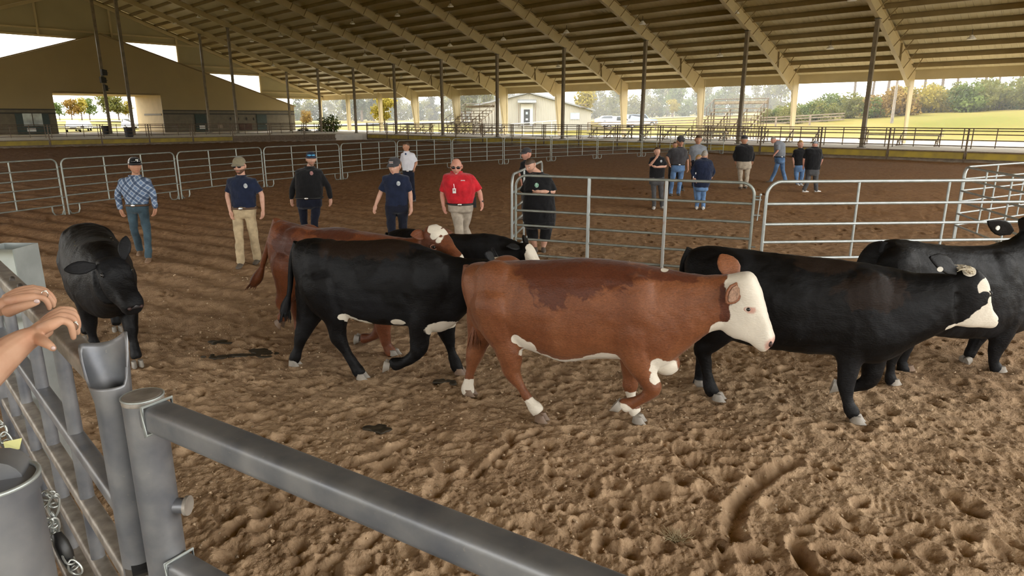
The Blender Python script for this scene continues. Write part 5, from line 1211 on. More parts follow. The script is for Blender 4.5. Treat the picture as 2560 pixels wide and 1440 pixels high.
# --- russet cow behind the black one
c = Cow((-1.72, 7.02), (0.96, -0.27), 'deep russet cow with swinging tail behind the black cow', m_redb); cv = conv(600, 520, 3.13)
ST = [((245, 250), (275, 430), 0.09), ((285, 100), (330, 560), 0.19), ((380, 115), (430, 640), 0.25), ((520, 152), (560, 690), 0.275), ((720, 152), (740, 760), 0.295), ((900, 172), (900, 790), 0.30), ((1060, 205), (1050, 800), 0.28), ((1180, 228), (1190, 840), 0.25), ((1290, 238), (1320, 720), 0.19), ((1400, 225), (1440, 520), 0.14), ((1470, 200), (1510, 420), 0.12)]
c.torso([station(c, cv, *p) for p in ST])
HD = [((1450, 190), (1480, 400), 0.10), ((1520, 125), (1530, 400), 0.13), ((1600, 160), (1580, 400), 0.13), ((1660, 220), (1640, 400), 0.11), ((1720, 280), (1690, 405), 0.09), ((1790, 335), (1745, 415), 0.08), ((1815, 365), (1780, 415), 0.06)]
c.head([station(c, cv, *p) for p in HD], yaw=-0.4)
c.limb(legpts(c, cv, [(400, 420, 0.21), (390, 580, 0.165), (360, 680, 0.1), (330, 745, 0.068), (345, 800, 0.05), (335, 850, 0.046), (325, 875, 0.045)], -0.14))
c.limb(legpts(c, cv, [(460, 500, 0.18), (470, 680, 0.12), (450, 780, 0.07), (450, 860, 0.048), (460, 930, 0.046), (470, 960, 0.045)], 0.13))
c.limb(legpts(c, cv, [(1130, 640, 0.16), (1120, 850, 0.10), (1130, 980, 0.065), (1150, 1070, 0.047), (1180, 1130, 0.046), (1195, 1145, 0.044)], -0.13))
c.limb(legpts(c, cv, [(1120, 700, 0.14), (1110, 880, 0.09), (1090, 960, 0.065), (1030, 1010, 0.045), (970, 1020, 0.046), (950, 1020, 0.044)], 0.12))
x, z = c.px(*cv(420, 330), -0.2); c.blob(x, -0.12, z, 0.2, 0.16, 0.24); c.blob(x, 0.12, z, 0.2, 0.16, 0.24)
for a, b, r in ((1520, 160, 0.07), (1545, 210, 0.075), (1580, 250, 0.07), (1600, 180, 0.05)): x, z = c.px(*cv(a, b), -0.08); c.blobs.append((x, -0.05, z, r*0.9, 0.16, r*0.9))
x, z = c.px(*cv(1805, 370)); c.blobs.append((x, -0.05, z, 0.06, 0.3, 0.07))
for a, b, rx, rz in ((700, 190, 0.3, 0.08), (350, 250, 0.15, 0.2)): x, z = c.px(*cv(a, b), -0.2); c.darks.append((x, -0.2, z, rx, 0.4, rz))
c.finish()
x, z = c.px(*cv(1580, 300), -0.13); c.eye(c.hT(x, -0.115, z), 0.02, m_lid)
P = c.px(*cv(1450, 220), -0.12); Q = c.px(*cv(1255, 210), -0.25); c.ear(c.W(P[0], -0.10, P[1]), c.W(Q[0] + 0.1, -0.22, Q[1]), 0.062, c.coat, up=(0.2, -0.8, 0.5))
P = c.px(*cv(1620, 190), 0.12); c.ear(c.W(P[0] - 0.05, 0.10, P[1]), c.W(P[0] - 0.02, 0.28, P[1] - 0.02), 0.062, c.coat, up=(0.5, 0.2, 0.8))
x, z = c.px(*cv(325, 880), -0.14); c.hoof(x, -0.14, max(0.075, z), pitch=-0.9 if z > 0.15 else 0, m=m_hoofd)
x, z = c.px(*cv(470, 965), 0.13); c.hoof(x, 0.13, max(0.075, z), m=m_hoofd)
x, z = c.px(*cv(1205, 1150), -0.13); c.hoof(x, -0.13, 0.075)
x, z = c.px(*cv(945, 1020), 0.12); c.hoof(x, 0.12, z, pitch=-1.7)
T_ = [c.px(*cv(*q)) for q in ((300, 100), (265, 180), (225, 290), (185, 420), (165, 490))]; S_ = [c.px(*cv(*q)) for q in ((175, 460), (140, 540), (105, 590), (75, 605))]
c.tail([(a, 0, b, r) for (a, b), r in zip(T_, (0.06, 0.045, 0.035, 0.03, 0.026))], c.coat, [(a, 0, b, r) for (a, b), r in zip(S_, (0.028, 0.06, 0.05, 0.012))])

# --- template cow, local coordinates (withers about 1.28 m)
def template_cow(O, f, label, coat, sc, legs, headpose, blobs=()):
    c = Cow(O, f, label, coat)
    S = sc
    st = [(-0.93, 1.16, -0.90, 0.95, 0.09), (-0.88, 1.24, -0.82, 0.72, 0.19), (-0.70, 1.29, -0.62, 0.62, 0.26), (-0.45, 1.28, -0.42, 0.58, 0.285), (-0.10, 1.25, -0.10, 0.50, 0.31), (0.20, 1.25, 0.18, 0.49, 0.305), (0.45, 1.27, 0.40, 0.52, 0.28), (0.62, 1.28, 0.62, 0.52, 0.25), (0.78, 1.26, 0.82, 0.60, 0.20)] + headpose['neck']
    c.torso([tuple(q*S for q in p) for p in st])
    c.head([tuple(q*S for q in p) for p in headpose['head']], yaw=headpose.get('yaw', 0), pivot=headpose.get('pivot', 0.95)*S)
    for lg in legs: c.limb([tuple(q*S for q in p) for p in lg])
    for y in (-1, 1):
        c.blob(-0.62*S, y*0.12*S, 1.0*S, 0.2*S, 0.16*S, 0.25*S); c.blob(0.48*S, y*0.13*S, 0.9*S, 0.22*S, 0.14*S, 0.33*S)
    c.blobs = [tuple(q*S for q in b) for b in blobs]
    c.finish()
    for lg in legs:
        x, y, z, r = lg[-1]; c.hoof((x + 0.01)*S, y*S, max(0.075, z*S - 0.02), pitch=0 if z < 0.12 else -1.2)
    return c
def hleg(y, dx=0.0, lift=0.0): return [(-0.62, y*0.8, 0.95, 0.20), (-0.58 + dx*0.2, y, 0.76, 0.165), (-0.62 + dx*0.4, y, 0.60, 0.11), (-0.72 + dx*0.7, y, 0.47 + lift*0.5, 0.07), (-0.70 + dx*0.9, y, 0.30 + lift, 0.048), (-0.68 + dx, y, 0.15 + lift, 0.05), (-0.65 + dx, y, 0.09 + lift, 0.045)]
def fleg(y, dx=0.0, lift=0.0): return [(0.48, y*0.8, 0.90, 0.17), (0.46 + dx*0.2, y, 0.68, 0.11), (0.48 + dx*0.6, y, 0.48, 0.075), (0.49 + dx*0.8, y, 0.38 + lift*0.3, 0.06), (0.49 + dx*0.9, y, 0.26 + lift*0.6, 0.044), (0.50 + dx, y, 0.14 + lift, 0.048), (0.52 + dx, y, 0.09 + lift, 0.045)]
HP = {'neck': [(0.92, 1.22, 1.00, 0.72, 0.15), (1.05, 1.17, 1.14, 0.78, 0.125)],
      'head': [(1.02, 1.19, 1.06, 0.86, 0.11), (1.11, 1.19, 1.12, 0.84, 0.15), (1.19, 1.13, 1.16, 0.80, 0.152), (1.25, 1.03, 1.20, 0.77, 0.128), (1.31, 0.94, 1.25, 0.74, 0.108), (1.37, 0.86, 1.30, 0.71, 0.102), (1.40, 0.80, 1.34, 0.70, 0.085)], 'yaw': 0.25, 'pivot': 1.0}
# --- black cow on the left, coming toward the rail
c = template_cow((-4.46, 6.90), (0.60, -0.80), 'black cow on the left facing the viewer, beside the gate', m_blk, 1.05, [hleg(-0.15, 0.12), hleg(0.15, -0.05), fleg(-0.15, -0.22, 0.05), fleg(0.16, 0.16)], dict(HP, yaw=0.38))
T = c.hT
for y in (-1, 1):
    c.eye(T(1.232, y*0.130, 1.12), 0.019); MB().ellip(T(1.455, y*0.055, 0.815), (0.018, 0.02, 0.018), 10, 8).build('nostril', m_nos, c.e)
c.ear(T(1.12, -0.12, 1.19), T(1.05, -0.36, 1.19), 0.062, c.coat, up=(0.4, -0.8, 0.3)); c.ear(T(1.14, 0.12, 1.21), T(1.10, 0.20, 1.42), 0.055, c.coat, up=(0.4, -0.8, 0.0))
MB().poly([T(1.438, -0.06, 0.815), T(1.452, 0.0, 0.825), T(1.438, 0.06, 0.815)], [0.018, 0.022, 0.018], 10).build('nose_pad', mat('wet_grey_nose', (0.045, 0.04, 0.04), 0.4), c.e)
mb = MB()
for k in range(90):
    rr = random.Random(k + 9); x = rr.uniform(0.0, 0.5); y = rr.uniform(-0.16, 0.14)
    p = c.W(x, y, 1.27 - 0.35*y*y); a = rr.uniform(0, 6.28); d = Vector((math.cos(a), math.sin(a), 0.05))*rr.uniform(0.02, 0.06); mb.poly([p - d, p + d], [0.003, 0.002], 4)
mb.build('straw_wisps', mat('straw', (0.42, 0.33, 0.16), 0.8), c.e)
c.tail([(-0.92, 0, 1.2, 0.05), (-1.0, 0, 1.0, 0.035), (-1.02, 0, 0.75, 0.027), (-1.0, 0, 0.6, 0.022)], c.coat, [(-1.0, 0, 0.62, 0.025), (-1.0, 0, 0.5, 0.045), (-0.99, 0, 0.36, 0.012)])
# --- black white-faced cow far behind
HP2 = dict(HP, yaw=-0.1)
c = template_cow((-0.78, 8.05), (0.955, -0.296), 'black cow with a white face, farthest back beyond the russet cow', m_blk, 0.90, [hleg(-0.15, 0.1), hleg(0.15, -0.1), fleg(-0.15, 0.1), fleg(0.15, -0.1, 0.05)], HP2,
                 [(1.25, 0, 1.05, 0.14, 0.3, 0.16), (1.36, 0, 0.85, 0.14, 0.3, 0.16), (1.2, 0, 1.14, 0.08, 0.3, 0.06)])
c.ear(c.hT(0.95, -0.09, 1.02), c.hT(0.86, -0.27, 1.06), 0.055, c.coat, up=(0.3, -0.6, 0.6)); c.ear(c.hT(0.95, 0.09, 1.02), c.hT(0.86, 0.27, 1.10), 0.055, c.coat, up=(0.3, 0.6, 0.6))
for y in (-1, 1): c.eye(c.hT(1.05, y*0.108, 0.94), 0.019)
c.tail([(-0.83, 0, 1.08, 0.045), (-0.9, 0, 0.9, 0.03), (-0.92, 0, 0.65, 0.025)], c.coat, [(-0.92, 0, 0.67, 0.025), (-0.92, 0, 0.5, 0.04), (-0.9, 0, 0.38, 0.012)])
# ------------------------------------------------------------------ people
def skin_mat(name, col, beard=(0.06, 0.035, 0.02)):
    m, t, b = new_mat(name); N = t.nodes; L = t.links; b.inputs['Roughness'].default_value = 0.5; b.inputs['Specular IOR Level'].default_value = 0.3
    tc = N.new('ShaderNodeTexCoord'); n = N.new('ShaderNodeTexNoise'); n.inputs['Scale'].default_value = 14; n.inputs['Detail'].default_value = 5
    r = N.new('ShaderNodeValToRGB'); r.color_ramp.elements[0].position = 0.3; r.color_ramp.elements[1].position = 0.7
    r.color_ramp.elements[0].color = (col[0]*0.88, col[1]*0.78, col[2]*0.74, 1); r.color_ramp.elements[1].color = (*col, 1)
    a = N.new('ShaderNodeAttribute'); a.attribute_name = 'beard'; mx = N.new('ShaderNodeMix'); mx.data_type = 'RGBA'; mx.inputs['B'].default_value = (*beard, 1)
    a2 = N.new('ShaderNodeAttribute'); a2.attribute_name = 'lip'; mx2 = N.new('ShaderNodeMix'); mx2.data_type = 'RGBA'; mx2.inputs['B'].default_value = (0.42, 0.14, 0.11, 1)
    L.new(tc.outputs['Object'], n.inputs['Vector']); L.new(n.outputs['Fac'], r.inputs['Fac']); L.new(r.outputs['Color'], mx.inputs['A']); L.new(a.outputs['Fac'], mx.inputs['Factor'])
    L.new(mx.outputs['Result'], mx2.inputs['A']); L.new(a2.outputs['Fac'], mx2.inputs['Factor']); L.new(mx2.outputs['Result'], b.inputs['Base Color'])
    return m
sk_tan = skin_mat('tanned_skin', (0.50, 0.27, 0.17)); sk_fair = skin_mat('fair_skin', (0.62, 0.37, 0.27)); sk_pink = skin_mat('ruddy_skin', (0.60, 0.31, 0.23), (0.28, 0.19, 0.14)); sk_hand = skin_mat('warm_fair_skin', (0.66, 0.40, 0.27))
def cloth(name, col, var=0.18, scale=9, rough=0.9): return mat('cloth_' + name, col, rough, 0, var, scale, 0.35, 26, spec=0.15, sheen=0.2)
c_navy = cloth('navy', (0.012, 0.018, 0.042)); c_black = cloth('black', (0.010, 0.010, 0.011)); c_red = cloth('red', (0.52, 0.018, 0.028)); c_khaki = cloth('khaki', (0.46, 0.36, 0.22)); c_stone = cloth('stone', (0.40, 0.345, 0.275)); c_white = cloth('white', (0.66, 0.66, 0.70), 0.06)
c_jean = cloth('dark_denim', (0.045, 0.075, 0.095), 0.35, 5); c_jeanb = cloth('blue_denim', (0.11, 0.20, 0.36), 0.3, 5); c_grey = cloth('grey', (0.24, 0.26, 0.29), 0.12); c_dgrey = cloth('dark_grey', (0.05, 0.048, 0.052)); c_gtrou = cloth('grey_trousers', (0.075, 0.075, 0.078)); c_navyp = cloth('navy_trousers', (0.009, 0.011, 0.022)); c_olive = cloth('khaki_cap', (0.24, 0.21, 0.14)); c_whcap = cloth('white_mesh', (0.66, 0.66, 0.68), 0.05); c_beige = cloth('beige_trousers', (0.40, 0.34, 0.26))
h_brown = mat('brown_hair', (0.06, 0.035, 0.018), 0.6, 0, 0.3, 40); h_grey = mat('grey_hair', (0.28, 0.25, 0.21), 0.6, 0, 0.25, 40); h_blond = mat('blond_hair', (0.40, 0.24, 0.09), 0.55, 0, 0.25, 40); h_dark = mat('dark_hair', (0.02, 0.014, 0.010), 0.6, 0, 0.3, 40)
m_leather = mat('brown_leather', (0.10, 0.055, 0.03), 0.5); m_bleather = mat('black_leather', (0.012, 0.012, 0.012), 0.4); m_lens = mat('black_lens', (0.006, 0.006, 0.008), 0.06, 0, 0.1, 2, spec=0.8); m_lensb = mat('blue_mirror_lens', (0.10, 0.35, 0.60), 0.08, 0.6, 0.2, 4); m_shoe = mat('grey_brown_boot', (0.11, 0.09, 0.07), 0.7, 0, 0.2, 9); m_sole = mat('pale_sole', (0.5, 0.48, 0.44), 0.8); m_tanboot = mat('tan_boot', (0.24, 0.15, 0.09), 0.7); m_wshoe = mat('white_trainer', (0.55, 0.53, 0.50), 0.7)
# plaid shirt: crossing stripes
m_plaid, t, b = new_mat('cloth_blue_plaid'); N = t.nodes; L = t.links; b.inputs['Roughness'].default_value = 0.9
tc = N.new('ShaderNodeTexCoord'); cur = None
base = N.new('ShaderNodeRGB'); base.outputs[0].default_value = (0.13, 0.20, 0.33, 1); cur = base.outputs[0]
for rot, sc, colr, lo, am in ((0.75, 5.2, (0.42, 0.48, 0.56, 1), 0.80, 0.8), (-0.75, 5.2, (0.42, 0.48, 0.56, 1), 0.84, 0.7), (0.75, 2.6, (0.035, 0.055, 0.10, 1), 0.72, 0.7), (-0.75, 2.6, (0.035, 0.055, 0.10, 1), 0.78, 0.6)):
    mp = N.new('ShaderNodeMapping'); mp.inputs['Rotation'].default_value = (0, rot, 0); wv = N.new('ShaderNodeTexWave'); wv.inputs['Scale'].default_value = sc; wv.inputs['Distortion'].default_value = 0.8; wv.inputs['Detail Scale'].default_value = 2
    rr_ = N.new('ShaderNodeMapRange'); rr_.inputs['From Min'].default_value = lo; rr_.inputs['From Max'].default_value = lo + 0.12; rr_.inputs['To Max'].default_value = am; mx = N.new('ShaderNodeMix'); mx.data_type = 'RGBA'; mx.inputs['B'].default_value = colr
    L.new(tc.outputs['Object'], mp.inputs['Vector']); L.new(mp.outputs[0], wv.inputs['Vector']); L.new(wv.outputs['Fac'], rr_.inputs['Value']); L.new(rr_.outputs[0], mx.inputs['Factor']); L.new(cur, mx.inputs['A']); cur = mx.outputs['Result']
L.new(cur, b.inputs['Base Color'])

def limb_rings(P, n=12, front=Vector((0, -1, 0)), flat=1.0):
    """P: list of (Vector,r) -> rings, rounded ends"""
    V_ = [np.array((*p, r)) for p, r in P]; Q = crom(V_, 4); K = len(Q); rings = []
    for i, q in enumerate(Q):
        d = Vector(Q[min(i + 1, K - 1)][:3] - Q[max(i - 1, 0)][:3]).normalized(); s = d.cross(front)
        s = s.normalized() if s.length > 0.1 else Vector((1, 0, 0)); f2 = s.cross(d).normalized()
        rings.append([Vector(q[:3]) + s*(q[3]*math.cos(2*math.pi*k/n)) + f2*(q[3]*flat*math.sin(2*math.pi*k/n)) for k in range(n)])
    def cap(c, rg, d, r): return [[c + d*(r*0.55) + (p - c)*0.55 for p in rg], [c + d*(r*0.85) + (p - c)*0.1 for p in rg]]
    c0 = Vector(Q[0][:3]); d0 = (c0 - Vector(Q[1][:3])).normalized(); c1 = Vector(Q[-1][:3]); d1 = (c1 - Vector(Q[-2][:3])).normalized()
    return cap(c0, rings[0], d0, Q[0][3])[::-1] + rings + cap(c1, rings[-1], d1, Q[-1][3])
def head_mesh(C, s, yaw, pitch, beard):
    """C head centre; s scale (1 = 0.23 m tall); yaw 0 faces the camera (-Y); returns verts, faces, beard, lip, T"""
    nu, nv = 44, 34; R = Matrix.Rotation(yaw, 3, 'Z') @ Matrix.Rotation(pitch, 3, 'X')
    T = lambda x, y, z: C + R @ Vector((x*s, y*s, z*s))
    vs = []; bd = []; lp = []
    for j in range(nv + 1):
        th = math.pi*j/nv; z = math.cos(th); sr = math.sin(th)
        for i in range(nu):
            ph = 2*math.pi*i/nu; fx = math.sin(ph); fy = -math.cos(ph)       # fy=-1 front
            w = 0.078; d = 0.097; h = 0.117
            if z < 0: w *= 1 - 0.30*(-z)**1.4
            x = w*sr*fx*(1.0 if abs(fx) < 1 else 1); y = d*sr*fy; zz = h*z
            x = math.copysign(abs(x/w)**0.9, x)*w if w else 0
            front = max(0, -fy)
            if front > 0 and z < 0.3: y -= 0.010*front*max(0, 0.3 - z)*sr**0.3 + (0.012*front**3*max(0, -z - 0.35)*2.2)
            if fy > 0 and z < -0.2: y *= 1 - 0.45*min(1, (-z - 0.2)*1.3)*fy
            g = lambda cx, cz, sx, sz: math.exp(-((x - cx)/sx)**2 - ((zz - cz)/sz)**2)
            if fy < 0:
                nose = g(0, -0.022, 0.013, 0.020)*0.026 + g(0, 0.002, 0.010, 0.022)*0.012
                y -= nose; y += 0.009*(g(0.031, 0.006, 0.016, 0.011) + g(-0.031, 0.006, 0.016, 0.011)); y -= 0.005*g(0, 0.026, 0.05, 0.010)
                y -= 0.005*(g(0, -0.056, 0.022, 0.006) + g(0, -0.068, 0.020, 0.006)); y += 0.004*g(0, -0.062, 0.024, 0.003); y -= 0.006*g(0, -0.098, 0.02, 0.014)
                y -= 0.004*(g(0.045, -0.02, 0.02, 0.018) + g(-0.045, -0.02, 0.02, 0.018))
            vs.append(T(x, y, zz))
            lp.append(1.0 if (fy < 0 and g(0, -0.062, 0.024, 0.010) > 0.45) else 0.0)
            b_ = 0.0
            if beard and fy < 0.15 and zz < -0.035: b_ = beard*(1 if (zz < -0.078 or abs(x) > 0.03 or zz > -0.052) else 0.6)
            if beard and fy < 0 and abs(zz - 0.03) < 0.006 and 0.014 < abs(x) < 0.05: b_ = max(b_, 0.7)
            if fy < 0 and abs(zz - 0.029) < 0.0055 and 0.014 < abs(x) < 0.048: b_ = max(b_, 0.6)
            bd.append(b_)
    fs = [(j*nu + i, j*nu + (i + 1) % nu, (j + 1)*nu + (i + 1) % nu, (j + 1)*nu + i) for j in range(nv) for i in range(nu)]
    return vs, fs, bd, lp, T
GROUP_P = 'people in the arena'
def person(label, cv, Y0, torso, head, arms, legs, shirt, pants, skin, depth=0.62, sleeve=0.42, shorts=False, hair=None, hairkind='short', cap=None, glasses=None, beard=0.0, shoe=None, toe=(0, -1), belt=None, facing=0.0, pantw=1.0, armr=1.0, emblem=None, hem=0.0, hat_back=None, eyes=True, extra=None, nofeet=False, legskin=False, footang=None):
    """torso: (y, xl, xr) rows in crop pixels, neck to hem; arms/legs: lists of (x,y[,dy]) joints; head: (xtop,ytop,xchin,ychin,yaw,pitch)"""
    def P(a, b, dy=0.0): return atY(*cv(a, b), Y0 + dy)
    mid = P((torso[-1][1] + torso[-1][2])/2, torso[-1][0])
    e = empty('person', (mid.x, Y0, 0), 0, label, 'person', GROUP_P)
    # torso rings
    def rings_of(rows, grow=0.0, dep=depth, n=24):
        out = []
        y00 = rows[0][0]; y11 = torso[-1][0]
        for y, xl, xr in rows:
            a, b_ = P(xl, y), P(xr, y); c_ = (a + b_)/2; hw = (b_ - a).length/2 + grow; tq = min(1.0, max(0.0, (y - torso[0][0])/(0.30*(y11 - torso[0][0])))); hd = hw*dep*(0.50 + 0.50*tq**0.7)
            hd = max(hd, min(hw, 0.075)); cf, sf = math.cos(facing), math.sin(facing)
            out.append([c_ + Vector((hw*math.copysign(abs(math.cos(q))**0.85, math.cos(q)), hd*math.copysign(abs(math.sin(q))**0.9, math.sin(q)), 0)) for q in [2*math.pi*k/n for k in range(n)]])
        return out
    rows = [tuple(r) for r in crom(torso, 3)]
    sm = MB(); rg = rings_of(rows); top = rg[0]; ct = sum(top, Vector())/len(top); sm.loft([[ct + (p - ct)*0.2 + Vector((0, 0, 0.005)) for p in top]] + rg)
    bm_ = MB(); core = rings_of(rows, 0.0); cores = []
    for r_ in core: cc = sum(r_, Vector())/len(r_); cores.append([cc + (p - cc)*0.72 for p in r_])
    bm_.loft(cores)
    # head
    ht = P(head[0], head[1]); ch = P(head[2], head[3]); s = (ht - ch).length/0.234; C = (ht + ch)/2; yaw, pitch = head[4], head[5]
    nb = sum(rg[0], Vector())/len(rg[0]); nb.y += 0.01
    bm_.loft(limb_rings([(nb - Vector((0, 0, 0.06)), 0.062*s), (nb + Vector((0, 0.01, 0.0)), 0.058*s), ((C + nb)/2 + Vector((0, 0.02, -0.02)), 0.054*s), (C + Vector((0, 0.015, -0.01)), 0.054*s)]))
    fing = MB()
    # arms
    for side, A in arms.items():
        pts = [P(*a) for a in A]; sh, el, wr = pts[:3]; hand = pts[3] if len(pts) > 3 else wr + (wr - el).normalized()*0.09
        r0 = 0.052*armr; inn = (Vector((nb.x, sh.y, sh.z)) - sh); sh = sh + inn.normalized()*0.035 + Vector((0, 0, -0.022))
        bm_.loft(limb_rings([(sh - Vector((0, 0, 0.02)), r0*0.9), (sh.lerp(el, 0.5), r0*0.92), (el, r0*0.78), (el.lerp(wr, 0.4), r0*0.78), (wr, r0*0.52)]))
        d = (hand - wr).normalized(); ac = d.cross(Vector((0, 1, 0))).normalized(); nrm = ac.cross(d)
        palm = wr + d*0.05; bm_.loft(limb_rings([(wr, 0.024), (wr + d*0.03, 0.036), (wr + d*0.075, 0.037), (wr + d*0.095, 0.028)], flat=0.55))
        for k in range(4):
            off = (k - 1.5)*0.0175; b0 = wr + d*0.085 + nrm*0.0 + Vector((0, 1, 0))*off*0.8 + ac*off*0.5; ln = (0.066, 0.074, 0.070, 0.055)[k]; curl = nrm*0 + ac*(0.012 if side == 'L' else -0.012)
            fing.poly([b0 - d*0.02, b0 + d*ln*0.45, b0 + d*ln*0.8 + curl, b0 + d*ln*0.98 + curl*2], [0.0095, 0.0092, 0.0082, 0.005], 7)
        th0 = wr + d*0.025 - Vector((0, 0.025, 0)); fing.poly([th0, th0 + d*0.035 - Vector((0, 0.018, 0)), th0 + d*0.065 - Vector((0, 0.016, 0))], [0.012, 0.0105, 0.006], 7)
        # sleeve
        tt = sleeve; rs = 0.066*armr
        if tt <= 0.5:
            end = sh.lerp(el, tt*2*0.98); sm.loft(limb_rings([(sh, rs*0.92), (sh.lerp(end, 0.4), rs*1.06), (end, rs*1.08)])[:-2])
        else:
            end = el.lerp(wr, (tt - 0.5)*2*0.94); sm.loft(limb_rings([(sh, rs*0.95), (sh.lerp(el, 0.5), rs), (el, rs*0.9), (el.lerp(end, 0.6), rs*0.8), (end, rs*0.72)]))
    # legs and trousers
    pm = MB(); feet = []
    hr = rings_of(rows[-3:], -0.012 if shirt else 0)
    ys = torso[-1][0]; xl, xr = torso[-1][1], torso[-1][2]
    hipL = legs['L'][0]; hy = hipL[1]
    prow = [(ys - (hy - ys)*0.15 - 6, xl + 3, xr - 3), (ys, xl + 2, xr - 2), ((ys + hy)/2, xl, xr), (hy, xl + 1, xr - 1), (hy + (hy - ys)*0.25, xl + (xr - xl)*0.12, xr - (xr - xl)*0.12)]
    if belt or not hem: pm.loft(rings_of(prow, 0.0))
    else: pm.loft(rings_of(prow, -0.015))
    for side, A in legs.items():
        pts = [P(*a) for a in A[:2]]; hip, kn = pts
        if len(A) > 2 and A[2] is not None: an = P(*A[2])
        else: an = Vector((kn.x + (kn.x - hip.x)*0.4, kn.y + 0.03, 0.10))
        if A[-1] is not None and len(A) > 2: an.z = max(an.z, 0.085)
        w_ = pantw
        bm_.loft(limb_rings([(hip, 0.05), (kn, 0.036), (kn.lerp(an, 0.35), 0.036), (an, 0.03)] if not shorts else [(hip, 0.075), (kn, 0.06), (kn.lerp(an, 0.35), 0.064), (an, 0.042)]))
        if shorts: pm.loft(limb_rings([(hip + Vector((0, 0, 0.05)), 0.12*w_), (hip.lerp(kn, 0.5), 0.115*w_), (kn - Vector((0, 0, 0.02)), 0.105*w_)])[:-2])
        else: pm.loft(limb_rings([(hip + Vector((0, 0, 0.04)), 0.098*w_), (hip.lerp(kn, 0.5), 0.09*w_), (kn, 0.075*w_), (kn.lerp(an, 0.5), 0.072*w_), (an + Vector((0, 0, -0.015)), 0.07*w_)]))
        feet.append((side, an))
    # assemble the body
    me0 = remeshed(bm_, 0.011, 3, 0.5); co = co_array(me0); fb = MB(); fb.add([Vector(p) for p in co], [tuple(p.vertices) for p in me0.polygons], True); n0 = len(fb.v); bpy.data.meshes.remove(me0)
    vs, fs, bd, lp, T = head_mesh(C, s, yaw, pitch, beard); fb.add(vs, fs, True); nh = len(fb.v)
    for sx in (-1, 1): fb.ellip(T(sx*0.080, 0.012, -0.002), (0.012*s, 0.020*s, 0.033*s), 10, 8, Matrix.Rotation(yaw, 3, 'Z'))
    fb.add(fing.v, fing.f, True)
    body = fb.build('body', skin, e); nt_ = len(body.data.vertices)
    set_attr(body.data, 'beard', [0.0]*n0 + bd + [0.0]*(nt_ - nh)); set_attr(body.data, 'lip', [0.0]*n0 + lp + [0.0]*(nt_ - nh))
    # clothes
    ms = remeshed(sm, 0.013, 4, 0.5); cloth_noise(ms, 0.006, hash(label) % 97); sh_o = link_mesh('shirt' if sleeve <= 0.5 else 'long_sleeved_shirt', ms, shirt, e, world=True)
    mp_ = remeshed(pm, 0.013, 3, 0.5); cloth_noise(mp_, 0.007, hash(label) % 89 + 7); link_mesh('shorts' if shorts else 'trousers', mp_, pants, e, world=True)
    # collar ring
    cl = rg[0]; cc = sum(cl, Vector())/len(cl); MB().poly([cc + (p - cc)*1.0 + Vector((0, 0, 0.012)) for p in cl], 0.012, 8, closed=True).build('collar', shirt, sh_o)
    if belt:
        br = rings_of([(ys + 2, xl - 1, xr + 1)], 0.006)[0]; bo = MB().poly(br, 0.018, 8, closed=True).build('belt', belt, e)
        bc = sum(br, Vector())/len(br); fy = min(p.y for p in br); MB().ellip((bc.x, fy - 0.018, bc.z), (0.038, 0.01, 0.026), 14, 8).build('buckle', m_chrome, bo)
    # feet
    if not nofeet:
        for side, an in feet:
            tx, ty = toe if footang is None else footang[side]; d = Vector((tx, ty, 0)).normalized(); sd = Vector((-d.y, d.x, 0)); zb_ = max(0.0, an.z - 0.10); rings = []
            for t_, wd, h0, h1 in ((-0.075, 0.022, 0.01, 0.06), (-0.06, 0.036, 0.0, 0.10), (-0.02, 0.040, 0.0, 0.115), (0.05, 0.045, 0.0, 0.085), (0.11, 0.050, 0.0, 0.062), (0.165, 0.045, 0.0, 0.05), (0.195, 0.026, 0.006, 0.036), (0.205, 0.008, 0.012, 0.022)):
                c_ = Vector((an.x, an.y, zb_)) + d*t_; rings.append([c_ + sd*(wd*math.cos(2*math.pi*k/12)) + Vector((0, 0, (h0 + h1)/2 + (h1 - h0)/2*math.sin(2*math.pi*k/12))) for k in range(12)])
            so_ = MB().loft(rings).build('shoe', shoe or m_shoe, e)
            MB().loft([[Vector((p.x, p.y, zb_ - 0.006 if k % 2 else zb_ + 0.012)) for k, p in enumerate(r_)] for r_ in rings]).build('sole', m_sole if shoe in (m_wshoe,) else m_bleather, so_) if False else None
    # hair, cap, glasses, eyes
    if hair:
        hv = []; hf = []; nu, nv = 32, 16
        zl = -0.02 if hairkind == 'short' else (0.03 if hairkind == 'crop' else -0.13)
        for j in range(nv + 1):
            for i in range(nu):
                ph = 2*math.pi*i/nu; fx = math.sin(ph); fy = -math.cos(ph); lim = 0.055 if fy < -0.35 else (zl if fy > 0.25 else 0.055 + (zl - 0.055)*(fy + 0.35)/0.6)
                z = 0.122 - (0.122 - lim)*(j/nv)**1.1; q = max(0.0, 1 - (min(z, 0.121)/0.122)**2)**0.5 if z > 0 else 1.0
                w_, d_ = (0.083, 0.103) if hairkind != 'long' else (0.092, 0.112); hv.append(T(w_*q*fx, d_*q*fy + 0.002, z))
        hf = [(j*nu + i, j*nu + (i + 1) % nu, (j + 1)*nu + (i + 1) % nu, (j + 1)*nu + i) for j in range(nv) for i in range(nu)]
        MB().add(hv, hf, True).build('hair', hair, e)
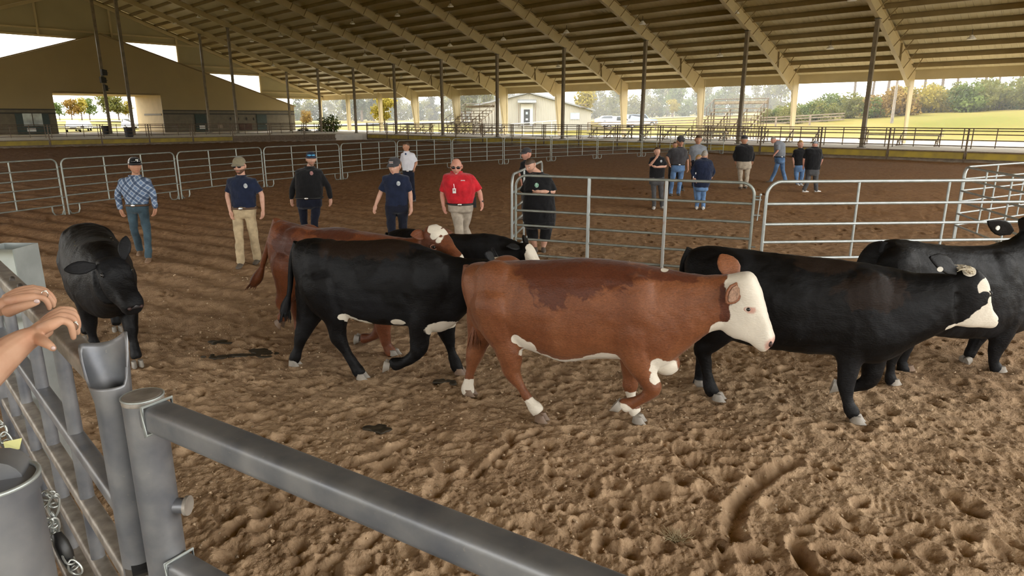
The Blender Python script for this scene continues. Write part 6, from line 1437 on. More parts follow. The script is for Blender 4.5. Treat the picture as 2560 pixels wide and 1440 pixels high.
    if cap:
        cvv = []; nu, nv = 32, 12
        for j in range(nv + 1):
            for i in range(nu):
                ph = 2*math.pi*i/nu; fx = math.sin(ph); fy = -math.cos(ph); z = 0.045 + 0.092*math.cos(math.pi/2*j/nv); q = math.sin(math.pi/2*j/nv)**0.75; cvv.append(T(0.088*q*fx, 0.107*q*fy + 0.002, z))
        fcs = [(j*nu + i, j*nu + (i + 1) % nu, (j + 1)*nu + (i + 1) % nu, (j + 1)*nu + i) for j in range(nv) for i in range(nu)]
        if hat_back:
            fr_ = [f for f in fcs if math.cos(2*math.pi*(f[0] % nu + 0.5)/nu) > 0.3]; bk_ = [f for f in fcs if math.cos(2*math.pi*(f[0] % nu + 0.5)/nu) <= 0.3]
            co_ = MB().add(cvv, fr_, True).build('cap', cap, e); MB().add(cvv, bk_, True).build('cap_mesh_back', hat_back, co_)
        else: co_ = MB().add(cvv, fcs, True).build('cap', cap, e)
        mbv = []; n = 14
        for k in range(n + 1):
            a_ = -math.pi*0.42 + math.pi*0.84*k/n
            for q, zz in ((0.98, 0.047), (1.0, 0.042)):
                mbv.append((a_, q, zz))
        brim_v = []
        for lay in (0.0, -0.006):
            for k in range(n + 1):
                a_ = -math.pi*0.42 + math.pi*0.84*k/n; x0, y0 = 0.088*math.sin(a_), -0.107*math.cos(a_); ext = 0.075*math.cos(a_*1.05)**0.6 if math.cos(a_*1.05) > 0 else 0
                brim_v.append(T(x0, y0 + 0.004, 0.048 + lay)); brim_v.append(T(x0*1.02, y0 - ext, 0.036 + lay - 0.012*abs(math.sin(a_))))
        m2 = 2*(n + 1); bf = []
        for k in range(n): bf.append((2*k, 2*k + 1, 2*k + 3, 2*k + 2)); bf.append((m2 + 2*k, m2 + 2*k + 2, m2 + 2*k + 3, m2 + 2*k + 1)); bf.append((2*k + 1, m2 + 2*k + 1, m2 + 2*k + 3, 2*k + 3))
        MB().add(brim_v, bf, True).build('cap_brim', cap, co_)
        e['_capT'] = 1
    if glasses:
        gm, up_ = glasses; z0 = 0.075 if up_ else 0.008; y0 = -0.118 if up_ else -0.100
        g_ = MB()
        for sx in (-1, 1): g_.ellip(T(sx*0.033, y0 + 0.004, z0), (0.033*s, 0.014*s, 0.020*s), 14, 8, Matrix.Rotation(yaw, 3, 'Z') @ Matrix.Rotation(pitch, 3, 'X'))
        g_.poly([T(-0.012, y0, z0 + 0.005), T(0.012, y0, z0 + 0.005)], 0.007*s, 6)
        for sx in (-1, 1): g_.poly([T(sx*0.06, y0 + 0.004, z0 + 0.006), T(sx*0.083, -0.02, z0 + 0.004), T(sx*0.083, 0.02, z0)], 0.0032*s, 6)
        g_.build('sunglasses', gm, e)
    elif eyes:
        for sx in (-1, 1):
            eo = MB().ellip(T(sx*0.031, -0.083, 0.006), (0.012*s, 0.010*s, 0.0075*s), 10, 8, Matrix.Rotation(yaw, 3, 'Z')).build('eye', m_paper, e); MB().ellip(T(sx*0.031, -0.0915, 0.006), (0.0055*s, 0.004*s, 0.0058*s), 8, 6, Matrix.Rotation(yaw, 3, 'Z')).build('iris', m_eye, eo)
    if emblem:
        x_, y_, rpx, em = emblem; q = P(x_, y_)
        front = chest_front(ms, q.x, q.z); r_ = rpx/cv(0, 0)[0]*0 + rpx
        MB().ellip((q.x, front - 0.004, q.z), (r_, 0.006, r_*1.15), 12, 6).build('chest_emblem', em, sh_o)
    if extra: extra(e, P, T, ms, sh_o)
    return e
def chest_front(me, x, z):
    co = co_array(me); m_ = (np.abs(co[:, 0] - x) < 0.03) & (np.abs(co[:, 2] - z) < 0.03)
    return float(co[m_, 1].min()) if m_.any() else 0.0
def cloth_noise(me, amp, seed):
    co = co_array(me); n = np.empty(len(co)*3, np.float32); me.vertices.foreach_get('normal', n); n = n.reshape(-1, 3)
    k = vnoise(co[:, 0]*14 + co[:, 1]*9 + seed, co[:, 2]*9 + co[:, 1]*5, seed) - 0.5 + 0.5*(vnoise(co[:, 0]*30 - co[:, 2]*12, co[:, 2]*22 + co[:, 1]*20, seed + 3) - 0.5)
    co = co + n*(amp*2.2*k)[:, None]; me.vertices.foreach_set('co', co.astype(np.float32).ravel()); me.update()
m_emb = mat('pale_print', (0.62, 0.64, 0.62), 0.8, 0, 0.3, 60, col2=(0.2, 0.24, 0.3)); m_embr = mat('red_print', (0.40, 0.20, 0.19), 0.8, 0, 0.3, 60); m_embg = mat('green_white_print', (0.55, 0.7, 0.6), 0.8, 0, 0.3, 60, col2=(0.03, 0.25, 0.12))
k4 = conv(100, 340, 3.2); k5 = conv(860, 340, 4.235); k6 = conv(1560, 320, 4.235)
# --- front row
def ex_plaid(e, P, T, ms, so_):
    MB().poly([T(-0.01, -0.112, 0.095), T(0.02, -0.115, 0.1), T(0.01, -0.118, 0.07)], 0.012, 8).build('cap_badge', m_paper, e)
person('man in a blue plaid western shirt and jeans, white-backed cap', k4, 11.63, [(322, 715, 805), (335, 660, 850), (350, 632, 882), (400, 636, 888), (470, 668, 878), (520, 690, 868), (548, 692, 866)], (752, 178, 768, 304, 0.75, 0.0),
       {'L': [(648, 362), (622, 470, -0.02), (642, 585, -0.08), (668, 640, -0.1)], 'R': [(868, 360), (902, 460), (925, 575, -0.05), (915, 625, -0.08)]},
       {'L': [(735, 600), (755, 755, -0.05), (800, 905, 0.15)], 'R': [(825, 600), (858, 770, 0), (868, 962, -0.05)]}, m_plaid, c_jean, sk_tan, sleeve=1.0, cap=c_black, hat_back=c_whcap, glasses=(m_lens, True), shoe=m_tanboot, belt=m_leather, toe=(0.35, -1), extra=ex_plaid, hair=h_grey, hairkind='crop', pantw=0.9)
person('bearded man in a navy tee and khaki trousers, tan cap and sunglasses', k4, 11.35, [(322, 1568, 1645), (332, 1525, 1690), (348, 1498, 1730), (400, 1505, 1735), (460, 1525, 1728), (520, 1532, 1726), (572, 1535, 1728)], (1592, 176, 1602, 306, -0.05, 0.1),
       {'L': [(1512, 365), (1500, 470, -0.02), (1522, 600, -0.1), (1545, 670, -0.12)], 'R': [(1722, 365), (1772, 465), (1785, 595, -0.04), (1778, 660, -0.06)]},
       {'L': [(1582, 640), (1592, 810, -0.12), (1605, 1005, -0.2)], 'R': [(1680, 640), (1712, 810, 0.0), (1738, 975, 0.15)]}, c_navy, c_khaki, sk_fair, sleeve=0.42, cap=c_olive, glasses=(m_lens, False), beard=0.85, belt=m_leather, toe=(0.1, -1), emblem=(1672, 392, 0.036, m_emb), hair=h_brown, hairkind='crop', shoe=m_shoe)
def ex_black(e, P, T, ms, so_):
    q = P(2098, 294); f = chest_front(ms, q.x, q.z); MB().box((q.x, f - 0.004, q.z), (0.075, 0.006, 0.012)).build('name_tape', m_paper, so_)
person('man in a black uniform jacket and dark trousers, dark cap with mirrored glasses', k4, 13.07, [(250, 2118, 2195), (262, 2080, 2235), (280, 2045, 2262), (340, 2045, 2268), (410, 2048, 2265), (455, 2050, 2260), (490, 2052, 2258)], (2166, 132, 2172, 240, 0.35, 0.0),
       {'L': [(2055, 295), (2020, 415), (2012, 500, -0.04), (2016, 545, -0.06)], 'R': [(2255, 295), (2305, 410), (2325, 500, -0.04), (2325, 540, -0.06)]},
       {'L': [(2098, 560), (2112, 690, 0.0), None], 'R': [(2210, 560), (2195, 690, -0.1), None]}, c_black, c_navyp, sk_fair, depth=0.7, sleeve=1.0, cap=c_navy, glasses=(m_lensb, True), beard=0.5, belt=m_bleather, toe=(0.4, -1), emblem=(2192, 292, 0.035, m_embr), hair=h_brown, hairkind='crop', pantw=0.95)
def ex_cap2(e, P, T, ms, so_):
    for z, m_ in ((0.088, m_paper), (0.078, m_embr), (0.068, m_paper)): MB().poly([T(-0.03, -0.104 - (0.09 - z)*0.1, z), T(0, -0.111 - (0.09 - z)*0.1, z), T(0.03, -0.104 - (0.09 - z)*0.1, z)], 0.004, 6).build('cap_patch', m_, e)
person('clean-shaven man in a navy tee and navy trousers, dark cap with a striped patch', k5, 11.63, [(405, 488, 590), (415, 440, 650), (435, 402, 690), (520, 415, 688), (600, 440, 680), (680, 440, 680), (735, 436, 682)], (540, 236, 532, 410, -0.25, 0.12),
       {'L': [(425, 460), (392, 590), (335, 730, -0.05), (318, 800, -0.08)], 'R': [(672, 460), (700, 600), (712, 750, -0.06), (705, 830, -0.1)]},
       {'L': [(495, 800), (500, 960, -0.06), None], 'R': [(620, 800), (625, 960, 0.05), None]}, c_navy, c_navyp, sk_fair, sleeve=0.45, cap=c_dgrey, toe=(0.0, -1), emblem=(590, 495, 0.036, m_emb), hair=h_brown, hairkind='crop', extra=ex_cap2)
def ex_red(e, P, T, ms, so_):
    q = P(1180, 565); f = chest_front(ms, q.x, q.z); bo = MB().box((q.x, f - 0.012, q.z), (0.058, 0.005, 0.085)).build('id_badge', m_paper, e); MB().poly([(q.x, f - 0.01, q.z + 0.042), (q.x - 0.008, f - 0.004, q.z + 0.12)], 0.004, 6).build('badge_clip', m_chrome, bo)
    MB().box((q.x, f - 0.0155, q.z + 0.01), (0.03, 0.003, 0.03)).build('badge_photo', m_embr, bo)
    q = P(1268, 460); f = chest_front(ms, q.x, q.z)
    for k in range(5): MB().box((q.x - 0.03 + k*0.015, f - 0.004 + abs(k - 2)*0.0008, q.z + 0.004*(k % 2)), (0.011, 0.005, 0.014)).build('chest_lettering', m_paper, so_)
    q = P(1385, 700, 0.02); MB().box((q.x, q.y, q.z), (0.05, 0.08, 0.19)).build('radio_pouch', m_bleather, e)
    q = P(1457, 690, -0.03); MB().tube((q.x, q.y, q.z - 0.012), (q.x, q.y, q.z + 0.012), 0.036, 14).build('wristwatch', m_bleather, e)
    q0 = T(0, -0.05, -0.13); MB().poly([P(1190, 425, -0.10), P(1185, 405, -0.08), P(1200, 405, -0.08)], 0.018, 8).build('undershirt', m_paper, e)
person('bald man in a red polo and stone trousers, sunglasses and badge', k5, 11.74, [(385, 1130, 1250), (395, 1090, 1310), (415, 1050, 1370), (500, 1040, 1400), (600, 1060, 1390), (670, 1085, 1378), (712, 1100, 1368)], (1190, 237, 1190, 412, 0.0, 0.18),
       {'L': [(1068, 440), (1042, 610), (1052, 740, -0.06), (1068, 800, -0.1)], 'R': [(1372, 440), (1432, 590), (1458, 700, -0.04), (1462, 755, -0.08)]},
       {'L': [(1185, 790), (1215, 960, -0.12), None], 'R': [(1300, 790), (1270, 960, 0.12), (1335, 1130, 0.3)]}, c_red, c_stone, sk_pink, depth=0.78, sleeve=0.46, glasses=(m_lens, False), beard=0.35, belt=m_bleather, toe=(0.1, -1), pantw=1.12, armr=1.12, hem=1, extra=ex_red)
person('man in a white polo and dark trousers with a hand in his pocket', k5, 20.3, [(168, 635, 690), (176, 618, 722), (190, 602, 750), (240, 604, 752), (300, 612, 746), (345, 618, 744), (366, 620, 744)], (662, 62, 658, 158, -0.75, 0.05),
       {'L': [(618, 205, 0.03), (606, 275, 0.05), (640, 345, 0.08)], 'R': [(742, 205), (765, 280, 0.03), (745, 340, -0.05), (735, 380, -0.06)]},
       {'L': [(650, 420), (655, 560, 0.03), None], 'R': [(712, 420), (728, 570, -0.03), None]}, c_white, c_navyp, sk_tan, depth=0.75, sleeve=0.45, hair=h_brown, belt=m_bleather, toe=(-0.7, -0.7), emblem=(660, 188, 0.028, mat('navy_print', (0.03, 0.05, 0.12), 0.8)))
person('heavy man in a black tee and black shorts looking down at the gate', k5, 12.55, [(395, 2000, 2110), (405, 1960, 2160), (425, 1925, 2195), (520, 1905, 2215), (640, 1895, 2230), (780, 1892, 2240), (905, 1895, 2245)], (1995, 235, 1955, 385, -0.7, 0.45),
       {'L': [(1935, 460, 0.02), (1900, 600, 0.05), (1985, 600, -0.16), (2020, 600, -0.22)], 'R': [(2185, 460), (2215, 590, -0.05), (2080, 590, -0.28), (2000, 590, -0.3)]},
       {'L': [(1985, 960), (2000, 1080, 0.0), (2025, 1235, 0.02)], 'R': [(2150, 960), (2125, 1080, 0.0), (2110, 1235, 0.0)]}, c_black, c_black, sk_fair, depth=0.78, sleeve=0.5, shorts=True, hair=h_brown, hairkind='crop', glasses=(m_lens, False) if False else None, beard=0.4, toe=(0.0, -1), pantw=1.0, armr=1.2, emblem=(2035, 510, 0.04, m_embg), shoe=m_shoe, hem=1)
person('man in a black shirt and grey cap standing behind the gate', k5, 16.7, [(262, 1905, 1985), (272, 1885, 2010), (290, 1868, 2030), (360, 1866, 2035), (440, 1872, 2030), (520, 1876, 2026)], (1930, 132, 1940, 255, -1.1, 0.05),
       {'L': [(1880, 310), (1866, 400), (1885, 500, -0.05)], 'R': [(2020, 310), (2035, 400), (2025, 500, -0.05)]}, {'L': [(1915, 590), (1910, 740), None], 'R': [(1990, 590), (1990, 740), None]}, c_black, c_gtrou, sk_pink, sleeve=0.45, cap=c_dgrey, beard=0.4, toe=(-0.8, -0.5), hair=h_brown, hairkind='crop')
# --- group at the back right
person('woman in a black tee with a hand at her chin, arms folded', k6, 18.73, [(300, 325, 385), (308, 295, 415), (322, 272, 438), (380, 270, 440), (440, 272, 432), (500, 268, 428), (528, 266, 428)], (350, 200, 352, 292, 0.2, -0.05),
       {'L': [(285, 335), (275, 395, -0.05), (335, 325, -0.16), (352, 300, -0.16)], 'R': [(428, 335), (438, 405, -0.05), (345, 415, -0.2), (305, 405, -0.2)]},
       {'L': [(310, 590), (318, 710, -0.02), (318, 828, -0.02)], 'R': [(388, 590), (395, 710), (405, 828, 0.02)]}, c_black, c_gtrou, sk_fair, sleeve=0.45, hair=h_brown, hairkind='short', toe=(-0.1, -1), emblem=(382, 348, 0.032, m_emb), shoe=m_wshoe, pantw=0.85, footang={'L': (-0.3, -1), 'R': (0.3, -1)})
person('man in a charcoal polo and blue jeans with a dark cap', k6, 22.1, [(205, 570, 625), (214, 530, 650), (230, 490, 668), (290, 488, 664), (340, 495, 655), (384, 497, 645)], (594, 90, 600, 195, 0.1, 0.05),
       {'L': [(498, 245), (462, 310), (478, 370, -0.06)], 'R': [(656, 245), (672, 340), (676, 420, -0.03), (674, 455, -0.05)]},
       {'L': [(530, 450), (510, 570, -0.02), (492, 690, -0.05)], 'R': [(608, 450), (592, 570), (575, 690, -0.05)]}, c_dgrey, c_jeanb, sk_tan, depth=0.72, sleeve=0.46, cap=c_dgrey, belt=m_bleather, toe=(0, -1), beard=0.3, glasses=(m_lens, False), hair=h_grey, hairkind='crop')
person('man half hidden behind the man in the charcoal polo', k6, 23.6, [(215, 515, 560), (225, 490, 585), (240, 468, 600), (300, 468, 600), (380, 472, 596)], (538, 145, 540, 210, 0.3, 0.0),
       {'L': [(478, 255), (455, 310), (478, 368, -0.05)], 'R': [(590, 255), (600, 320), (600, 380)]}, {'L': [(500, 440), (490, 560), (478, 650)], 'R': [(570, 440), (585, 560), (608, 675)]}, c_dgrey, c_black, sk_tan, sleeve=0.45, hair=h_brown, toe=(0.2, -1))
person('man in a light grey polo behind the woman in the navy jacket', k6, 24.5, [(178, 752, 815), (186, 720, 845), (202, 695, 872), (250, 695, 872), (300, 702, 862), (350, 706, 856)], (788, 75, 786, 176, -0.2, 0.05),
       {'L': [(706, 215), (698, 290), (706, 360, -0.03)], 'R': [(864, 215), (876, 290), (872, 360)]}, {'L': [(740, 420), (736, 550), (732, 665)], 'R': [(825, 420), (822, 550), (815, 665)]}, c_grey, c_navyp, sk_tan, depth=0.7, sleeve=0.46, hair=h_brown, belt=m_bleather, toe=(0, -1))
def ex_jacket(e, P, T, ms, so_):
    for k, (x, y) in enumerate(((760, 480), (735, 520), (752, 560))): q = P(x, y, -0.14); MB().box((q.x, q.y, q.z), (0.022, 0.006, 0.05)).build('sleeve_lettering', m_paper, so_)
person('woman in a navy jacket and blue jeans seen from behind', k6, 18.57, [(322, 815, 875), (332, 780, 905), (352, 745, 935), (420, 740, 940), (500, 738, 930), (570, 735, 915), (625, 745, 895)], (856, 238, 850, 330, 2.6, 0.0),
       {'L': [(752, 370), (722, 460, -0.02), (745, 530, -0.1)], 'R': [(930, 370), (945, 465), (930, 510, 0.1)]}, {'L': [(785, 660), (785, 740), (770, 838, 0.05)], 'R': [(840, 660), (840, 750), (838, 850, -0.05)]}, c_navy, c_jeanb, sk_fair, depth=0.8, sleeve=0.98, hair=h_grey, hairkind='short', eyes=False, toe=(0.3, 1), shoe=m_wshoe, pantw=0.82, hem=1, extra=ex_jacket)
person('fair-haired woman mostly hidden behind the woman in the navy jacket', k6, 20.4, [(365, 770, 815), (375, 750, 840), (392, 730, 855), (440, 730, 855), (500, 735, 850)], (790, 282, 792, 362, 0.4, 0.0),
       {'L': [(740, 405), (728, 470), (735, 530)], 'R': [(848, 405), (858, 470), (852, 530)]}, {'L': [(765, 580), (765, 680), (768, 760)], 'R': [(825, 580), (825, 680), (825, 760)]}, c_black, c_jeanb, sk_fair, sleeve=0.45, hair=h_blond, hairkind='long', toe=(0.2, -1))
person('man in a black jacket and khaki trousers seen from behind, grey cap', k6, 23.9, [(175, 1235, 1310), (184, 1205, 1340), (200, 1180, 1365), (250, 1178, 1368), (310, 1185, 1360), (352, 1188, 1352)], (1276, 82, 1272, 178, 3.0, 0.0),
       {'L': [(1188, 215), (1168, 290), (1180, 350, 0.04)], 'R': [(1352, 215), (1372, 290), (1360, 355, 0.04)]}, {'L': [(1230, 420), (1232, 520), (1238, 615)], 'R': [(1308, 420), (1302, 520), (1290, 612)]}, c_black, c_beige, sk_tan, depth=0.7, sleeve=0.96, cap=c_dgrey, hair=h_grey, hairkind='crop', eyes=False, toe=(0, 1), hem=1)
person('man in a grey tee and blue jeans walking left, head bowed', k6, 26.7, [(140, 1610, 1665), (150, 1600, 1685), (168, 1592, 1702), (220, 1590, 1706), (270, 1594, 1704), (302, 1596, 1700)], (1592, 92, 1572, 160, -1.3, 0.35),
       {'L': [(1625, 180, -0.15), (1628, 240, -0.2), (1600, 275, -0.25)], 'R': [(1670, 180, 0.15), (1690, 250, 0.2), (1650, 280, 0.15)]}, {'L': [(1630, 360), (1600, 460), (1555, 570)], 'R': [(1672, 360), (1685, 460), (1708, 575)]}, c_grey, c_jeanb, sk_pink, depth=0.95, sleeve=0.46, cap=c_dgrey if False else None, hair=h_grey, hairkind='crop', toe=(-1, -0.1), belt=m_bleather)
person('woman in a black tee and blue jeans beside the man in the black shirt', k6, 25.4, [(218, 1845, 1895), (226, 1815, 1910), (240, 1795, 1925), (300, 1795, 1925), (350, 1800, 1915), (396, 1800, 1910)], (1868, 130, 1868, 212, 0.2, 0.0),
       {'L': [(1805, 255), (1790, 320), (1800, 390)], 'R': [(1915, 255), (1925, 320), (1915, 390)]}, {'L': [(1825, 450), (1825, 540), (1830, 625)], 'R': [(1888, 450), (1880, 540), (1865, 630)]}, c_black, c_jean if False else c_jeanb, sk_fair, sleeve=0.45, hair=h_blond, toe=(0, -1), shoe=m_wshoe, pantw=0.9)
person('man in a black shirt and grey trousers seen from behind, striding', k6, 23.0, [(205, 1985, 2050), (214, 1945, 2075), (230, 1918, 2095), (300, 1915, 2092), (380, 1915, 2078), (440, 1918, 2068)], (2025, 140, 2020, 215, 2.3, 0.1),
       {'L': [(1925, 250), (1905, 330), (1900, 400, 0.05)], 'R': [(2085, 250), (2095, 335), (2070, 405, 0.08)]}, {'L': [(1955, 490), (1935, 590), (1905, 672, -0.05)], 'R': [(2030, 490), (2030, 590), (2035, 660, 0.05)]}, c_black, c_gtrou, sk_pink, depth=0.75, sleeve=0.46, hair=h_grey, hairkind='crop', cap=c_grey, eyes=False, toe=(0.9, 0.3), shoe=m_wshoe, hem=1)
# ------------------------------------------------------------------ foreground gates
def zpt(px, py, z): return gnd(px, py, z)
def dpt(px, py, d):
    """point at axis depth d"""
    r = ray(px, py); return Vector((0, 0, CAM_H)) + r*(d/F_PX)
m_gate, t, b = new_mat('scuffed_galvanised_gate'); N = t.nodes; L = t.links
b.inputs['Metallic'].default_value = 0.55; b.inputs['Roughness'].default_value = 0.42
tc = N.new('ShaderNodeTexCoord'); n1 = N.new('ShaderNodeTexNoise'); n1.inputs['Scale'].default_value = 9; n1.inputs['Detail'].default_value = 8
n2 = N.new('ShaderNodeTexNoise'); n2.inputs['Scale'].default_value = 70; n2.inputs['Detail'].default_value = 5
r1 = N.new('ShaderNodeValToRGB'); r1.color_ramp.elements[0].position = 0.3; r1.color_ramp.elements[1].position = 0.72; r1.color_ramp.elements[0].color = (0.155, 0.165, 0.19, 1); r1.color_ramp.elements[1].color = (0.29, 0.29, 0.295, 1)
r2 = N.new('ShaderNodeValToRGB'); r2.color_ramp.elements[0].position = 0.68; r2.color_ramp.elements[1].position = 0.80; r2.color_ramp.elements[0].color = (0, 0, 0, 1); r2.color_ramp.elements[1].color = (0.6, 0.6, 0.6, 1)
mx = N.new('ShaderNodeMix'); mx.data_type = 'RGBA'; mx.inputs['B'].default_value = (0.42, 0.39, 0.32, 1)
rr_ = N.new('ShaderNodeMapRange'); rr_.inputs['To Min'].default_value = 0.3; rr_.inputs['To Max'].default_value = 0.58
bp = N.new('ShaderNodeBump'); bp.inputs['Strength'].default_value = 0.15; bp.inputs['Distance'].default_value = 0.002
for n in (n1, n2): L.new(tc.outputs['Object'], n.inputs['Vector'])
L.new(n1.outputs['Fac'], r1.inputs['Fac']); L.new(n2.outputs['Fac'], r2.inputs['Fac']); L.new(r1.outputs['Color'], mx.inputs['A']); L.new(r2.outputs['Color'], mx.inputs['Factor']); L.new(mx.outputs['Result'], b.inputs['Base Color'])
L.new(n1.outputs['Fac'], rr_.inputs['Value']); L.new(rr_.outputs[0], b.inputs['Roughness']); L.new(n2.outputs['Fac'], bp.inputs['Height']); L.new(bp.outputs['Normal'], b.inputs['Normal'])
m_gatel = mat('worn_taupe_rail_top', (0.30, 0.27, 0.235), 0.5, 0.45, 0.3, 14, 0.1)
PX, PY, PZ = -1.108, 1.828, 1.71
# main post
e = empty('gate_post', (PX, PY, 0), 0, 'round grey steel gate post with a capped top in the foreground', 'post')
MB().tube((PX, PY, 0), (PX, PY, PZ - 0.01), 0.057, 40).build('shaft', m_gate, e)
MB().poly([(PX, PY, PZ - 0.02), (PX, PY, PZ - 0.004), (PX, PY, PZ)], [0.058, 0.058, 0.050], 40).build('cap_plate', m_gatel, e)
MB().poly([(PX + 0.057*math.cos(a), PY + 0.057*math.sin(a), PZ - 0.004) for a in [2*math.pi*k/40 for k in range(40)]], 0.0035, 6, closed=True).build('weld_rim', m_galvw, e)
# right gate: square tube rails
ge = empty('steel_gate', (PX, PY, 0), 0, 'grey square-tube gate running to the lower right corner', 'gate')
A0 = Vector((PX + 0.03, PY - 0.015, 1.655)); A1 = zpt(1378, 1440, 1.655); d = (A1 - A0).normalized(); A1 = A0 + d*2.6
for k, z in enumerate((1.655, 1.13, 0.80, 0.47, 0.14)):
    o = MB().rbeam(Vector((A0.x, A0.y, z)), Vector((A1.x, A1.y, z)), 0.084, 0.084, 0.022, n=6).build('rail', m_gate, ge)
    MB().poly([Vector((A0.x, A0.y, z)) + d*0.035 + Vector((-d.y*a_*0.045, d.x*a_*0.045, b_*0.045)) for a_, b_ in ((-1, -1), (1, -1), (1, 1), (-1, 1))], 0.006, 6, closed=True).build('weld_bead', m_galvw, o)
MB().tube((A1.x, A1.y, 0.1), (A1.x, A1.y, 1.7), 0.045, 20).build('end_upright', m_gate, ge)
q = Vector((PX, PY, 1.335)) + Vector((0.075, 0.0, 0)); MB().tube(q - Vector((0.03, 0, 0)), q + Vector((0.012, 0.0, 0)), 0.024, 18).build('hinge_bolt', m_gate, ge)
MB().tube(q + Vector((0.01, 0, 0)), q + Vector((0.02, 0, 0)), 0.031, 18).build('bolt_washer', m_gatel, ge)
# left gate
G0 = Vector((-1.285, 1.925, 0)); gd = Vector((-0.70, 0.714, 0)).normalized(); gn = Vector((gd.y, -gd.x, 0))
gl = empty('steel_gate', G0, 0, 'grey gate on the left whose top rail the hands rest on', 'gate')
def gp(s_, z, n_=0.0): p = G0 + gd*s_ + gn*n_; return Vector((p.x, p.y, z))
o = MB().rbeam(gp(0.05, 1.735), gp(2.9, 1.735), 0.075, 0.07, 0.018, n=6).build('rail', m_gatel, gl)
for s_ in (0.14, 0.19, 1.35, 1.55): MB().poly([gp(s_ - 0.03, 1.7705, -0.004), gp(s_ + 0.03, 1.7705, 0.004)], 0.011, 10).build('worn_slot', mat('dark_worn_mark', (0.06, 0.05, 0.045), 0.6), o)
for z in (1.285, 1.0, 0.72, 0.44, 0.16): MB().rbeam(gp(0.0, z), gp(2.9, z), 0.06, 0.06, 0.015, n=4).build('rail', m_gatel if z < 1.2 else m_gate, gl)
for s_ in (0.62, 1.25, 1.9, 2.5): MB().tube(gp(s_, 0.1, 0.0), gp(s_, 1.71, 0.0), 0.026, 16).build('stay', m_gate, gl)
MB().tube(gp(2.9, 0.0), gp(2.9, 1.75), 0.04, 16).build('end_upright', m_gate, gl)
# end pipe with a flared, saddle-cut top
nU, nV = 36, 22; vs = []
cpt = lambda z: Vector((-1.245, 1.905, z))
for lay, rr0 in ((0, 0.0), (1, -0.006)):
    for j in range(nV + 1):
        t_ = j/nV
        for i in range(nU + 1):
            a_ = 2*math.pi*i/nU
            # saddle: two lobes toward +-x, dips front/back
            ztop = 1.715 + 0.135*smooth((math.cos(a_ - 1.75) + 0.55)/1.0)*(0.98 - 0.10*math.cos(2*(a_ - 1.75)) + 0.14*math.cos(a_))
            z = 0.02 + (1.60 - 0.02)*min(1, t_/0.35) if t_ < 0.35 else 1.60 + (ztop - 1.60)*(t_ - 0.35)/0.65
            fl = max(0.0, (z - 1.66)/0.22); r_ = 0.052 + rr0; rx = r_*(1 + 0.62*fl); ry = r_*(1 + 0.15*fl)
            vs.append(cpt(z) + Vector((rx*math.cos(a_) - 0.022*fl, ry*math.sin(a_) + 0.01*fl, 0)))
K = (nV + 1)*(nU + 1); fs = []
for j in range(nV):
    for i in range(nU):
        p = j*(nU + 1) + i; fs.append((p, p + 1, p + nU + 2, p + nU + 1)); fs.append((K + p, K + p + nU + 1, K + p + nU + 2, K + p + 1))
for i in range(nU): p = nV*(nU + 1) + i; fs.append((p, p + 1, K + p + 1, K + p))
MB().add(vs, fs, True).build('saddle_pipe', m_gate, gl)
MB().box((-1.20, 1.87, 1.03), (0.13, 0.09, 0.10), 0.6).build('latch_bracket', m_gatel, gl)
MB().box((-1.205, 1.862, 1.09), (0.075, 0.06, 0.012), 0.6).build('bracket_slot', m_bleather, gl)
# channel post behind the rail, far left
P = dpt(34, 686, 4.25); e = empty('channel_post', (P.x, P.y, 0), 0, 'open galvanised channel post at the left edge behind the rail', 'post')
w2 = 0.11; zt = 1.72
for k, (dx, dy, sx, sy) in enumerate(((0, -w2, 2*w2, 0.008), (0, w2, 2*w2, 0.008), (-w2, 0, 0.008, 2*w2), (w2, 0, 0.008, 2*w2))): MB().box((P.x + dx, P.y + dy, zt/2), (sx, sy, zt)).build('channel_wall', m_galvw, e)
MB().box((P.x, P.y, zt - 0.12), (2*w2 - 0.02, 2*w2 - 0.02, 0.01)).build('inner_plate', m_gatel, e)
# near post with chain, bottom left
NP = dpt(-14, 1215, 1.05); e = empty('near_post', (NP.x, NP.y, 0), 0, 'thick scuffed steel post cut by the lower left corner', 'post')
MB().tube((NP.x, NP.y, 0), (NP.x, NP.y, NP.z), 0.057, 40).build('shaft', m_gate, e)
MB().tube((NP.x, NP.y, NP.z - 0.012), (NP.x, NP.y, NP.z + 0.008), 0.062, 40).build('collar', m_gate, e)
MB().poly([(NP.x + 0.06*math.cos(a), NP.y + 0.06*math.sin(a), NP.z + 0.01) for a in [2*math.pi*k/40 for k in range(40)]], 0.004, 6, closed=True).build('rim', m_galvw, e)
MB().tube((NP.x, NP.y, NP.z), (NP.x - 0.02, NP.y + 0.05, NP.z + 0.0), 0.04, 20).build('inner_pipe', m_gate, e)
P1_ = dpt(-30, 1040, 1.3); MB().rbeam(Vector((NP.x - 0.03, NP.y + 0.03, NP.z - 0.03)), Vector((P1_.x - 0.5, P1_.y + 0.4, P1_.z - 0.05)), 0.06, 0.06, 0.012).build('side_rail', m_gate, e)
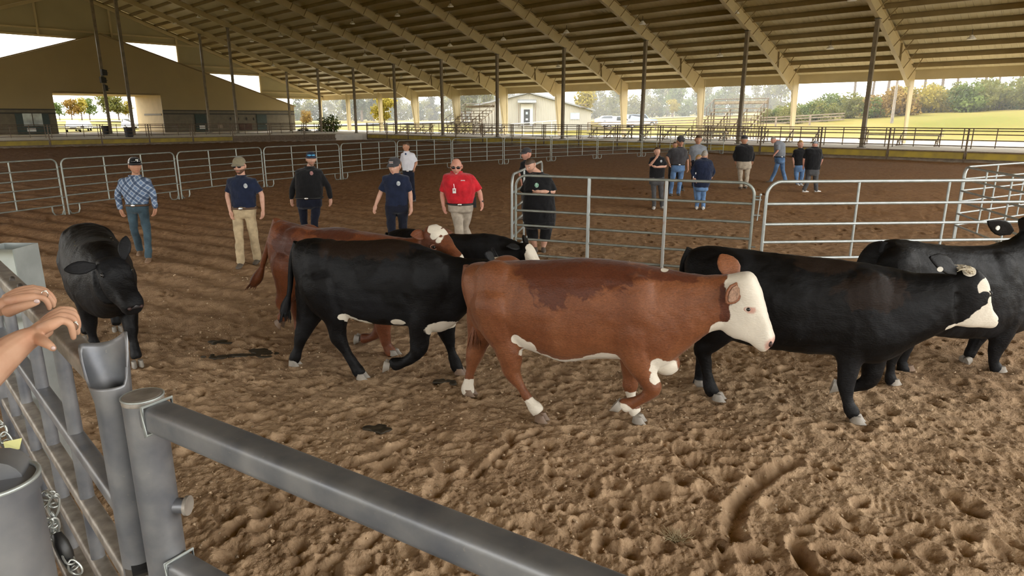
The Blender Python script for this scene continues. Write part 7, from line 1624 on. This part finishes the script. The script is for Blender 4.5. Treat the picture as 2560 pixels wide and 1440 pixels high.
# chain
ce = empty('chain', dpt(60, 1200, 1.2), 0, 'galvanised double-loop chain with a black strap on the near post', 'chain')
cp = [(-8, 1045), (8, 1085), (22, 1120), (40, 1150), (56, 1185), (70, 1225), (84, 1262), (104, 1270), (118, 1232), (138, 1240), (132, 1285), (140, 1325), (128, 1300), (112, 1315), (150, 1352), (176, 1405), (196, 1432)]
m_link = mat('zinc_link', (0.48, 0.50, 0.48), 0.35, 0.7, 0.15, 30)
pts = [dpt(x, y, 1.16 + 0.012*(k % 3)) for k, (x, y) in enumerate(cp)]
for k in range(len(pts) - 1):
    a_, b_ = pts[k], pts[k + 1]; m_ = (a_ + b_)/2; dv = (b_ - a_); L_ = dv.length*0.62; dv.normalize(); sd = dv.cross(Vector((0.3, -0.8, 0.5) if k % 2 else (0.9, 0.1, 0.4))).normalized(); nr_ = dv.cross(sd)
    loop = []
    for i in range(18):
        q_ = 2*math.pi*i/18; loop.append(m_ + dv*(L_*math.cos(q_)) + sd*(0.0085*math.sin(q_)*(1 + 0.35*math.cos(q_))) + nr_*(0.003*math.sin(2*q_)))
    MB().poly(loop, 0.0020, 7, closed=True).build('link', m_link, ce)
    MB().poly([m_ + sd*0.006*math.cos(q_) + nr_*0.006*math.sin(q_) for q_ in [2*math.pi*i/10 for i in range(10)]], 0.0019, 6, closed=True).build('link_knot', m_link, ce)
MB().poly([dpt(142, 1335, 1.17), dpt(152, 1358, 1.165), dpt(165, 1385, 1.17), dpt(178, 1415, 1.175)], [0.008, 0.012, 0.012, 0.008], 12).build('black_strap', m_bleather, ce)
MB().add([dpt(8, 1105, 1.17), dpt(55, 1095, 1.17), dpt(48, 1122, 1.17), dpt(14, 1130, 1.175), dpt(9, 1106, 1.173), dpt(55, 1096, 1.173), dpt(49, 1123, 1.173), dpt(15, 1131, 1.178)], [(0, 1, 2, 3), (7, 6, 5, 4), (0, 4, 5, 1), (1, 5, 6, 2), (2, 6, 7, 3), (3, 7, 4, 0)]).build('yellow_tag', mat('pale_yellow_tag', (0.75, 0.74, 0.32), 0.7), ce)

# ------------------------------------------------------------------ hands on the rail
hp = empty('person', (-2.3, 1.9, 0), 0, 'bare forearms and hands resting on the left gate rail', 'person')
m_nail = mat('pink_white_nail', (0.78, 0.60, 0.58), 0.25); m_gem = mat('ring_metal', (0.8, 0.78, 0.75), 0.15, 1.0, 0.05)
def arm(path):
    """path: (px,py,depth,r)"""
    return [(dpt(a, b_, c_), r_) for a, b_, c_, r_ in path]
hm = MB()
def limb3(P, flat=1.0, n=16, front=Vector((0, -0.7, 0.7))): hm.loft(limb_rings(P, n, front, flat))
# near hand (fingers over the rail)
zr = 1.775
limb3(arm([(-420, 1150, 1.62, 0.058), (-280, 1090, 1.72, 0.066), (-150, 1010, 1.86, 0.062), (-60, 950, 1.93, 0.058), (10, 888, 2.02, 0.050), (55, 855, 2.08, 0.040), (88, 838, 2.12, 0.032), (112, 820, 2.15, 0.031)]))
kn = [(150, 800, 2.13), (158, 789, 2.17), (160, 780, 2.21), (157, 774, 2.25)]
for k, (x, y, d_) in enumerate(kn):
    limb3(arm([(98, 826 - 2*k, 2.12 + 0.015*k, 0.020), (128, 812 - 6*k, d_ - 0.02, 0.0205), (x, y, d_, 0.0165)]), 0.9)
    tip = [(182, 838), (192, 826), (194, 812), (188, 798)][k]
    limb3(arm([(x, y, d_, 0.0135), ((x + tip[0])/2 + 8, (y + tip[1])/2 - 10, d_ + 0.012, 0.0115), (tip[0], tip[1] - 6, d_ + 0.028, 0.0105), (tip[0] + 2, tip[1] + 8, d_ + 0.035, 0.0085)]), 1.0, 12)
limb3(arm([(92, 845, 2.10, 0.020), (112, 856, 2.07, 0.016), (126, 865, 2.06, 0.0125), (134, 873, 2.065, 0.010)]), 1.0, 12)
# far hand
limb3(arm([(-480, 930, 2.05, 0.056), (-300, 850, 2.25, 0.064), (-190, 808, 2.38, 0.060), (-110, 786, 2.46, 0.052), (-50, 775, 2.52, 0.042), (0, 768, 2.57, 0.034), (25, 758, 2.60, 0.034)]))
kn2 = [(88, 742, 2.58), (92, 732, 2.62), (92, 725, 2.66), (86, 721, 2.70)]
for k, (x, y, d_) in enumerate(kn2):
    limb3(arm([(15, 757 - 3*k, 2.58 + 0.02*k, 0.022), (50, 748 - 6*k, d_ - 0.02, 0.0225), (x, y, d_, 0.018)]), 0.9)
    tip = [(122, 768), (132, 762), (134, 754), (126, 746)][k]
    limb3(arm([(x, y, d_, 0.0140), ((x + tip[0])/2 + 6, (y + tip[1])/2 - 8, d_ + 0.012, 0.0120), (tip[0], tip[1] - 5, d_ + 0.028, 0.0108), (tip[0] + 1, tip[1] + 5, d_ + 0.034, 0.0085)]), 1.0, 12)
limb3(arm([(20, 778, 2.53, 0.024), (52, 768, 2.50, 0.018), (78, 760, 2.50, 0.0145), (95, 755, 2.51, 0.0105)]), 1.0, 12)
mh = remeshed(hm, 0.0034, 5, 0.5); n_ = len(mh.vertices); set_attr(mh, 'beard', [0.0]*n_); set_attr(mh, 'lip', [0.0]*n_)
link_mesh('forearms_and_hands', mh, sk_hand, hp, world=True)
MB().ellip(dpt(92, 753, 2.496), (0.011, 0.006, 0.008), 12, 8).build('thumb_nail', m_nail, hp)
MB().ellip(dpt(133, 870, 2.053), (0.007, 0.004, 0.006), 12, 8).build('thumb_nail', m_nail, hp)
for c_, r_ in ((dpt(112, 736, 2.60), 0.0135), (dpt(186, 815, 2.18), 0.013)):
    ro = MB().poly([c_ + Vector((r_*math.cos(a)*0.7, 0.004*math.cos(a), r_*math.sin(a))) for a in [2*math.pi*k/20 for k in range(20)]], 0.0022, 8, closed=True).build('ring', m_gem, hp)
    MB().ellip(c_ + Vector((0.006, 0, r_)), (0.005, 0.005, 0.004), 8, 6).build('ring_stone', m_tag, ro)
# the deck the onlookers stand on, and the rest of the person whose hands rest on the rail (out of frame)
mb = MB(); DK = [(-1.75, 1.35), (-3.9, 3.55), (-6.5, 1.5), (-3.5, -4.0), (5.0, -4.0), (3.2, -1.6), (0.9, -0.1), (-0.9, 0.85)]
mb.prism([(x, y, 0.85) for x, y in DK], [(x, y, 0.70) for x, y in DK]); tag(mb.build('viewing_deck', m_conc, fix=True), 'raised concrete deck behind the foreground gates', 'deck', kind='structure')
for x, y in ((-3.2, 2.2), (-2.0, -2.5), (3.5, -3.0), (-0.9, 0.4)): tag(MB().box((x, y, 0.35), (0.3, 0.3, 0.72)).build('deck_pier', m_conc), 'concrete pier under the viewing deck', 'pier', kind='structure')
S1, S2 = Vector((-1.98, 1.22, 2.05)), Vector((-2.34, 1.62, 2.05)); B0 = Vector((-2.28, 1.30, 0))
el1, el2 = dpt(-420, 1150, 1.62), dpt(-480, 930, 2.05); fwd = Vector((0.70, 0.71, 0)); sd_ = Vector((0.71, -0.70, 0))
def oval(z, w, d, off=0.0): return [Vector((B0.x, B0.y, z)) + fwd*off + sd_*(w*math.cos(2*math.pi*k/20)) + fwd*(d*math.sin(2*math.pi*k/20)) for k in range(20)]
bb = MB(); bb.loft([oval(1.60, 0.12, 0.09), oval(1.8, 0.12, 0.09), oval(2.02, 0.13, 0.07), oval(2.12, 0.05, 0.05)])
bb.loft(limb_rings([(Vector((B0.x, B0.y, 2.02)), 0.06), (Vector((B0.x, B0.y, 2.16)) + fwd*0.02, 0.054), (Vector((B0.x, B0.y, 2.26)) + fwd*0.03, 0.052)]))
for s_, e_ in ((S1, el1), (S2, el2)): bb.loft(limb_rings([(s_, 0.052), (s_.lerp(e_, 0.5), 0.052), (e_, 0.052)]))
mh2 = remeshed(bb, 0.011, 3); fb = MB(); co_ = co_array(mh2); fb.add([Vector(p) for p in co_], [tuple(p.vertices) for p in mh2.polygons], True); n0 = len(fb.v)
hv, hf, hb, hl, hT_ = head_mesh(Vector((B0.x, B0.y, 2.32)) + fwd*0.04, 1.0, math.atan2(fwd.x, -fwd.y), 0.25, 0.0); fb.add(hv, hf, True)
o = fb.build('upper_body', sk_hand, hp); set_attr(o.data, 'beard', [0.0]*n0 + hb); set_attr(o.data, 'lip', [0.0]*n0 + hl)
sh = MB(); sh.loft([oval(1.62, 0.19, 0.12), oval(1.75, 0.17, 0.115), oval(1.95, 0.19, 0.115), oval(2.05, 0.17, 0.085), oval(2.11, 0.07, 0.06)])
for s_, e_ in ((S1, el1), (S2, el2)): sh.loft(limb_rings([(s_.lerp(Vector((B0.x, B0.y, s_.z)), 0.45) - Vector((0, 0, 0.03)), 0.07), (s_, 0.072), (s_.lerp(e_, 0.45), 0.07)]))
link_mesh('shirt', remeshed(sh, 0.013, 4), c_grey, hp, world=True)
pm = MB(); pm.loft([oval(1.40, 0.16, 0.11), oval(1.5, 0.19, 0.125), oval(1.65, 0.18, 0.12)])
for s_ in (-1, 1): a_ = Vector((B0.x, B0.y, 0)) + sd_*(0.095*s_); pm.loft(limb_rings([(a_ + Vector((0, 0, 1.5)), 0.09), (a_ + Vector((0, 0, 1.28)), 0.075), (a_ + Vector((0, 0, 0.95)), 0.062)])); MB().ellip(a_ + fwd*0.06 + Vector((0, 0, 0.895)), (0.05, 0.13, 0.045), 14, 8, Matrix.Rotation(math.atan2(-fwd.x, fwd.y), 3, 'Z')).build('shoe', m_shoe, hp)
link_mesh('trousers', remeshed(pm, 0.013, 4), c_jean, hp, world=True)
hh = []
for j in range(13):
    for i in range(28):
        ph = 2*math.pi*i/28; fx, fy = math.sin(ph), -math.cos(ph); lim = 0.055 if fy < -0.35 else (-0.10 if fy > 0.1 else 0.055 - 0.155*(fy + 0.35)/0.45); z = 0.122 - (0.122 - lim)*(j/12)**1.1; q = max(0.0, 1 - (min(z, 0.121)/0.122)**2)**0.5 if z > 0 else 1.0; hh.append(hT_(0.088*q*fx, 0.108*q*fy, z))
MB().add(hh, [(j*28 + i, j*28 + (i + 1) % 28, (j + 1)*28 + (i + 1) % 28, (j + 1)*28 + i) for j in range(12) for i in range(28)], True).build('hair', h_brown, hp)
if TMP is not None: bpy.data.scenes.remove(TMP)
